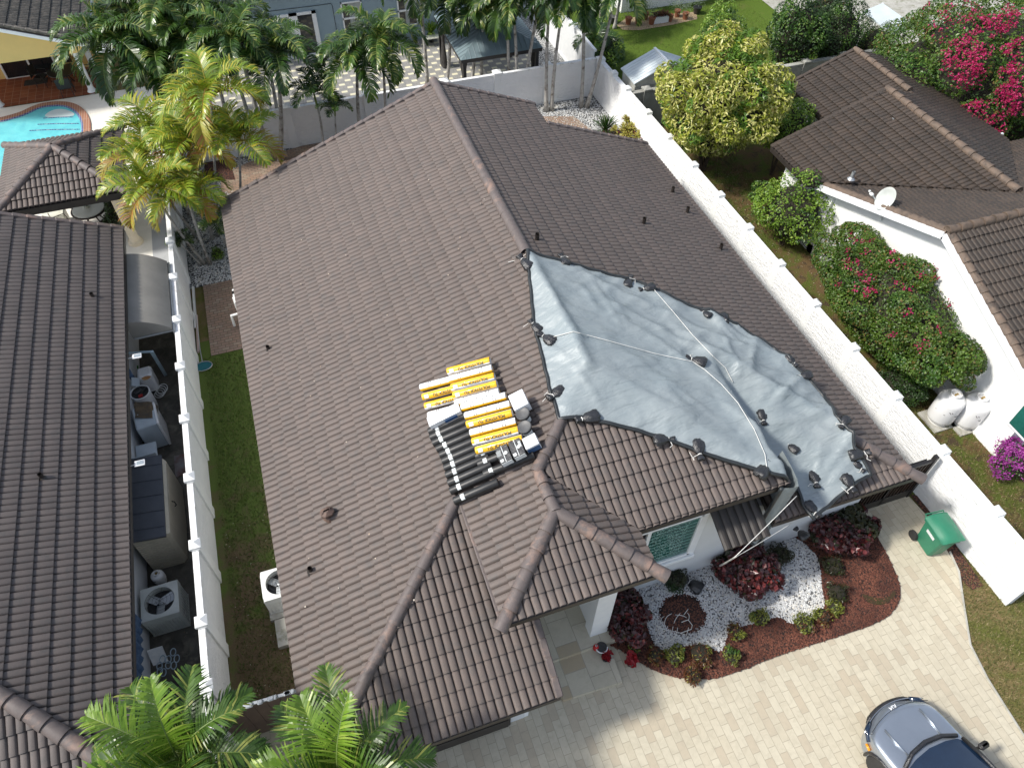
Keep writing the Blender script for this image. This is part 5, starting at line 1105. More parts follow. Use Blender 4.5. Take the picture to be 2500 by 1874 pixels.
for (x, y, sx) in ((hx0+.24, hy0+.5, 1), (hx1-.24, hy0+.55, 1), (hx0+.24, hy1-.5, 1), (hx1-.24, hy1-.5, 1)):
    m2 = MB(); m2.lathe((x, y, .08), [(.16, 0), (.13, .5), (.07, 1.2), (.12, 1.5), (.2, 2.0)], 12, T=Matrix.Diagonal((1, 1.5, 1))); m2.build('curtain', M['black_cloth'], Z2)
# white shed in the far yard
sp = [at(1516, 165, 2.0), at(1552, 203, 2.0)]
SH = thing('garden_shed', (17.4, 29.6, 0), 'white metal garden shed with a ribbed gable roof on the far lawn', 'shed'); x0, y1, y0 = sp[0].x+.0, sp[0].y, sp[1].y; x1 = x0+3.0; xm = (x0+x1)/2
mb = MB(); mb.b2(x0+.08, x1-.08, y0+.08, y1-.08, 0, 1.95); mb.add([(x0+.08, y0+.08, 1.95), (x1-.08, y0+.08, 1.95), (xm, y0+.08, 2.55), (x0+.08, y1-.08, 1.95), (x1-.08, y1-.08, 1.95), (xm, y1-.08, 2.55)], [(0, 1, 2), (4, 3, 5)])
for i in range(9): mb.b2(x0+.06, x1-.06, y0+.06, y0+.08, .1+i*.21, .115+i*.21)
mb.build('wall', M['shed_g'], SH)
for s_ in (0, 1):
    mb = MB(); xa, xb = (x0, xm) if s_ == 0 else (x1, xm); za, zb = 1.98, 2.62; mb.add([(xa, y0, za), (xb, y0, zb), (xb, y1, zb), (xa, y1, za), (xa, y0, za-.05), (xb, y0, zb-.05), (xb, y1, zb-.05), (xa, y1, za-.05)], [(0, 1, 2, 3), (4, 7, 6, 5), (0, 4, 5, 1), (1, 5, 6, 2), (2, 6, 7, 3), (3, 7, 4, 0)])
    for i in range(1, 8): yq = y0+(y1-y0)*i/8; mb.tube([(xa, yq, za+.008), (xb, yq, zb+.008)], .012, 4)
    mb.build('roof_panel', M['shed_w'], SH)
mb = MB(); mb.b2(xm-.05, xm+.05, y0-.01, y1+.01, 2.6, 2.66); mb.build('trim', M['white_paint'], SH)
# grey curved canopy over the alley
CN = thing('curved_canopy', (-4.85, 19.3, 0), 'curved grey fabric canopy bridging the alley to the white wall', 'canopy'); mb = MB(); n = 16; vs = []
for j in (0, 1):
    for k in range(n+1):
        t = k/n; x = -5.45+1.12*t; z = 2.28+.24*math.cos(t*1.9)*1.0-.16*t**4-.1*t; vs.append((x, 17.8+3.15*j, z))
mb.add(vs, [(k, k+1, n+2+k, n+1+k) for k in range(n)]); mb.add([vs[k] for k in range(n+1)]+[(-4.33, 17.8, 1.85), (-5.45, 17.8, 1.85)], [tuple(range(n+3))]); mb.add([(-4.33, 17.8, vs[n][2]), (-4.33, 20.95, vs[n][2]), (-4.33, 20.95, 1.85), (-4.33, 17.8, 1.85)], [(0, 1, 2, 3)])
mb.build('fabric', M['canopy'], CN, auto=True); mb = MB(); mb.tube([(-5.4, 17.78, 1.85), (-4.3, 17.78, 1.85), (-4.3, 20.97, 1.85)], .03, 6)
for y in (17.8, 20.9): mb.tube([(-4.32, y, 0), (-4.32, y, 1.85)], .03, 6)
mb.build('frame', M['galv'], CN)
mb = MB(); a, b = at(370, 858, 1.7), at(404, 915, .02); d = b-a; T = d.to_track_quat('Z', 'Y').to_matrix(); mb.box((a+b)/2, (.10, .06, d.length), T=T, bev=.005); mb.tube([at(305, 862, 1.7), a], .035, 6); tag(mb.build('leaning_post', mat('pale blue post', (.36, .46, .5), (.3, .4, .44), rough=.5)), 'pale blue post leaning below the curved canopy', 'post')
# pergola beside the yellow house
PG = thing('pergola', (-5.9, 39.5, 0), 'white translucent ribbed pergola roof right of the yellow house', 'pergola'); px_, py_ = ye+.12, yy; mb = MB(); mb.b2(px_, px_+2.6, py_, py_+3.3, 2.38, 2.40); mb.build('roof_sheet', M['poly'], PG)
mb = MB()
for i in range(12): mb.b2(px_, px_+2.6, py_+.1+i*.28, py_+.14+i*.28, 2.405, 2.44)
mb.b2(px_, px_+2.6, py_-.08, py_, 2.25, 2.42); mb.build('rafter', M['white_paint'], PG)
for (x, y) in ((px_+2.5, py_), (px_+2.5, py_+3.2)): mb = MB(); mb.b2(x-.05, x+.05, y-.05, y+.05, 0, 2.3); mb.build('post', M['white_paint'], PG)
PG = thing('pergola', (-2, 38, 0), 'white slatted pergola roof joined to the left of the blue house', 'pergola'); q0, q1 = at(540, 40, 2.6), at(470, 0, 2.6); mb = MB()
for i in range(18): mb.b2(-4.6, -2.25, 37.3+i*.24, 37.42+i*.24, 2.52, 2.58)
mb.build('slats', M['white_paint'], PG); mb = MB(); mb.b2(-2.35, -2.2, 37.2, 42, 2.42, 2.52); mb.b2(-4.65, -4.5, 37.2, 42, 2.42, 2.52); mb.b2(-4.6, -4.5, 37.3, 37.4, 0, 2.42); mb.build('frame', M['white_paint'], PG)
LB = thing('lean_to_roof', (28, 26.6, 0), 'tilted pale lean-to roof on white posts behind the hedge, top right', 'shelter'); P4 = [at(2107, 28, 2.6), at(2155, 8, 2.6), at(2215, 50, 2.3), at(2180, 85, 2.2)]
mb = MB(); mb.add(P4+[p-Vector((0, 0, .06)) for p in P4], [(0, 1, 2, 3), (7, 6, 5, 4), (0, 4, 5, 1), (1, 5, 6, 2), (2, 6, 7, 3), (3, 7, 4, 0)]); mb.build('roof_panel', M['shed_w'], LB)
mb = MB(); mb.tube([P4[0]-Vector((0, 0, 2.6)), P4[0]], .05, 6); mb.tube([P4[3]-Vector((0, 0, 2.2)), P4[3]], .05, 6); mb.tube([P4[1]-Vector((0, 0, 2.6)), P4[1]], .05, 6); mb.build('post', M['white_paint'], LB)
struct('far_patio', rect(27, 40, 29, 45, .03), M['concrete'])
# ================================================================ POOL
edge_px = [(-60, 305), (0, 300), (30, 292), (60, 283), (90, 268), (110, 262), (145, 259), (170, 263), (190, 275), (203, 295), (206, 320), (200, 350), (150, 400), (60, 430), (-60, 440)]
pe = smooth_poly(gpx(edge_px), 3); c_ = Vector((sum(p.x for p in pe)/len(pe), sum(p.y for p in pe)/len(pe)))
struct('pool_water', sheet([tuple(p) for p in pe], .042), M['water'])
def ringm(pe, o0, o1, z0, z1):
    n = len(pe); out = []
    for i in range(n):
        a, b = pe[i-1], pe[(i+1) % n]; t = (b-a).normalized(); nn = Vector((t.y, -t.x)); nn = nn if (pe[i]-c_).dot(nn) > 0 else -nn; out.append(nn)
    mb = MB(); vs = [(p+q*o0).to_tuple()+(z0,) for p, q in zip(pe, out)]+[(p+q*o1).to_tuple()+(z1,) for p, q in zip(pe, out)]; mb.add(vs, [(i, (i+1) % n, n+(i+1) % n, n+i) for i in range(n)]); return mb, out
mb, _ = ringm(pe, 0, .30, .075, .075); m2, _ = ringm(pe, .0, .0, .043, .075); mb.add(m2.v, m2.f); m2, _ = ringm(pe, .3, .3, .075, .03); mb.add(m2.v, m2.f); tag(mb.build('pool_coping', M['pool_coping']), 'brick-red coping curving round the end of the turquoise pool', 'pool edge')
mb, _ = ringm(pe, -.09, -.002, .05, .074); struct('pool_waterline_tiles', mb, M['blue_tile'])
mb = MB()
for k, (a, b) in enumerate((((106, 289), (178, 286)), ((92, 304), (192, 302)), ((72, 319), (194, 316)))): mb.tube([at(a[0], a[1], .05), at((a[0]+b[0])/2, (a[1]+b[1])/2-1, .05), at(b[0], b[1], .05)], .02, 5)
struct('pool_step_lines', mb, M['blue_tile'])
wsh = smooth_poly(gpx([(106, 290), (178, 287), (185, 280), (165, 270), (140, 268), (118, 276)]), 2); struct('pool_step', sheet([tuple(p) for p in wsh], .047), mat('pale pool step', (.62, .70, .70), (.55, .66, .67), rough=.3))
# ================================================================ AIR CONDITIONERS, ALLEY THINGS
def ac_unit(c, w_, d_, h, label, m1, z0=0, rz=0, grp='air conditioner units'):
    root = thing('air_conditioner', (c[0], c[1], z0), label, 'air conditioner', grp); x, y = c[0], c[1]
    mb = MB(); fr = .05
    mb.b2(x-w_/2, x+w_/2, y-d_/2, y+d_/2, z0, z0+.05); mb.b2(x-w_/2+.02, x+w_/2-.02, y-d_/2+.02, y+d_/2-.02, z0+.05, z0+h-.23)
    n = 11
    for i in range(n):
        t = (i+.5)/n
        for sy in (-1, 1): mb.b2(x-w_/2+t*w_-.025, x-w_/2+t*w_+.018, y+sy*(d_/2-.012)-.009, y+sy*(d_/2-.012)+.009, z0+.05, z0+h-.06)
        for sx in (-1, 1): mb.b2(x+sx*(w_/2-.012)-.009, x+sx*(w_/2-.012)+.009, y-d_/2+t*d_-.025, y-d_/2+t*d_+.018, z0+.05, z0+h-.06)
    mb.build('louvred_case', m1, root)
    mb = MB(); n = 32; R_ = min(w_, d_)*.40; z = z0+h; vs = []
    def sq(a):
        c_, s_ = math.cos(a), math.sin(a); k = 1/max(abs(c_)/(w_/2), abs(s_)/(d_/2)); return (x+c_*k, y+s_*k)
    for k in range(n): a = 2*math.pi*k/n; vs.append((*sq(a), z))
    for k in range(n): a = 2*math.pi*k/n; vs.append((x+R_*math.cos(a), y+R_*math.sin(a), z+.015))
    for k in range(n): a = 2*math.pi*k/n; vs.append((x+R_*math.cos(a), y+R_*math.sin(a), z-.2))
    for k in range(n): a = 2*math.pi*k/n; vs.append((*sq(a), z-.235))
    mb.add(vs, [(i, (i+1) % n, n+(i+1) % n, n+i) for i in range(n)]+[(n+i, n+(i+1) % n, 2*n+(i+1) % n, 2*n+i) for i in range(n)]+[(3*n+i, 3*n+(i+1) % n, (i+1) % n, i) for i in range(n)]); mb.build('top_panel', m1, root, auto=True)
    mb = MB(); mb.lathe((x, y, z-.19), [(R_*.99, 0), (R_*.99, .005)], 24); mb.build('fan_well', M['black'], root)
    mb = MB(); mb.lathe((x, y, z-.16), [(.06, 0), (.06, .08), (.02, .1)], 12)
    for k in range(3):
        a = 2*math.pi*k/3+.4; T = Matrix.Rotation(a, 3, 'Z') @ Matrix.Rotation(R(18), 3, 'X'); mb.box((x+math.cos(a)*R_*.55, y+math.sin(a)*R_*.55, z-.12), (R_*.8, R_*.62, .01), T=T)
    mb.build('fan', M['galv'], root)
    mb = MB()
    for k in range(4): mb.lathe((x, y, z+.006), [(R_*(k+1)/4-.003, 0), (R_*(k+1)/4+.003, 0), (R_*(k+1)/4, .006)], 28) if False else mb.tube([(x+R_*(k+1)/4.05*math.cos(a), y+R_*(k+1)/4.05*math.sin(a), z+.01) for a in np.linspace(0, 2*math.pi, 25)], .0035, 4)
    for k in range(3): a = math.pi*k/3+.3; mb.tube([(x-R_*math.cos(a), y-R_*math.sin(a), z+.012), (x+R_*math.cos(a), y+R_*math.sin(a), z+.012)], .004, 4)
    mb.build('guard', M['dark_metal'], root); return root
q = [at(345, 1441, .85), at(430, 1420, .85), at(434, 1492, .85), at(349, 1513, .85)]; cq = sum(q, Vector())/4
ac_unit((cq.x, cq.y), .86, .86, .85, 'grey louvred air conditioner standing in the dark alley behind the white wall', M['ac'])
q = at(668, 1430, .8); mb = MB(); mb.b2(-3.05, -1.75, 8.75, 9.8, 0, .12); struct('condenser_slab', mb, M['concrete'])
ac_unit((-2.60, 9.30), .84, .80, .75, 'white-topped air conditioner half hidden under the eave of the middle house', M['ac_w'], .12)
mb = MB(); mb.b2(-2.95, -2.2, 8.0, 8.7, 0, .18); tag(mb.build('concrete_block', M['concrete']), 'mossy concrete block at the end of the condenser slab', 'block')
def tank(name, base, r, h, label, strap=False, grp=None):
    root = thing(name, base, label, 'gas tank', grp); mb = MB(); mb.lathe(base, [(r*.8, .05), (r*.82, .08), (r*.97, .14), (r, .22), (r, h*.72), (r*.97, h*.78), (r*.86, h*.85), (r*.6, h*.90), (r*.2, h*.92)], 30); mb.lathe(base, [(r*.78, 0), (r*.8, .1)], 24); mb.build('shell', M['tank'], root, auto=True)
    mb = MB(); n = 24; vs = []
    for (rr, z) in ((r*.42, h*.86), (r*.42, h*1.0), (r*.38, h*1.0), (r*.38, h*.86)):
        for k in range(n): a = 2*math.pi*k/n; vs.append((base[0]+rr*math.cos(a), base[1]+rr*math.sin(a), base[2]+z))
    mb.add(vs, [(i*n+k, i*n+(k+1) % n, (i+1)*n+(k+1) % n, (i+1)*n+k) for i in range(3) for k in range(n)]); mb.tube([(base[0]+r*.41*math.cos(a), base[1]+r*.41*math.sin(a), base[2]+h) for a in np.linspace(0, 2*math.pi, 25)], .014, 6); mb.build('collar', M['tank'], root, auto=True)
    mb = MB(); mb.tube([Vector(base)+Vector((0, 0, h*.88)), Vector(base)+Vector((0, 0, h*.95))], .025, 8); mb.box(Vector(base)+Vector((.03, 0, h*.96)), (.1, .04, .04)); mb.build('valve', mat('brass valve', (.5, .34, .12), rough=.35, metal=.8), root)
    m2 = MB(); an = R(232)
    for k in range(5): m2.box((base[0]+(r*1.0+.002)*math.cos(an+.06*k), base[1]+(r*1.0+.002)*math.sin(an+.06*k), base[2]+h*(.62-.02*(k % 3))), (.006, .02, .018), rz=an)
    m2.build('stencil_mark', M['ink'], root); return root
gT = 'tall white gas tanks on concrete pads'
for i, (u, v, lb) in enumerate(((2290, 1022, 'left of the two tall white gas tanks under the bougainvillea hedge'), (2352, 1030, 'right of the two tall white gas tanks, next to the white house wall'))):
    b = at(u, v, .06); b.z = .06; mb = MB(); mb.b2(b.x-.42, b.x+.42, b.y-.40, b.y+.40, 0, .06); struct('tank_pad', mb, M['concrete']); tank('gas_tank', b, .38, 1.22, lb, grp=gT)
b = at(2290, 1022, .06); b2_ = at(2352, 1030, .06)
mb = MB(); pts = [(b.x-.38, b.y+.05, .68), (b.x-.3, b.y-.24, .66), (b.x, b.y-.395, .64), (b.x+.3, b.y-.30, .63), (b2_.x-.1, b2_.y-.39, .64), (b2_.x+.25, b2_.y-.30, .68), (17.6, b2_.y-.25, .86)]; mb.tube(pts, .008, 5); tag(mb.build('tie_cable', M['dark_metal'], smooth=True), 'thin dark cable strapping the two white gas tanks to the wall', 'cable')
bb = at(371, 1424, 0); tank('propane_cylinder', Vector((-5.55, 10.75, 0)), .16, .46, 'small white propane cylinder beside the alley air conditioner')
# appliances in the alley
def mini(name, label, cat, c, d, m, rz=0, bev=.03, part='body'):
    root = thing(name, (c[0], c[1], c[2]-d[2]/2), label, cat); mb = MB(); mb.box(c, d, rz=rz, bev=bev); mb.build(part, m, root); return root
r1 = mini('water_cooler_box', 'rounded white plastic box in the alley with a rusty stain on its lid', 'box', at(361, 925, .5)+Vector((0, 0, -.02)), (.42, .45, .75), M['tank'], .05, .06); mb = MB(); c = at(357, 922, .862); mb.add([(c.x+.13*math.cos(a)*(1+.15*math.sin(3*a)), c.y+.08*math.sin(a), .857) for a in np.linspace(0, 6.28, 17)[:-1]], [tuple(range(16))]); mb.build('stain', mat('rusty stain', (.45, .30, .12), (.35, .12, .04), scale=14), r1)
r1 = thing('plastic_barrel', at(347, 958, .0)+Vector((0, 0, 0)), 'open white plastic barrel full of odds and ends behind the fridge', 'barrel'); bc = at(342, 958, .82); bc.z = 0; r1.location = bc
mb = MB(); n = 26; mb.lathe(bc, [(.24, 0), (.27, .1), (.28, .4), (.27, .7), (.25, .8), (.27, .82)], n); mb.m[-1] = 1; mb.build('drum', [M['tank'], M['black']], r1, auto=True); mb = MB(); mb.tube([bc+Vector((.265*math.cos(a), .265*math.sin(a), .83)) for a in np.linspace(0, 6.28, 26)], .02, 6); mb.build('rim', M['tank'], r1)
mb = MB(); mb.box(bc+Vector((.02, -.16, .85)), (.12, .1, .04), rz=.2, bev=.01); mb.build('red_jug', M['red_pl'], r1)
mb = MB(); mb.box(bc+Vector((-.05, .05, .84)), (.22, .12, .06), rz=.6, bev=.02); mb.box(bc+Vector((.1, .03, .84)), (.05, .3, .03), rz=-.6); mb.build('clutter', M['blackpl'], r1)
fc = [at(325, 1035, .8), at(368, 1015, .8)]; f0 = at(366, 1030, .75)
r1 = thing('fridge', (f0.x, f0.y, 0), 'pale fridge standing in the alley, its back half under a brown canvas', 'fridge'); mb = MB(); mb.box((f0.x-.05, f0.y-.0, .55), (.55, .85, 1.05), rz=.12, bev=.03); mb.build('cabinet', M['fridge'], r1); mb = MB(); mb.box((f0.x+.255, f0.y+.02, .55), (.06, .84, 1.04), rz=.12, bev=.012); mb.build('door', M['tank'], r1)
mb = MB(); n = 12; vs = []
for j in range(n+1):
    for i in range(n+1):
        x = -.33+.66*i/n; y = -.02+.62*j/n-.18*(i/n); z = 1.10+.05*noise.noise(Vector((x*6, y*6, 1)))-(.35*max(0, i/n-.86)/.14*.6)-(.3*max(0, .12-i/n)/.12); vs.append((f0.x-.05+x, f0.y+y, z))
mb.add(vs, [(j*(n+1)+i, j*(n+1)+i+1, (j+1)*(n+1)+i+1, (j+1)*(n+1)+i) for j in range(n) for i in range(n)]); tag(mb.build('canvas_sheet', M['brown_cloth'], smooth=True), 'crumpled brown canvas thrown over the fridge', 'cloth')
c = at(362, 1130, .6); mb = MB(); mb.box((c.x, c.y, .5), (.62, .04, .95), rz=.05, bev=.01); mb.box((c.x-.02, c.y+.32, .62), (.55, .62, .05), T=Matrix.Rotation(.22, 3, 'X'), bev=.01); tag(mb.build('flat_panel', M['fridge']), 'pale flat panels leaning between the fridge and the resin shed', 'panel')
s0, s1, s2 = at(395, 1112, 1.55), at(363, 1312, 1.55), at(316, 1320, 1.5)
SD = thing('resin_shed', (-5.3, 11.9, 0), 'beige resin storage shed with a dark roof panel in the alley', 'shed'); sx1 = s0.x-.05; sy1, sy0 = s0.y, s1.y; mb = MB(); mb.b2(sx1-.75, sx1, sy0, sy1, 0, 1.5)
mb.add([(sx1, sy0, 0), (sx1, sy1, 0), (sx1, sy1, 1.5), (sx1, sy0, 1.5)]+[(sx1+.10, sy0+.08, .05), (sx1+.13, (sy0+sy1)/2, .05), (sx1+.10, sy1-.08, .05), (sx1+.10, sy1-.08, 1.4), (sx1+.12, (sy0+sy1)/2, 1.42), (sx1+.10, sy0+.08, 1.4)], [(4, 5, 8, 9), (5, 6, 7, 8), (3, 9, 8, 7, 2), (0, 4, 9, 3), (1, 2, 7, 6), (0, 1, 6, 5, 4)])
for i in range(14): mb.b2(sx1-.74, sx1-.01, sy0-.012, sy0, .08+i*.1, .13+i*.1)
mb.build('wall', M['beige'], SD); mb = MB(); mb.add([(sx1-.95, sy0-.08, 1.72), (sx1+.03, sy0-.06, 1.52), (sx1+.03, sy1+.06, 1.52), (sx1-.95, sy1+.06, 1.72), (sx1-.95, sy0-.08, 1.66), (sx1+.03, sy0-.06, 1.46), (sx1+.03, sy1+.06, 1.46), (sx1-.95, sy1+.06, 1.66)], [(0, 1, 2, 3), (7, 6, 5, 4), (0, 4, 5, 1), (1, 5, 6, 2), (2, 6, 7, 3), (3, 7, 4, 0)])
for i in range(5): y = sy0+(sy1-sy0)*(i+.5)/5; mb.box((sx1-.46, y, 1.628), (.96, .02, .02), T=Matrix.Rotation(.2, 3, 'Y'))
mb.build('roof', M['slate'], SD); mb = MB(); mb.tube([(sx1+.14, (sy0+sy1)/2-.1, 1.0), (sx1+.19, (sy0+sy1)/2-.1, 1.05), (sx1+.19, (sy0+sy1)/2-.1, 1.2), (sx1+.14, (sy0+sy1)/2-.1, 1.25)], .015, 5); mb.build('handle', M['dark_metal'], SD)
for (u, v, lb) in ((334, 869, 'small white-framed solar lamp on a rod at the upper part of the left eave'), (341, 1130, 'small white-framed solar lamp on a rod at the middle of the left eave')):
    p = at(u, v, 2.62); root = thing('solar_lamp', p, lb, 'lamp', 'solar lamps on the eave'); mb = MB(); mb.box(p, (.24, .17, .03), T=Matrix.Rotation(.05, 3, 'Y'), bev=.008); mb.build('frame', M['tank'], root); mb = MB(); mb.box(p+Vector((0, 0, .0165)), (.19, .12, .004)); mb.build('solar_cell', M['solar'], root); mb = MB(); mb.tube([p-Vector((.1, 0, .01)), Vector((-5.36, p.y, 2.6))], .01, 5); mb.build('rod', M['tank'], root)
c = at(330, 905, .1); mb = MB(); vs = [(c.x+.25*(i/4-.5)*1.2, c.y+.14*(j/2-.5)+.03*math.sin(i), .25+.05*noise.noise(Vector((i, j, 0)))) for j in range(3) for i in range(5)]; mb.add(vs, [(j*5+i, j*5+i+1, j*5+i+6, j*5+i+5) for j in range(2) for i in range(4)]); tag(mb.build('rag', M['greencl']), 'green rag in the dark under the canopy', 'cloth')
mb = MB(); mb.box(at(322, 935, .5), (.3, .35, .9), rz=.3, bev=.03); tag(mb.build('blue_tote', M['blue_fab']), 'dark blue tote against the left house wall', 'box'); mb = MB(); mb.box(at(331, 932, .95), (.22, .34, .02), T=Matrix.Rotation(.5, 3, 'Y'), bev=.006); tag(mb.build('cutting_board', M['fridge']), 'pale blue board with a slot handle leaning on the blue tote', 'board')
mb = MB(); c = at(383, 955, .2); mb.tube([Vector((c.x+.14*math.cos(a)+.01*a, c.y+.17*math.sin(a), .03+.012*a)) for a in np.linspace(0, 22, 90)], .014, 5); tag(mb.build('garden_hose', M['pvc'], smooth=True), 'coiled grey hose beside the white plastic box', 'hose')
mb = MB(); n = 40
for k in range(2):
    for i in range(n): pass
vs = [(-5.86+.035*math.sin(i*1.9)*(.4+.6*j/3)+.02*j, 7.0+i*.07, 2.0-.4*j) for j in range(4) for i in range(36)]; mb.add(vs, [(j*36+i, j*36+i+1, (j+1)*36+i+1, (j+1)*36+i) for j in range(3) for i in range(35)]); tag(mb.build('folded_awning', M['blue_fab'], smooth=True), 'folded blue fabric awning along the left house wall', 'awning')
mb = MB()
for i in range(9):
    x, y = -5.5+.10*(i % 5)+random.uniform(-.02, .02), 8.1+.09*(i//2)-.05*(i % 2); mb.tube([(x+.06*math.cos(a), y+.09*math.sin(a), .65) for a in np.linspace(0, 6.28, 14)], .012, 5)
tag(mb.build('wire_rack', mat('blue grey wire', (.25, .32, .36), rough=.4)), 'blue-grey wire rack of loops in the alley', 'rack')
mb = MB(); n = 24; vs = []
for j in range(n+1):
    for i in range(n+1):
        x, y = -5.55+1.1*i/n, 6.2+1.75*j/n; e = math.sin(math.pi*i/n)**.5*math.sin(math.pi*j/n)**.5; vs.append((x, y, .02+.75*e*(1+.35*noise.noise(Vector((x*2.2, y*2.2, 0))))+.06*noise.noise(Vector((x*9, y*5, 2)))))
mb.add(vs, [(j*(n+1)+i, j*(n+1)+i+1, (j+1)*(n+1)+i+1, (j+1)*(n+1)+i) for j in range(n) for i in range(n)]); tag(mb.build('covered_pile', M['black_cloth'], smooth=True), 'heap under a dark grey canvas in the lower alley', 'heap')
mb = MB(); mb.box(at(385, 1600, .25), (.34, .03, .45), T=Matrix.Rotation(-.5, 3, 'X')); tag(mb.build('white_board', M['wrap_w']), 'small pale board leaning by the wire rack', 'board')
mb = MB(); c = at(442, 1135, .01); mb.box((c.x, c.y, .012), (.34, .75, .02)); tag(mb.build('metal_hatch', mat('rusty hatch', (.12, .05, .035), (.2, .2, .2), scale=3, rough=.6)), 'rusty flat hatch in the alley floor next to the wall', 'hatch')
# pool equipment and net on the brick path
PE = thing('pool_pump', (-2.5, 19.7, .05), 'black sand filter with thick white pvc pipes by the eave', 'pump'); mb = MB(); c = Vector((-2.35, 19.35, .05)); mb.lathe(c, [(.2, 0), (.27, .1), (.27, .45), (.22, .6), (.1, .68), (.05, .74)], 20); mb.lathe(c+Vector((0, -.62, 0)), [(.12, 0), (.12, .25), (.05, .3)], 14); mb.build('filter_body', M['blackpl'], PE, auto=True)
mb = MB(); mb.tube([(-2.62, 20.25, .8), (-2.62, 19.6, .8), (-2.62, 19.6, .3)], .045, 8); mb.tube([(-2.36, 20.25, .8), (-2.36, 19.85, .8)], .045, 8); mb.tube([(-2.62, 19.95, .8), (-2.3, 19.95, .8)], .045, 8); mb.tube([(-2.5, 19.35, .55), (-2.85, 19.38, .5), (-2.86, 19.3, .1)], .045, 8); mb.tube([(-2.68, 20.1, .6), (-2.68, 20.1, .1)], .05, 8); mb.build('pvc_pipe', M['pvc'], PE, auto=True)
mb = MB()
for x in (-2.62, -2.36): mb.tube([(x, 20.05, .8), (x, 20.05, .9)], .05, 8)
mb.build('valve', M['dark_metal'], PE)
NT = thing('pool_net', at(495, 893, .05), 'teal leaf net on a long pole at the end of the brick path', 'net'); c = at(497, 894, .05); mb = MB(); mb.add([c+Vector((.27*math.cos(a), .2*math.sin(a), 0)) for a in np.linspace(0, 6.28, 15)[:-1]], [tuple(range(14))]); mb.build('net', M['teal_net'], NT); mb = MB(); mb.tube([c+Vector((.27*math.cos(a), .2*math.sin(a), .012)) for a in np.linspace(0, 6.28, 15)], .014, 5); mb.tube([c+Vector((-.02, .2, .01)), at(488, 850, .1), at(478, 760, .5), at(474, 700, .7)], .014, 6); mb.build('pole', M['galv'], NT)
for i, (a, b, lb) in enumerate((((471, 700), (477, 800), 'long cream pipe lying along the wall base by the brick path'), ((480, 770), (484, 860), 'pinkish pipe lying lower along the wall base by the brick path'))):
    mb = MB(); mb.tube([at(*a, .05), at(*b, .05)], .04, 8); tag(mb.build('pipe', M['pvc'] if i == 0 else mat('pinkish pipe', (.5, .38, .34), rough=.5), auto=True), lb, 'pipe')
# ================================================================ SATELLITE DISH, FURNITURE
SDh = thing('satellite_dish', at(2158, 518, 3.4), 'grey satellite dish on the rake of the brown roof', 'satellite dish'); base = at(2158, 518, 3.42); c = at(2165, 486, 3.95); nrm = Vector((-.80, -.1, .45)).normalized(); T = nrm.to_track_quat('Z', 'X').to_matrix(); mb = MB(); mb.lathe(c, [(.012, 0), (.15, .012), (.27, .05), (.36, .1), (.37, .1), (.27, .035), (.15, -.005), (.01, -.02)], 26, T=T @ Matrix.Diagonal((1, .8, 1))); mb.build('reflector', M['ac'], SDh, auto=True)
mb = MB(); mb.tube([base-Vector((0, 0, .3)), base+Vector((0, 0, .1)), c-nrm*.05], .03, 6); e = at(2128, 474, 4.0); mb.tube([base+Vector((0, 0, .02)), e], .022, 6); mb.box(e, (.1, .14, .08), bev=.02); mb.box(e+Vector((.0, .12, .03)), (.06, .06, .06), bev=.01); mb.build('feed_arm', M['ac_w'], SDh)
def chair(c, rz, m, label, grp, name='patio_chair', dark=None):
    root = thing(name, c, label, 'chair', grp); T = Matrix.Rotation(rz, 3, 'Z'); c = Vector(c); f = lambda x, y, z: c+T @ Vector((x, y, z)); mb = MB(); mb.box(f(0, 0, .42), (.5, .48, .04), rz=rz, bev=.015); mb.build('seat', m, root)
    mb = MB(); vs = []; n = 8
    for j in (0, 1):
        for k in range(n+1): a = math.pi*(-.15+.30*k/n); vs.append(f(math.sin(a)*.62*1.0, -.24-.12*math.cos(a)+.07, .46 if j == 0 else .86+.06*math.cos(a*3)))
    mb.add(vs, [(k, k+1, n+2+k, n+1+k) for k in range(n)]); mb.tube(vs[n+1:], .016, 5); mb.tube([vs[0], vs[n+1]], .016, 5); mb.tube([vs[n], vs[-1]], .016, 5); mb.build('backrest', m, root)
    for sx in (-1, 1):
        for sy in (-1, 1): mb = MB(); mb.tube([f(sx*.22, sy*.2, .42), f(sx*.25, sy*.24, 0)], .016, 5); mb.build('leg', m, root)
        mb = MB(); mb.tube([f(sx*.27, -.2, .64), f(sx*.28, .18, .64), f(sx*.25, .22, .42)], .016, 5); mb.build('armrest', m, root)
    return root
def table(c, r, h, m, m2, label, rim=None):
    root = thing('round_table', c, label, 'table'); mb = MB(); mb.lathe((c[0], c[1], h-.04), [(r*.98, 0), (r, .02), (r*.98, .04)], 32); mb.build('tabletop', m, root, auto=True)
    if rim: mb = MB(); mb.lathe((c[0], c[1], h-.07), [(r*1.10, 0), (r*1.12, .03), (r*1.06, .05)], 32); mb.build('rim', rim, root, auto=True)
    for k in range(4): a = .8+k*1.57; mb = MB(); mb.tube([(c[0]+.1*math.cos(a), c[1]+.1*math.sin(a), h-.05), (c[0]+r*.7*math.cos(a), c[1]+r*.7*math.sin(a), 0)], .025, 6); mb.build('leg', m2, root)
    return root
pt = at(150, 175, .72); t0 = Vector((pt.x, pt.y, .06)); table(t0, .62, .76, M['dark_metal'], M['dark_metal'], 'round black metal table on the terracotta patio')
mb = MB(); mb.lathe((t0.x, t0.y, .763), [(.04, 0), (.03, .015)], 10); mb.build('umbrella_hole_ring', M['galv'], sc.objects[[o.name for o in sc.objects if o.name.startswith('round_table')][-1]])
gC = 'black metal patio chairs'
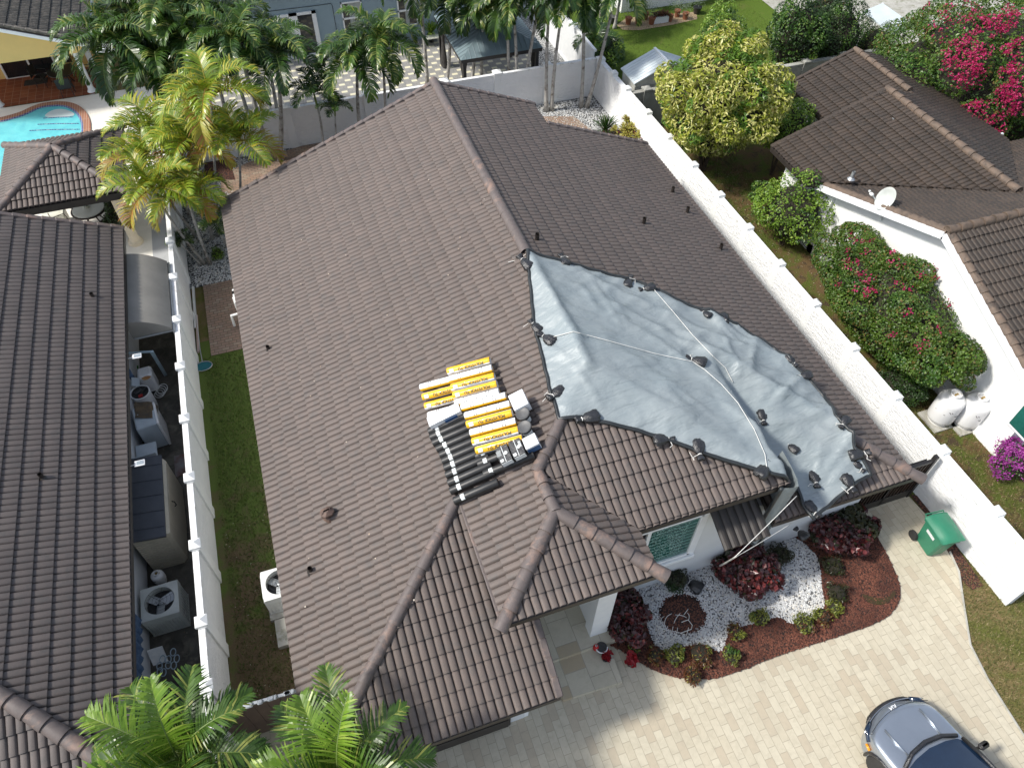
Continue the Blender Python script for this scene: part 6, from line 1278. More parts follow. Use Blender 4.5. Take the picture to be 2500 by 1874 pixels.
for (dx, dy, rz, lb) in ((.05, .95, math.pi, 'black metal chair behind the round patio table, against the yellow wall'), (-1.0, .35, -1.9, 'black metal chair left of the round patio table by the sliding door'), (.1, -.95, 0, 'black metal chair in front of the round patio table'), (1.0, .1, 1.5, 'black metal chair right of the round patio table beside the column')): chair(t0+Vector((dx, dy, 0)), rz, M['dark_metal'], lb, gC)
mb = MB(); a = at(88, 200, .07); mb.box((a.x, a.y, .075), (1.0, .5, .02)); tag(mb.build('door_mat', M['black_cloth']), 'dark doormat in front of the sliding door', 'mat')
pt = at(216, 510, .72); t1 = Vector((pt.x, pt.y, .03)); table(t1, .56, .75, M['tabletop'], M['wicker'], 'round cream-topped table with a dark rim below the tiled gazebo', M['wicker']); mb = MB(); mb.lathe((t1.x-.05, t1.y+.1, .755), [(.1, 0), (.1, .05), (.08, .06)], 12); VR = mb.build('small_pot', M['tabletop']); tag(VR, 'tiny potted plant in the middle of the cream table', 'potted plant'); mb = MB(); P = np.random.normal(0, .04, (60, 3))+np.array([t1.x-.05, t1.y+.1, .86]); put_leaves(mb, leaf_arrays(60, P, np.tile([0, 0, 1.], (60, 1)), .07)); mb.build('leaves', M['dark'], VR)
for (dx, dy, rz, lb) in ((-.95, -.25, -1.2, 'dark wicker chair left of the cream table'), (.55, -.8, .6, 'dark wicker chair at the lower right of the cream table'), (.75, .75, 2.4, 'dark wicker chair at the upper right of the cream table'), (-.5, .85, 3.6, 'dark wicker chair at the upper left of the cream table')): chair(t1+Vector((dx, dy, 0)), rz, M['wicker'], lb, 'dark wicker chairs', 'wicker_chair')
mb = MB(); a = at(132, 526, .4); mb.box((a.x, a.y, .3), (.8, .5, .5), bev=.03); mb.box((a.x+.1, a.y, .553), (.3, .3, .005)); tag(mb.build('side_cabinet', M['tabletop']), 'pale low cabinet left of the wicker chairs', 'cabinet')
bn = at(960, 75, .4); mb = MB(); c = at(1052, 92, .4); mb.box((c.x, c.y, .42), (.9, .4, .05), bev=.01)
for sx in (-.4, .4):
    for sy in (-.16, .16): mb.box((c.x+sx, c.y+sy, .2), (.04, .04, .4))
tag(mb.build('garden_bench', M['tabletop']), 'pale low bench by the blue wall left of the metal gazebo', 'bench')
c = at(512, 118, .4); mb = MB(); mb.lathe((c.x, c.y, .3), [(.05, 0), (.28, .05), (.2, .25), (.05, .3)], 12); tag(mb.build('folded_parasol', M['orange']), 'orange cloth bundle glimpsed through the dark palms', 'cloth')
# ================================================================ WHEELED BIN
z_ = 1.06; q = [at(2265, 1257, z_), at(2313, 1252, z_), at(2354, 1314, .98), at(2300, 1325, .98)]; c = (q[0]+q[1]+q[2]+q[3])/4; ax_ = ((q[0]+q[1])/2-(q[3]+q[2])/2); ax_.z = 0; ax_.normalize(); ry = Vector((-ax_.y, ax_.x, 0)); BC = Vector((c.x, c.y, 0))
BN = thing('wheeled_bin', BC, 'green wheeled rubbish bin standing by the right white wall', 'bin'); f = lambda x, y, z: BC+ry*x+ax_*y+Vector((0, 0, z)); mb = MB()
lv = [(.22, .25, .06), (.23, .27, .1), (.27, .33, .85), (.30, .37, .88), (.30, .37, .96)]; vs = []
for (a, b, z) in lv:
    for (sx, sy) in ((-1, -1), (-.7, -1.12), (.7, -1.12), (1, -1), (1.04, 0), (1, 1), (-1, 1), (-1.04, 0)): vs.append(f(sx*a, sy*b, z))
mb.add(vs, [(i*8+k, i*8+(k+1) % 8, (i+1)*8+(k+1) % 8, (i+1)*8+k) for i in range(len(lv)-1) for k in range(8)]+[tuple(range(7, -1, -1))]); mb.build('tub', M['bin'], BN)
mb = MB(); n = 8; vs = []
for j in range(n+1):
    for i in range(n+1):
        x = -1+2*i/n; y = -1.1+2.1*j/n; z = .98+.09*(1-abs(x)**3)*(1-max(0, -y)**4*.8)+(.03 if abs(x) < .6 and y < .4 else 0); vs.append(f(x*.32, y*.38, z))
mb.add(vs, [(j*(n+1)+i, j*(n+1)+i+1, (j+1)*(n+1)+i+1, (j+1)*(n+1)+i) for j in range(n) for i in range(n)]); rim = [vs[k] for k in range(n+1)]+[vs[(k+1)*(n+1)+n] for k in range(n)]+[vs[n*(n+1)+n-1-k] for k in range(n)]+[vs[(n-1-k)*(n+1)] for k in range(n)]; mb.tube(rim, .015, 5); mb.build('lid', M['bin'], BN, auto=True)
mb = MB(); mb.tube([f(-.26, .37, .95), f(-.26, .46, 1.0), f(.26, .46, 1.0), f(.26, .37, .95)], .02, 6); mb.build('handle', M['bin'], BN)
for s_ in (-1, 1):
    mb = MB(); T = ry.to_track_quat('Z', 'Y').to_matrix(); mb.lathe(f(s_*.30, .33, .14), [(.04, -.04), (.14, -.035), (.14, .035), (.04, .04)], 20, T=T); w_ = mb.build('wheel', M['tyre'], BN, auto=True)
c = f(.275, -.05, .72); n_ = ry
for s_ in (-1, 1):
    mb = MB(); mb.box(f(s_*.292, .0, .74), (.012, .3, .09), T=Matrix((ry, ax_, Vector((0, 0, 1)))).transposed()); mb.build('sticker', M['label_w'], BN)
# ================================================================ CAR
hd = Vector((-.12, .993, 0)).normalized(); rt_ = Vector((hd.y, -hd.x, 0)); NO = Vector((9.73, 2.10, 0))
CA = thing('parked_car', NO-hd*2.3, 'steel blue-grey crossover car nosing into the bottom right of the driveway', 'car'); cf = lambda d, x, z: NO-hd*d+rt_*x+Vector((0, 0, z))
secs = [(0, .55, .42, .60), (.06, .72, .30, .74), (.22, .86, .26, .86), (.5, .925, .25, .93), (.9, .94, .25, .98), (1.25, .945, .25, 1.03), (1.6, .945, .25, 1.05), (2.4, .945, .25, 1.05), (3.4, .94, .25, 1.06), (4.2, .90, .28, 1.0), (4.5, .82, .35, .9)]
vs = []; xs_ = [-1, -1.0, -.985, -.93, -.80, -.62, -.3, 0, .3, .62, .80, .93, .985, 1.0, 1]; npf = len(xs_)
for d, w_, zb, zt in secs:
    for i, x in enumerate(xs_):
        ax2 = abs(x); z = zb if i in (0, npf-1) else (zb+(zt-zb)*.55 if i in (1, npf-2) else (zb+(zt-zb)*.82 if i in (2, npf-3) else zt-.055*ax2**3-(.018 if ax2 < .4 and .3 < d < 1.3 else 0)+(.012 if .5 < ax2 < .7 and .3 < d < 1.2 else 0)))
        bow = .10*(1-ax2**2)*(1 if d < .1 else .6 if d < .3 else 0); vs.append(cf(d-bow*.8+.14*ax2**2*(1 if d < .3 else .3 if d < .6 else 0), x*w_, z))
fs = [(i*npf+k, i*npf+k+1, (i+1)*npf+k+1, (i+1)*npf+k) for i in range(len(secs)-1) for k in range(npf-1)]+[tuple(range(npf-1, -1, -1)), tuple((len(secs)-1)*npf+k for k in range(npf))]
mb = MB(); mb.add(vs, fs); bo = mb.build('body', M['carpaint'], CA, smooth=True); sm = bo.modifiers.new('s', 'SUBSURF'); sm.levels = sm.render_levels = 2
g = [(1.18, .70, 1.04), (1.30, .80, 1.05), (2.05, .64, 1.52), (2.9, .64, 1.56), (3.7, .62, 1.5), (4.25, .75, 1.05)]; mb = MB(); vs = []
for d, w_, z in g:
    for x in (-1, -.6, 0, .6, 1): vs.append(cf(d-.12*(1-x*x)*(1 if d < 2.2 else 0), x*w_, z+.03*(1-x*x)))
mb.add(vs[:15], [(i*5+k, i*5+k+1, (i+1)*5+k+1, (i+1)*5+k) for i in range(2) for k in range(4)]); mb.build('windscreen', M['carglass'], CA, smooth=True)
mb = MB(); mb.add(vs[10:25], [(i*5+k, i*5+k+1, (i+1)*5+k+1, (i+1)*5+k) for i in range(2) for k in range(4)]); mb.build('roof', M['carpaint'], CA, smooth=True)
for s_ in (-1, 1):
    mb = MB(); mb.add([cf(1.32, s_*.86, 1.04), cf(2.05, s_*.64, 1.5), cf(3.7, s_*.62, 1.48), cf(4.2, s_*.82, 1.04)], [(0, 1, 2, 3)]); mb.build('side_window', M['carglass'], CA)
    mb = MB(); mb.tube([cf(1.22, s_*.80, 1.05), cf(1.6, s_*.74, 1.3), cf(2.05, s_*.655, 1.52)], .045, 6); mb.build('pillar', M['blackpl'], CA, smooth=True)
    mb = MB(); c = cf(1.52, s_*1.06, 1.1); mb.box(c, (.25, .14, .13), T=Matrix((rt_, hd, Vector((0, 0, 1)))).transposed(), bev=.045); mb.tube([c, cf(1.5, s_*.9, 1.03)], .03, 6); mb.build('wing_mirror', M['dark_metal'], CA)
    for d in (.95, 3.65):
        T = rt_.to_track_quat('Z', 'Y').to_matrix(); c = cf(d, s_*.84, .36); mb = MB(); mb.lathe(c, [(.23, -.12), (.34, -.11), (.36, -.08), (.36, .08), (.34, .12), (.23, .11)], 28, T=T); wh = mb.build('wheel', M['tyre'], CA, auto=True); mb = MB(); mb.lathe(c+rt_*s_*.06, [(.22, -.02), (.22, .02), (.05, .05)], 20, T=T)
        mb.build('rim', M['chrome'], wh)
        mb = MB(); A_ = np.linspace(-.2, math.pi+.2, 14); mb.tube([cf(d+.41*math.cos(a), s_*.935, .36+.41*math.sin(a)) for a in A_], .035, 6); mb.build('wheel_arch', M['blackpl'], CA, smooth=True)
    mb = MB(); mb.tube([cf(.10, s_*.58, .70), cf(.20, s_*.74, .70), cf(.40, s_*.875, .68)], [.05, .06, .045], 8); mb.build('headlight', M['carglass'], CA, smooth=True)
    pass
    mb = MB(); mb.tube([cf(.40, s_*.90, .60), cf(.54, s_*.938, .60)], .03, 6); mb.build('side_marker', M['amber'], CA, smooth=True)
xs2 = np.linspace(-.86, .86, 15)
mb = MB(); mb.tube([cf(-.035+.34*x*x, x, .64) for x in xs2[2:-2]], [.03]+[.065]*9+[.03], 8); mb.build('grille', M['blackpl'], CA, smooth=True)
mb = MB(); mb.tube([cf(-.02+.34*x*x, x, .725) for x in xs2], .013, 6); mb.build('chrome_strip', M['chrome'], CA, smooth=True)
mb = MB(); mb.tube([cf(.13+.25*x*x, x*.96, .868+.04*(1-x*x)) for x in xs2], .007, 5); mb.build('bonnet_seam', M['blackpl'], CA, smooth=True)
mb = MB(); mb.tube([cf(1.13, -.74, 1.045), cf(.98, -.4, 1.06), cf(.93, 0, 1.07), cf(.98, .4, 1.06), cf(1.13, .74, 1.045)], .045, 6); mb.build('wiper_cowl', M['blackpl'], CA, smooth=True)
for s_ in (-1, 1): mb = MB(); mb.tube([cf(.36, s_*.50, .915), cf(.7, s_*.50, .962), cf(1.05, s_*.46, 1.005)], [.012, .028, .01], 6); mb.build('bonnet_crease', M['carpaint'], CA, smooth=True)
text('KIA', .12, M['wrap_w'], Matrix.Translation(cf(.09, 0, .895)) @ Matrix((-rt_, -hd, Vector((0, 0, 1)))).transposed().to_4x4() @ Matrix.Rotation(R(-20), 4, 'X'), CA, 'badge_lettering')
# ================================================================ POTS
pots = [(1496, 58, 'black', .18), (1533, 60, 'terra', .17), (1557, 60, 'terra', .17), (1575, 48, 'terra', .16), (1590, 60, 'terra', .17), (1635, 53, 'terra', .15), (1652, 42, 'terra', .16), (1672, 48, 'terra', .16), (1700, 34, 'black', .22)]
pl = ['leftmost, black pot with a small plant', 'terracotta pot second from the left', 'terracotta pot with a tall silvery shrub', 'terracotta pot set back against the low wall', 'wide terracotta pot left of the white planter', 'terracotta pot just right of the white planter', 'terracotta pot set back right of the white planter', 'terracotta pot near the right end', 'big dark pot at the right end']
for (u, v, kd, r), lb in zip(pots, pl):
    b = at(u, v, 0); root = thing('potted_plant', b, lb+' of the row by the screened patio', 'potted plant', 'flower pots by the screened patio'); mb = MB(); mb.lathe(b, [(r*.7, 0), (r, .30), (r*1.1, .31), (r*1.1, .37), (r*.95, .36)], 16); mb.build('pot', M['terra_pot'] if kd == 'terra' else M['blackpl'], root, auto=True)
    h = .45+random.random()*.35; n = 260; P = np.random.normal(0, 1, (n, 3))*np.array([.17, .17, .17])+np.array([b.x, b.y, .4+h*.5]); mb = MB(); put_leaves(mb, leaf_arrays(n, P, np.tile([0, 0, 1.], (n, 1)), .07, .35)); mb.build('leaves', M['sage'] if random.random() < .7 else M['mid'], root)
b = at(1611, 55, 0); root = thing('planter_box', b, 'white rectangular planter with a red and yellow croton', 'planter'); mb = MB(); mb.box((b.x, b.y, .17), (.85, .3, .34), bev=.01); mb.build('box', M['white_paint'], root)
def spiky(root, c, n, L_, m, w_=.06, up=.6, name='leaves'):
    mb = MB(); c = Vector(c)
    for i in range(n):
        a = random.uniform(0, 6.28); e = random.uniform(.25, 1.3)*up+.1; l = L_*random.uniform(.7, 1.1); o = c+Vector((random.uniform(-.05, .05), random.uniform(-.05, .05), 0)); d = Vector((math.cos(a)*math.cos(e), math.sin(a)*math.cos(e), math.sin(e))); s = Vector((-math.sin(a), math.cos(a), 0))*w_*.5; p1 = o+d*l*.5; p2 = o+d*l*.85-Vector((0, 0, l*.12)); p3 = o+d*l-Vector((0, 0, l*.28))
        mb.add([o-s*.4, o+s*.4, p1+s, p1-s, p2+s*.7, p2-s*.7, p3], [(0, 1, 2, 3), (3, 2, 4, 5), (5, 4, 6)])
    return mb.build(name, m, root)
for dx in (-.3, -.1, .1, .3): spiky(root, (b.x+dx, b.y, .35), 26, .38, M['croton_o'])
for i, (u, v, z, lb) in enumerate(((937, 75, .6, 'spiky agave in a white urn against the blue wall, left one'), (967, 73, .5, 'spiky agave in a white urn against the blue wall, right one'))):
    b = at(u, v, z); b.z = 0; b.y = min(b.y, 36.5); root = thing('potted_agave', b, lb, 'potted plant'); mb = MB(); mb.lathe(b, [(.14, 0), (.2, .4), (.24, .44)], 14); mb.build('pot', M['fridge'], root, auto=True); spiky(root, b+Vector((0, 0, .42)), 34, .62, M['sage'], .05, 1.0)
b = at(1052, 88, .3); b.z = 0; root = thing('potted_yucca', b, 'yellow-green spiky yucca in a pot beside the metal gazebo', 'potted plant'); mb = MB(); mb.lathe(b, [(.14, 0), (.19, .4)], 14); mb.build('pot', M['blackpl'], root, auto=True); spiky(root, b+Vector((0, 0, .45)), 60, .75, M['lime'], .06, 1.1)
# ================================================================ TREES AND SHRUBS
vt = bush('variegated_tree', 'rounded tree with cream and yellow variegated leaves right of the white wall', 'tree', (16.25, 22.5, 0), (2.5, 2.35, 2.35), 22000, .19, M['vari'], M['vari_g'], .16, clump=34, aspect=.34, jit=.5, zc=3.0, shell=.13, f=(.2, .36), tr=.09, corek=.84)
bush('lime_tree', 'small bright green tree beside the variegated tree on the far lawn', 'tree', (20.3, 28.9, 0), (1.0, 1.0, 1.6), 5200, .11, M['lime'], M['mid'], .2, clump=16, zc=1.9, shell=.16)
bush('broadleaf_tree', 'tall dark green glossy tree, left one of the three behind the grey wall', 'tree', (22.9, 27.2, 0), (1.25, 1.2, 1.9), 8500, .12, M['mid'], M['dark'], .3, clump=20, zc=2.3, shell=.15); bush('broadleaf_tree', 'dense dark green tree, middle one of the three behind the grey wall', 'tree', (25.3, 27.2, 0), (1.3, 1.2, 1.8), 8500, .09, M['dark'], M['mid'], .25, clump=18, zc=1.9, shell=.13)
bush('conifer_shrub', 'olive green conifer-like shrub, right one of the three behind the grey wall', 'shrub', (27.2, 26.9, 0), (1.1, 1.0, 1.3), 6500, .07, M['boug'], M['dark'], .3, clump=14, zc=1.3, shell=.13); bush('broadleaf_tree', 'dark olive tree at the top edge behind the three hedge trees', 'tree', (26.2, 29.6, 0), (1.2, 1.0, 1.5), 5000, .09, M['dark'], M['boug'], .3, clump=12, zc=1.9)
pat = [(random.triangular(2230, 2500, 2470), random.uniform(0, 330)) for _ in range(150)]+[(u, v) for u, v, z in ((2290, 60, 5), (2330, 90, 5), (2380, 60, 5), (2300, 170, 4.6), (2360, 200, 4.4), (2420, 40, 5), (2460, 100, 4.8), (2440, 170, 4.5), (2400, 240, 4.1), (2350, 120, 4.9), (2470, 200, 4.2), (2490, 30, 4.8), (2310, 110, 4.8), (2380, 130, 4.9), (2445, 250, 3.8), (2410, 300, 3.2))]
bush('bougainvillea_tree', 'huge bougainvillea covered in magenta blossoms, top right corner', 'tree', (28.2, 21.6, 0), (4.4, 4.0, 3.1), 46000, .125, M['boug'], M['mid'], .3, clump=40, zc=2.2, shell=.10, flower=M['magenta'], fl_n=4600, fl_size=.075, f=(.2, .36), tr=.12, corek=.93, ppx=pat)
pat = [(u, v) for u, v in ((2075, 580), (2065, 598), (2070, 615), (2090, 628), (2100, 650), (2115, 672), (2095, 655), (2150, 640), (2170, 565), (2135, 575), (2320, 655), (2300, 688), (2250, 655), (2152, 702), (2036, 685), (2135, 735), (2200, 753), (2300, 790), (2270, 820), (2330, 690), (2240, 600), (2130, 660), (2180, 680), (2080, 690), (2110, 600), (2160, 610), (2060, 640), (2125, 700), (2190, 640), (2210, 690), (2280, 640), (2330, 730), (2180, 800), (2230, 860), (2060, 570), (2100, 575))]
hb = bush('bougainvillea_hedge', 'wide green bougainvillea hedge with scattered magenta blossoms against the white house', 'hedge', (16.72, 11.9, 0), (1.6, 3.35, 1.6), 62000, .075, M['boug'], M['mid'], .25, clump=46, zc=1.75, shell=.11, flower=M['magenta'], fl_n=560, fl_size=.065, f=(.16, .28), ppx=pat, corek=.9, aspect=.7)
bush('citrus_shrub', 'bright green leafy shrub between the lawn and the satellite dish', 'shrub', (16.75, 17.3, 0), (1.15, 1.35, 1.35), 9000, .10, M['lime'], M['mid'], .1, clump=24, zc=1.5, shell=.3, f=(.25, .55)); bush('citrus_shrub', 'bright green leafy shrub behind the corner of the brown roof', 'shrub', (18.8, 21.3, 0), (1.0, .85, 1.15), 5500, .10, M['lime'], M['mid'], .1, clump=16, zc=2.1, shell=.3, f=(.25, .5)); bush('citrus_shrub', 'low green shrub under the left tip of the brown roof', 'shrub', (16.9, 19.3, 0), (.5, .45, .6), 1500, .09, M['lime'], M['mid'], .3, clump=8, zc=.9)
bush('undergrowth_shrub', 'dark green undergrowth below the bougainvillea hedge by the gas tanks', 'shrub', (16.2, 9.9, 0), (.6, .9, .5), 3500, .07, M['dark'], M['mid'], .2, clump=10, zc=.45)
bush('purple_shrub', 'round shrub of vivid purple blossoms at the right edge', 'shrub', tuple(at(2449, 1150, 0)), (.62, .62, .50), 1500, .06, M['mid'], None, clump=14, zc=.5, flower=M['purple'], fl_n=3600, fl_size=.055)
bush('garden_fern_bush', 'leafy green bush behind the slender palms on the far side of the fence', 'shrub', (15.5, 31.8, 0), (1.0, 1.6, 1.0), 3500, .12, M['mid'], M['lime'], .25, clump=12, zc=.9); bush('hedge_shrub', 'dark mottled shrub between the cream table and the side walk', 'shrub', tuple(at(295, 560, 0)), (.32, 1.3, .6), 2600, .07, M['dark'], M['sage'], .15, clump=12, zc=.7)
# croton in the back corner and its neighbour
for i, (u, v, s_) in enumerate(((1545, 320, .6), (1560, 300, .5), (1520, 335, .45), (1575, 330, .45), (1540, 345, .4))):
    if i == 0: RC = thing('croton_bush', at(1545, 325, 0), 'yellow, green and red croton in the back corner by the white wall', 'shrub')
    for k in range(10): b = at(u, v, .35)+Vector((random.uniform(-.3, .3), random.uniform(-.3, .3), random.uniform(0, .5))); spiky(RC, b, 18, .34, M['croton_y'], .075, .9)
root = thing('feather_palm_bush', at(1485, 325, 0), 'small feathery green palm bush left of the yellow croton', 'shrub'); spiky(root, at(1478, 318, .2), 130, .85, M['palm'], .035, 1.1)
# front garden shrubs
def cbush(u, v, r, n, lb, m=None, m2=None, size=.14, z=None, asp=.7, name='burgundy_shrub', h=.8):
    b = at(u, v, h*.55); b.z = .05; bush(name, lb, 'shrub', tuple(b), r, n, size, m or M['croton'], m2 or M['croton_g'], .22, clump=14, zc=h*.5+.05, aspect=asp, jit=.5, shell=.14, corek=.8)
cbush(1522, 1490, (.52, .78, .5), 2300, 'burgundy leafed shrub in the shade beside the entry column', h=.9); cbush(1826, 1392, (.80, .76, .5), 2600, 'round burgundy and green shrub in front of the house wall', h=.95); cbush(2052, 1292, (.92, .72, .55), 2800, 'burgundy shrub under the tip of the tarpaulin', h=1.0)
cbush(1646, 1412, (.34, .38, .3), 1100, 'low dark olive shrub beside the black sandbag on the pebbles', M['croton_g'], M['dark'], .09, asp=.3, name='olive_shrub', h=.5); cbush(1905, 1356, (.32, .34, .25), 800, 'low dark olive shrub right of the round burgundy shrub', M['croton_g'], M['dark'], .07, asp=.4, name='olive_shrub', h=.4)
for (u, v, s_, mm, lb) in ((1854, 1508, .26, 'shrub_y', 'yellow-green tuft at the lower edge of the pebbles, middle one'), (1646, 1600, .27, 'shrub_y', 'yellow-green tuft, leftmost along the bed edge'), (1784, 1600, .25, 'shrub_y', 'yellow-green tuft at the bottom tip of the pebbles'), (2036, 1484, .22, 'shrub_y', 'yellow-green tuft at the right end of the pebbles'), (1548, 1580, .18, 'shrub_y', 'tiny yellow-green tuft by the entry column shrub'),
                         (1962, 1526, .3, 'croton_o', 'orange-brown low shrub below the pebbles, left of the pair'), (2005, 1505, .28, 'croton_o', 'orange-brown low shrub below the pebbles, right of the pair'), (1708, 1598, .33, 'croton_o', 'orange-brown low shrub between two yellow-green tufts'), (2040, 1450, .3, 'croton_g', 'dull green low shrub on the mulch right of the pebbles'), (2030, 1385, .33, 'croton_g', 'dull green low shrub below the burgundy shrub at the tarpaulin'), (1796, 1545, .25, 'croton_o', 'small orange-brown shrub in the notch of the pebbles'), (1600, 1600, .25, 'croton_o', 'small red-brown shrub near the poinsettia'), (1690, 1650, .27, 'croton_o', 'bright orange-brown shrub at the lowest curve of the bed')):
    b = at(u, v, .15); b.z = .05; bush('low_shrub', lb, 'shrub', tuple(b), (s_, s_, s_*.75), 420, .075, M[mm], M['shrub_y'] if mm == 'croton_o' else M['mid'], .12, clump=7, zc=.05+s_*.6, aspect=.4, shell=.3)
for (u, v, lb) in ((1541, 1612, 'red poinsettia at the left corner of the bed'), (1480, 1603, 'smaller red poinsettia on the entry step')):
    b = at(u, v, .2); b.z = .02; root = thing('poinsettia', b, lb, 'flower'); mb = MB(); n = 90 if u > 1500 else 45; P = np.random.normal(0, 1, (n, 3))*np.array([.065, .065, .035])*(1 if u > 1500 else .8)+np.array([b.x, b.y, .3]); put_leaves(mb, leaf_arrays(n, P, np.tile([0, 0, 1.], (n, 1)), .15, .5, .5)); mb.build('bracts', M['red'], root); mb = MB(); mb.lathe(b, [(.09, 0), (.12, .2)], 12); mb.build('pot', M['blackpl'], root)
b = at(1467, 1585, .15); b.z = .14; root = thing('garden_ornament', b, 'small black pot with a red and white cloth ornament at the foot of the column', 'ornament'); mb = MB(); mb.lathe(b, [(.10, 0), (.14, .16), (.13, .17)], 14); mb.build('pot', M['blackpl'], root, auto=True); mb = MB(); mb.lathe(b+Vector((-.12, .05, .05)), [(.02, 0), (.08, .05), (.06, .16), (.02, .2)], 10); mb.build('red_cloth', M['santa'], root, smooth=True); mb = MB(); mb.tube([b+Vector((.14*math.cos(a), .14*math.sin(a), .17)) for a in np.linspace(3, 6, 8)], .015, 5); mb.tube([b+Vector((-.12, .05, .2)), b+Vector((-.12, .05, .25))], .03, 6); mb.build('white_trim', M['wrap_w'], root)
# ================================================================ PALMS
def P(bu, bv, cu_, cv, kind, seed, lb, grp=None, r=.085, sc_=1.0, h=None, b=None, **k):
    base = at(bu, bv, 0) if b is None else Vector((*b, 0)); cr = above(base, cu_, cv) if h is None else at(cu_, cv, h); palm(base, cr, kind, seed, lb, grp, r=r, sc_=sc_, **k)
gS = 'slender palms in front of the back wall'
row = [(1044, 207, 1024, -22, 'leftmost slender palm, its crown over the sash window'), (1090, 206, 1095, 20, 'slender palm directly above the roof peak'), (1151, 222, 1166, 42, 'slender curved palm in front of the metal gazebo, left of a pair'), (1181, 228, 1180, 52, 'slender palm in front of the metal gazebo, right of a pair'), (1247, 246, 1238, 22, 'slender palm rising beside the gazebo corner, left of a pair'), (1260, 249, 1252, 20, 'slender palm rising beside the gazebo corner, right of a pair'),
       (1277, 252, 1322, -12, 'slender palm with brown upper trunk leaning right'), (1334, 271, 1342, -6, 'left stem of the palm pair rooted in the pebbles'), (1347, 270, 1372, 30, 'right stem of the palm pair rooted in the pebbles'), (1418, 262, 1424, 5, 'straight palm at the corner of the white walls'), (1432, 262, 1499, 2, 'palm at the wall corner leaning right towards the flower pots')]
for i, (a, b, c, d, lb) in enumerate(row): P(a, b, c, d, 'bright' if i % 3 else 'adonidia', i % 4, lb, gS, r=.085, sc_=1.08)
P(1465, 92, 1470, -30, 'adonidia', 1, 'palm beyond the white fence in the far garden', sc_=.9, r=.09); P(1500, 70, 1520, -30, 'adonidia', 2, 'dark palm at the end of the flower pot row', sc_=.9)
P(0, 0, 872, 176, 'bright', 5, 'palm with a green crownshaft left of the roof peak', sc_=1.15, b=(3.2, 27.6)); P(0, 0, 934, 135, 'bright', 6, 'bushy hanging palm right of the green-shafted palm', sc_=1.2, b=(4.15, 27.7), r=.07); P(0, 0, 774, 258, 'small', 1, 'small dark palm before the back wall, left one', sc_=1.25, b=(1.45, 27.6), r=.055); P(0, 0, 818, 282, 'small', 2, 'smallest dark palm just over the roof edge', sc_=.8, b=(2.1, 27.0), r=.045)
P(684, 392, 676, 168, 'adonidia', 2, 'tall palm with a swollen base in the white pebbles, right of a pair', sc_=1.2, r=.10); P(660, 392, 590, 140, 'adonidia', 3, 'tall palm leaning left from the white pebbles, left of a pair', sc_=1.2, r=.10)
gD = 'dense dark palms beyond the left wall'
for i, (bx_, by_, u, v, sc_, lb) in enumerate(((-5.3, 30.9, 300, 150, 1.45, 'leftmost dark palm hanging over the cream pool deck'), (-4.7, 31.6, 355, 105, 1.4, 'dark palm second from the left, at the corner of the pergola'), (-5.0, 30.2, 385, 190, 1.3, 'dark palm low in the middle of the dense group'), (-3.2, 31.9, 430, 70, 1.4, 'dark palm at the top of the dense group'), (-1.9, 31.8, 505, 75, 1.15, 'dark palm in the dense group left of the french doors'), (-2.6, 30.8, 480, 135, 1.3, 'dark palm in the dense group over the grey patio'), (-.9, 31.5, 560, 100, 1.1, 'dark palm nearest the french doors'), (.2, 30.9, 650, 120, .95, 'dark palm below the french doors'))): P(0, 0, u, v, 'adonidia', i % 5, lb, gD, sc_=sc_, b=(bx_, by_), r=.085)
gA = 'yellow-green areca palms'
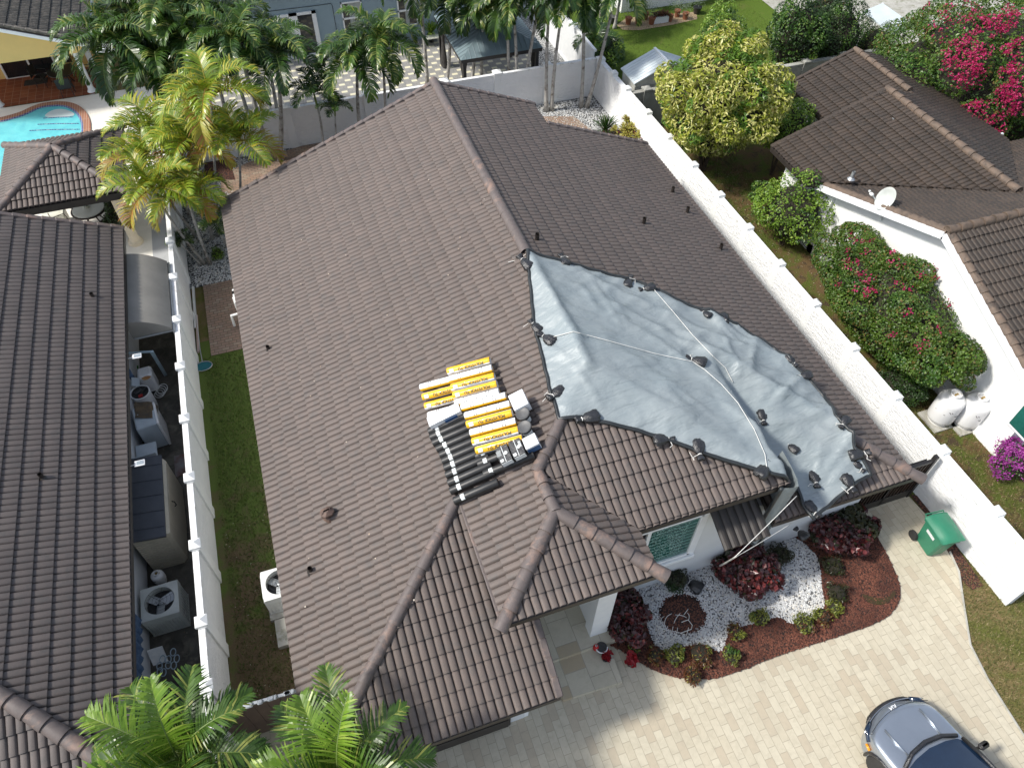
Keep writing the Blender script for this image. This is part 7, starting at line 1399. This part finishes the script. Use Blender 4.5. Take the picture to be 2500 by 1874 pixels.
for i, (bu, bv, u, v, b, sc_, lb) in enumerate(((0, 0, 513, 236, (-3.0, 24.3), 1.15, 'tallest yellow-green palm with an upright spear leaf'), (0, 0, 582, 346, (-2.3, 23.9), 1.05, 'yellow-green palm arching over the roof corner'), (0, 0, 385, 318, (-3.9, 25.8), 1.0, 'yellow-green palm over the left wall, upper one'), (0, 0, 352, 385, (-3.75, 24.6), 1.0, 'yellow-green palm reaching toward the tiled gazebo'), (0, 0, 374, 462, (-3.55, 22.9), .95, 'yellow-green palm spreading low over the grey walk'), (0, 0, 455, 474, (-3.4, 22.8), .95, 'yellow-green palm in front, above the pale stems'), (0, 0, 470, 345, (-3.2, 24.2), .95, 'yellow-green palm in the centre of the cluster'), (0, 0, 455, 300, (-3.2, 26.2), .95, 'greener palm tucked behind the tallest yellow one'))):
    P(0, 0, u, v, 'areca', i % 5, lb, gA, r=.055, sc_=sc_*1.1, b=b, shaft=False, name='areca_palm')
P(0, 0, 440, 590, 'small', 3, 'low young palm frond cluster by the left wall', sc_=.6, b=(-3.7, 22.9), r=.04, shaft=False); P(0, 0, 530, 545, 'small', 4, 'dark feathery palm beneath the yellow ones by the roof edge', sc_=.9, b=(-2.7, 23.6), r=.05, shaft=False)
bush('ground_fern', 'small fern tuft at the foot of the areca stems', 'shrub', tuple(at(535, 630, 0)), (.28, .3, .22), 400, .09, M['lime'], M['palm'], .3, clump=5, zc=.2, aspect=.3)
P(1490, 120, 1455, 100, 'small', 2, 'young fan of palm fronds on the lawn behind the fence', b=(15.3, 31.0), sc_=1.4, r=.05, shaft=False)
P(0, 0, 452, 1868, 'big', 0, 'leafy palm crown at the bottom left below the alley', h=3.4, b=tuple(at(452, 1868, 3.4)[:2]), r=.12, sc_=.78); P(0, 0, 838, 1900, 'big', 1, 'leafy palm crown at the bottom edge before the garage', h=3.3, b=tuple(at(838, 1900, 3.3)[:2]), r=.12, sc_=.78); P(0, 0, 560, 1960, 'big', 2, 'palm crown mostly below the frame between the two bottom ones', h=2.6, b=tuple(at(560, 1960, 2.6)[:2]), r=.12, sc_=.62)
mb = MB()
for _ in range(46):
    x, y = random.uniform(-2, 4.9), random.uniform(6, 22)
    z = 5.63+K*(x-5.2)+.09
    if zroof(x, y) < z-.2: continue
    mb.box((x, y, z), (random.uniform(.01, .04), random.uniform(.01, .03), .012), rz=random.random()*3)
mb.build('roof_debris', M['debris'], kind='stuff')
# string light poles on the far lawn
for (u, v, tu, tv, lb) in ((1838, 170, 1855, 82, 'thin green pole on the lawn beside the variegated tree'), (1968, 158, 1988, 62, 'thin green pole between the hedge trees'), (2110, 130, 2133, 50, 'thin grey pole in front of the lean-to roof')):
    b = at(u, v, 0); t = above(b, tu, tv); mb = MB(); mb.tube([b, t], .025, 6); tag(mb.build('light_pole', M['galv']), lb, 'pole', 'string light poles')
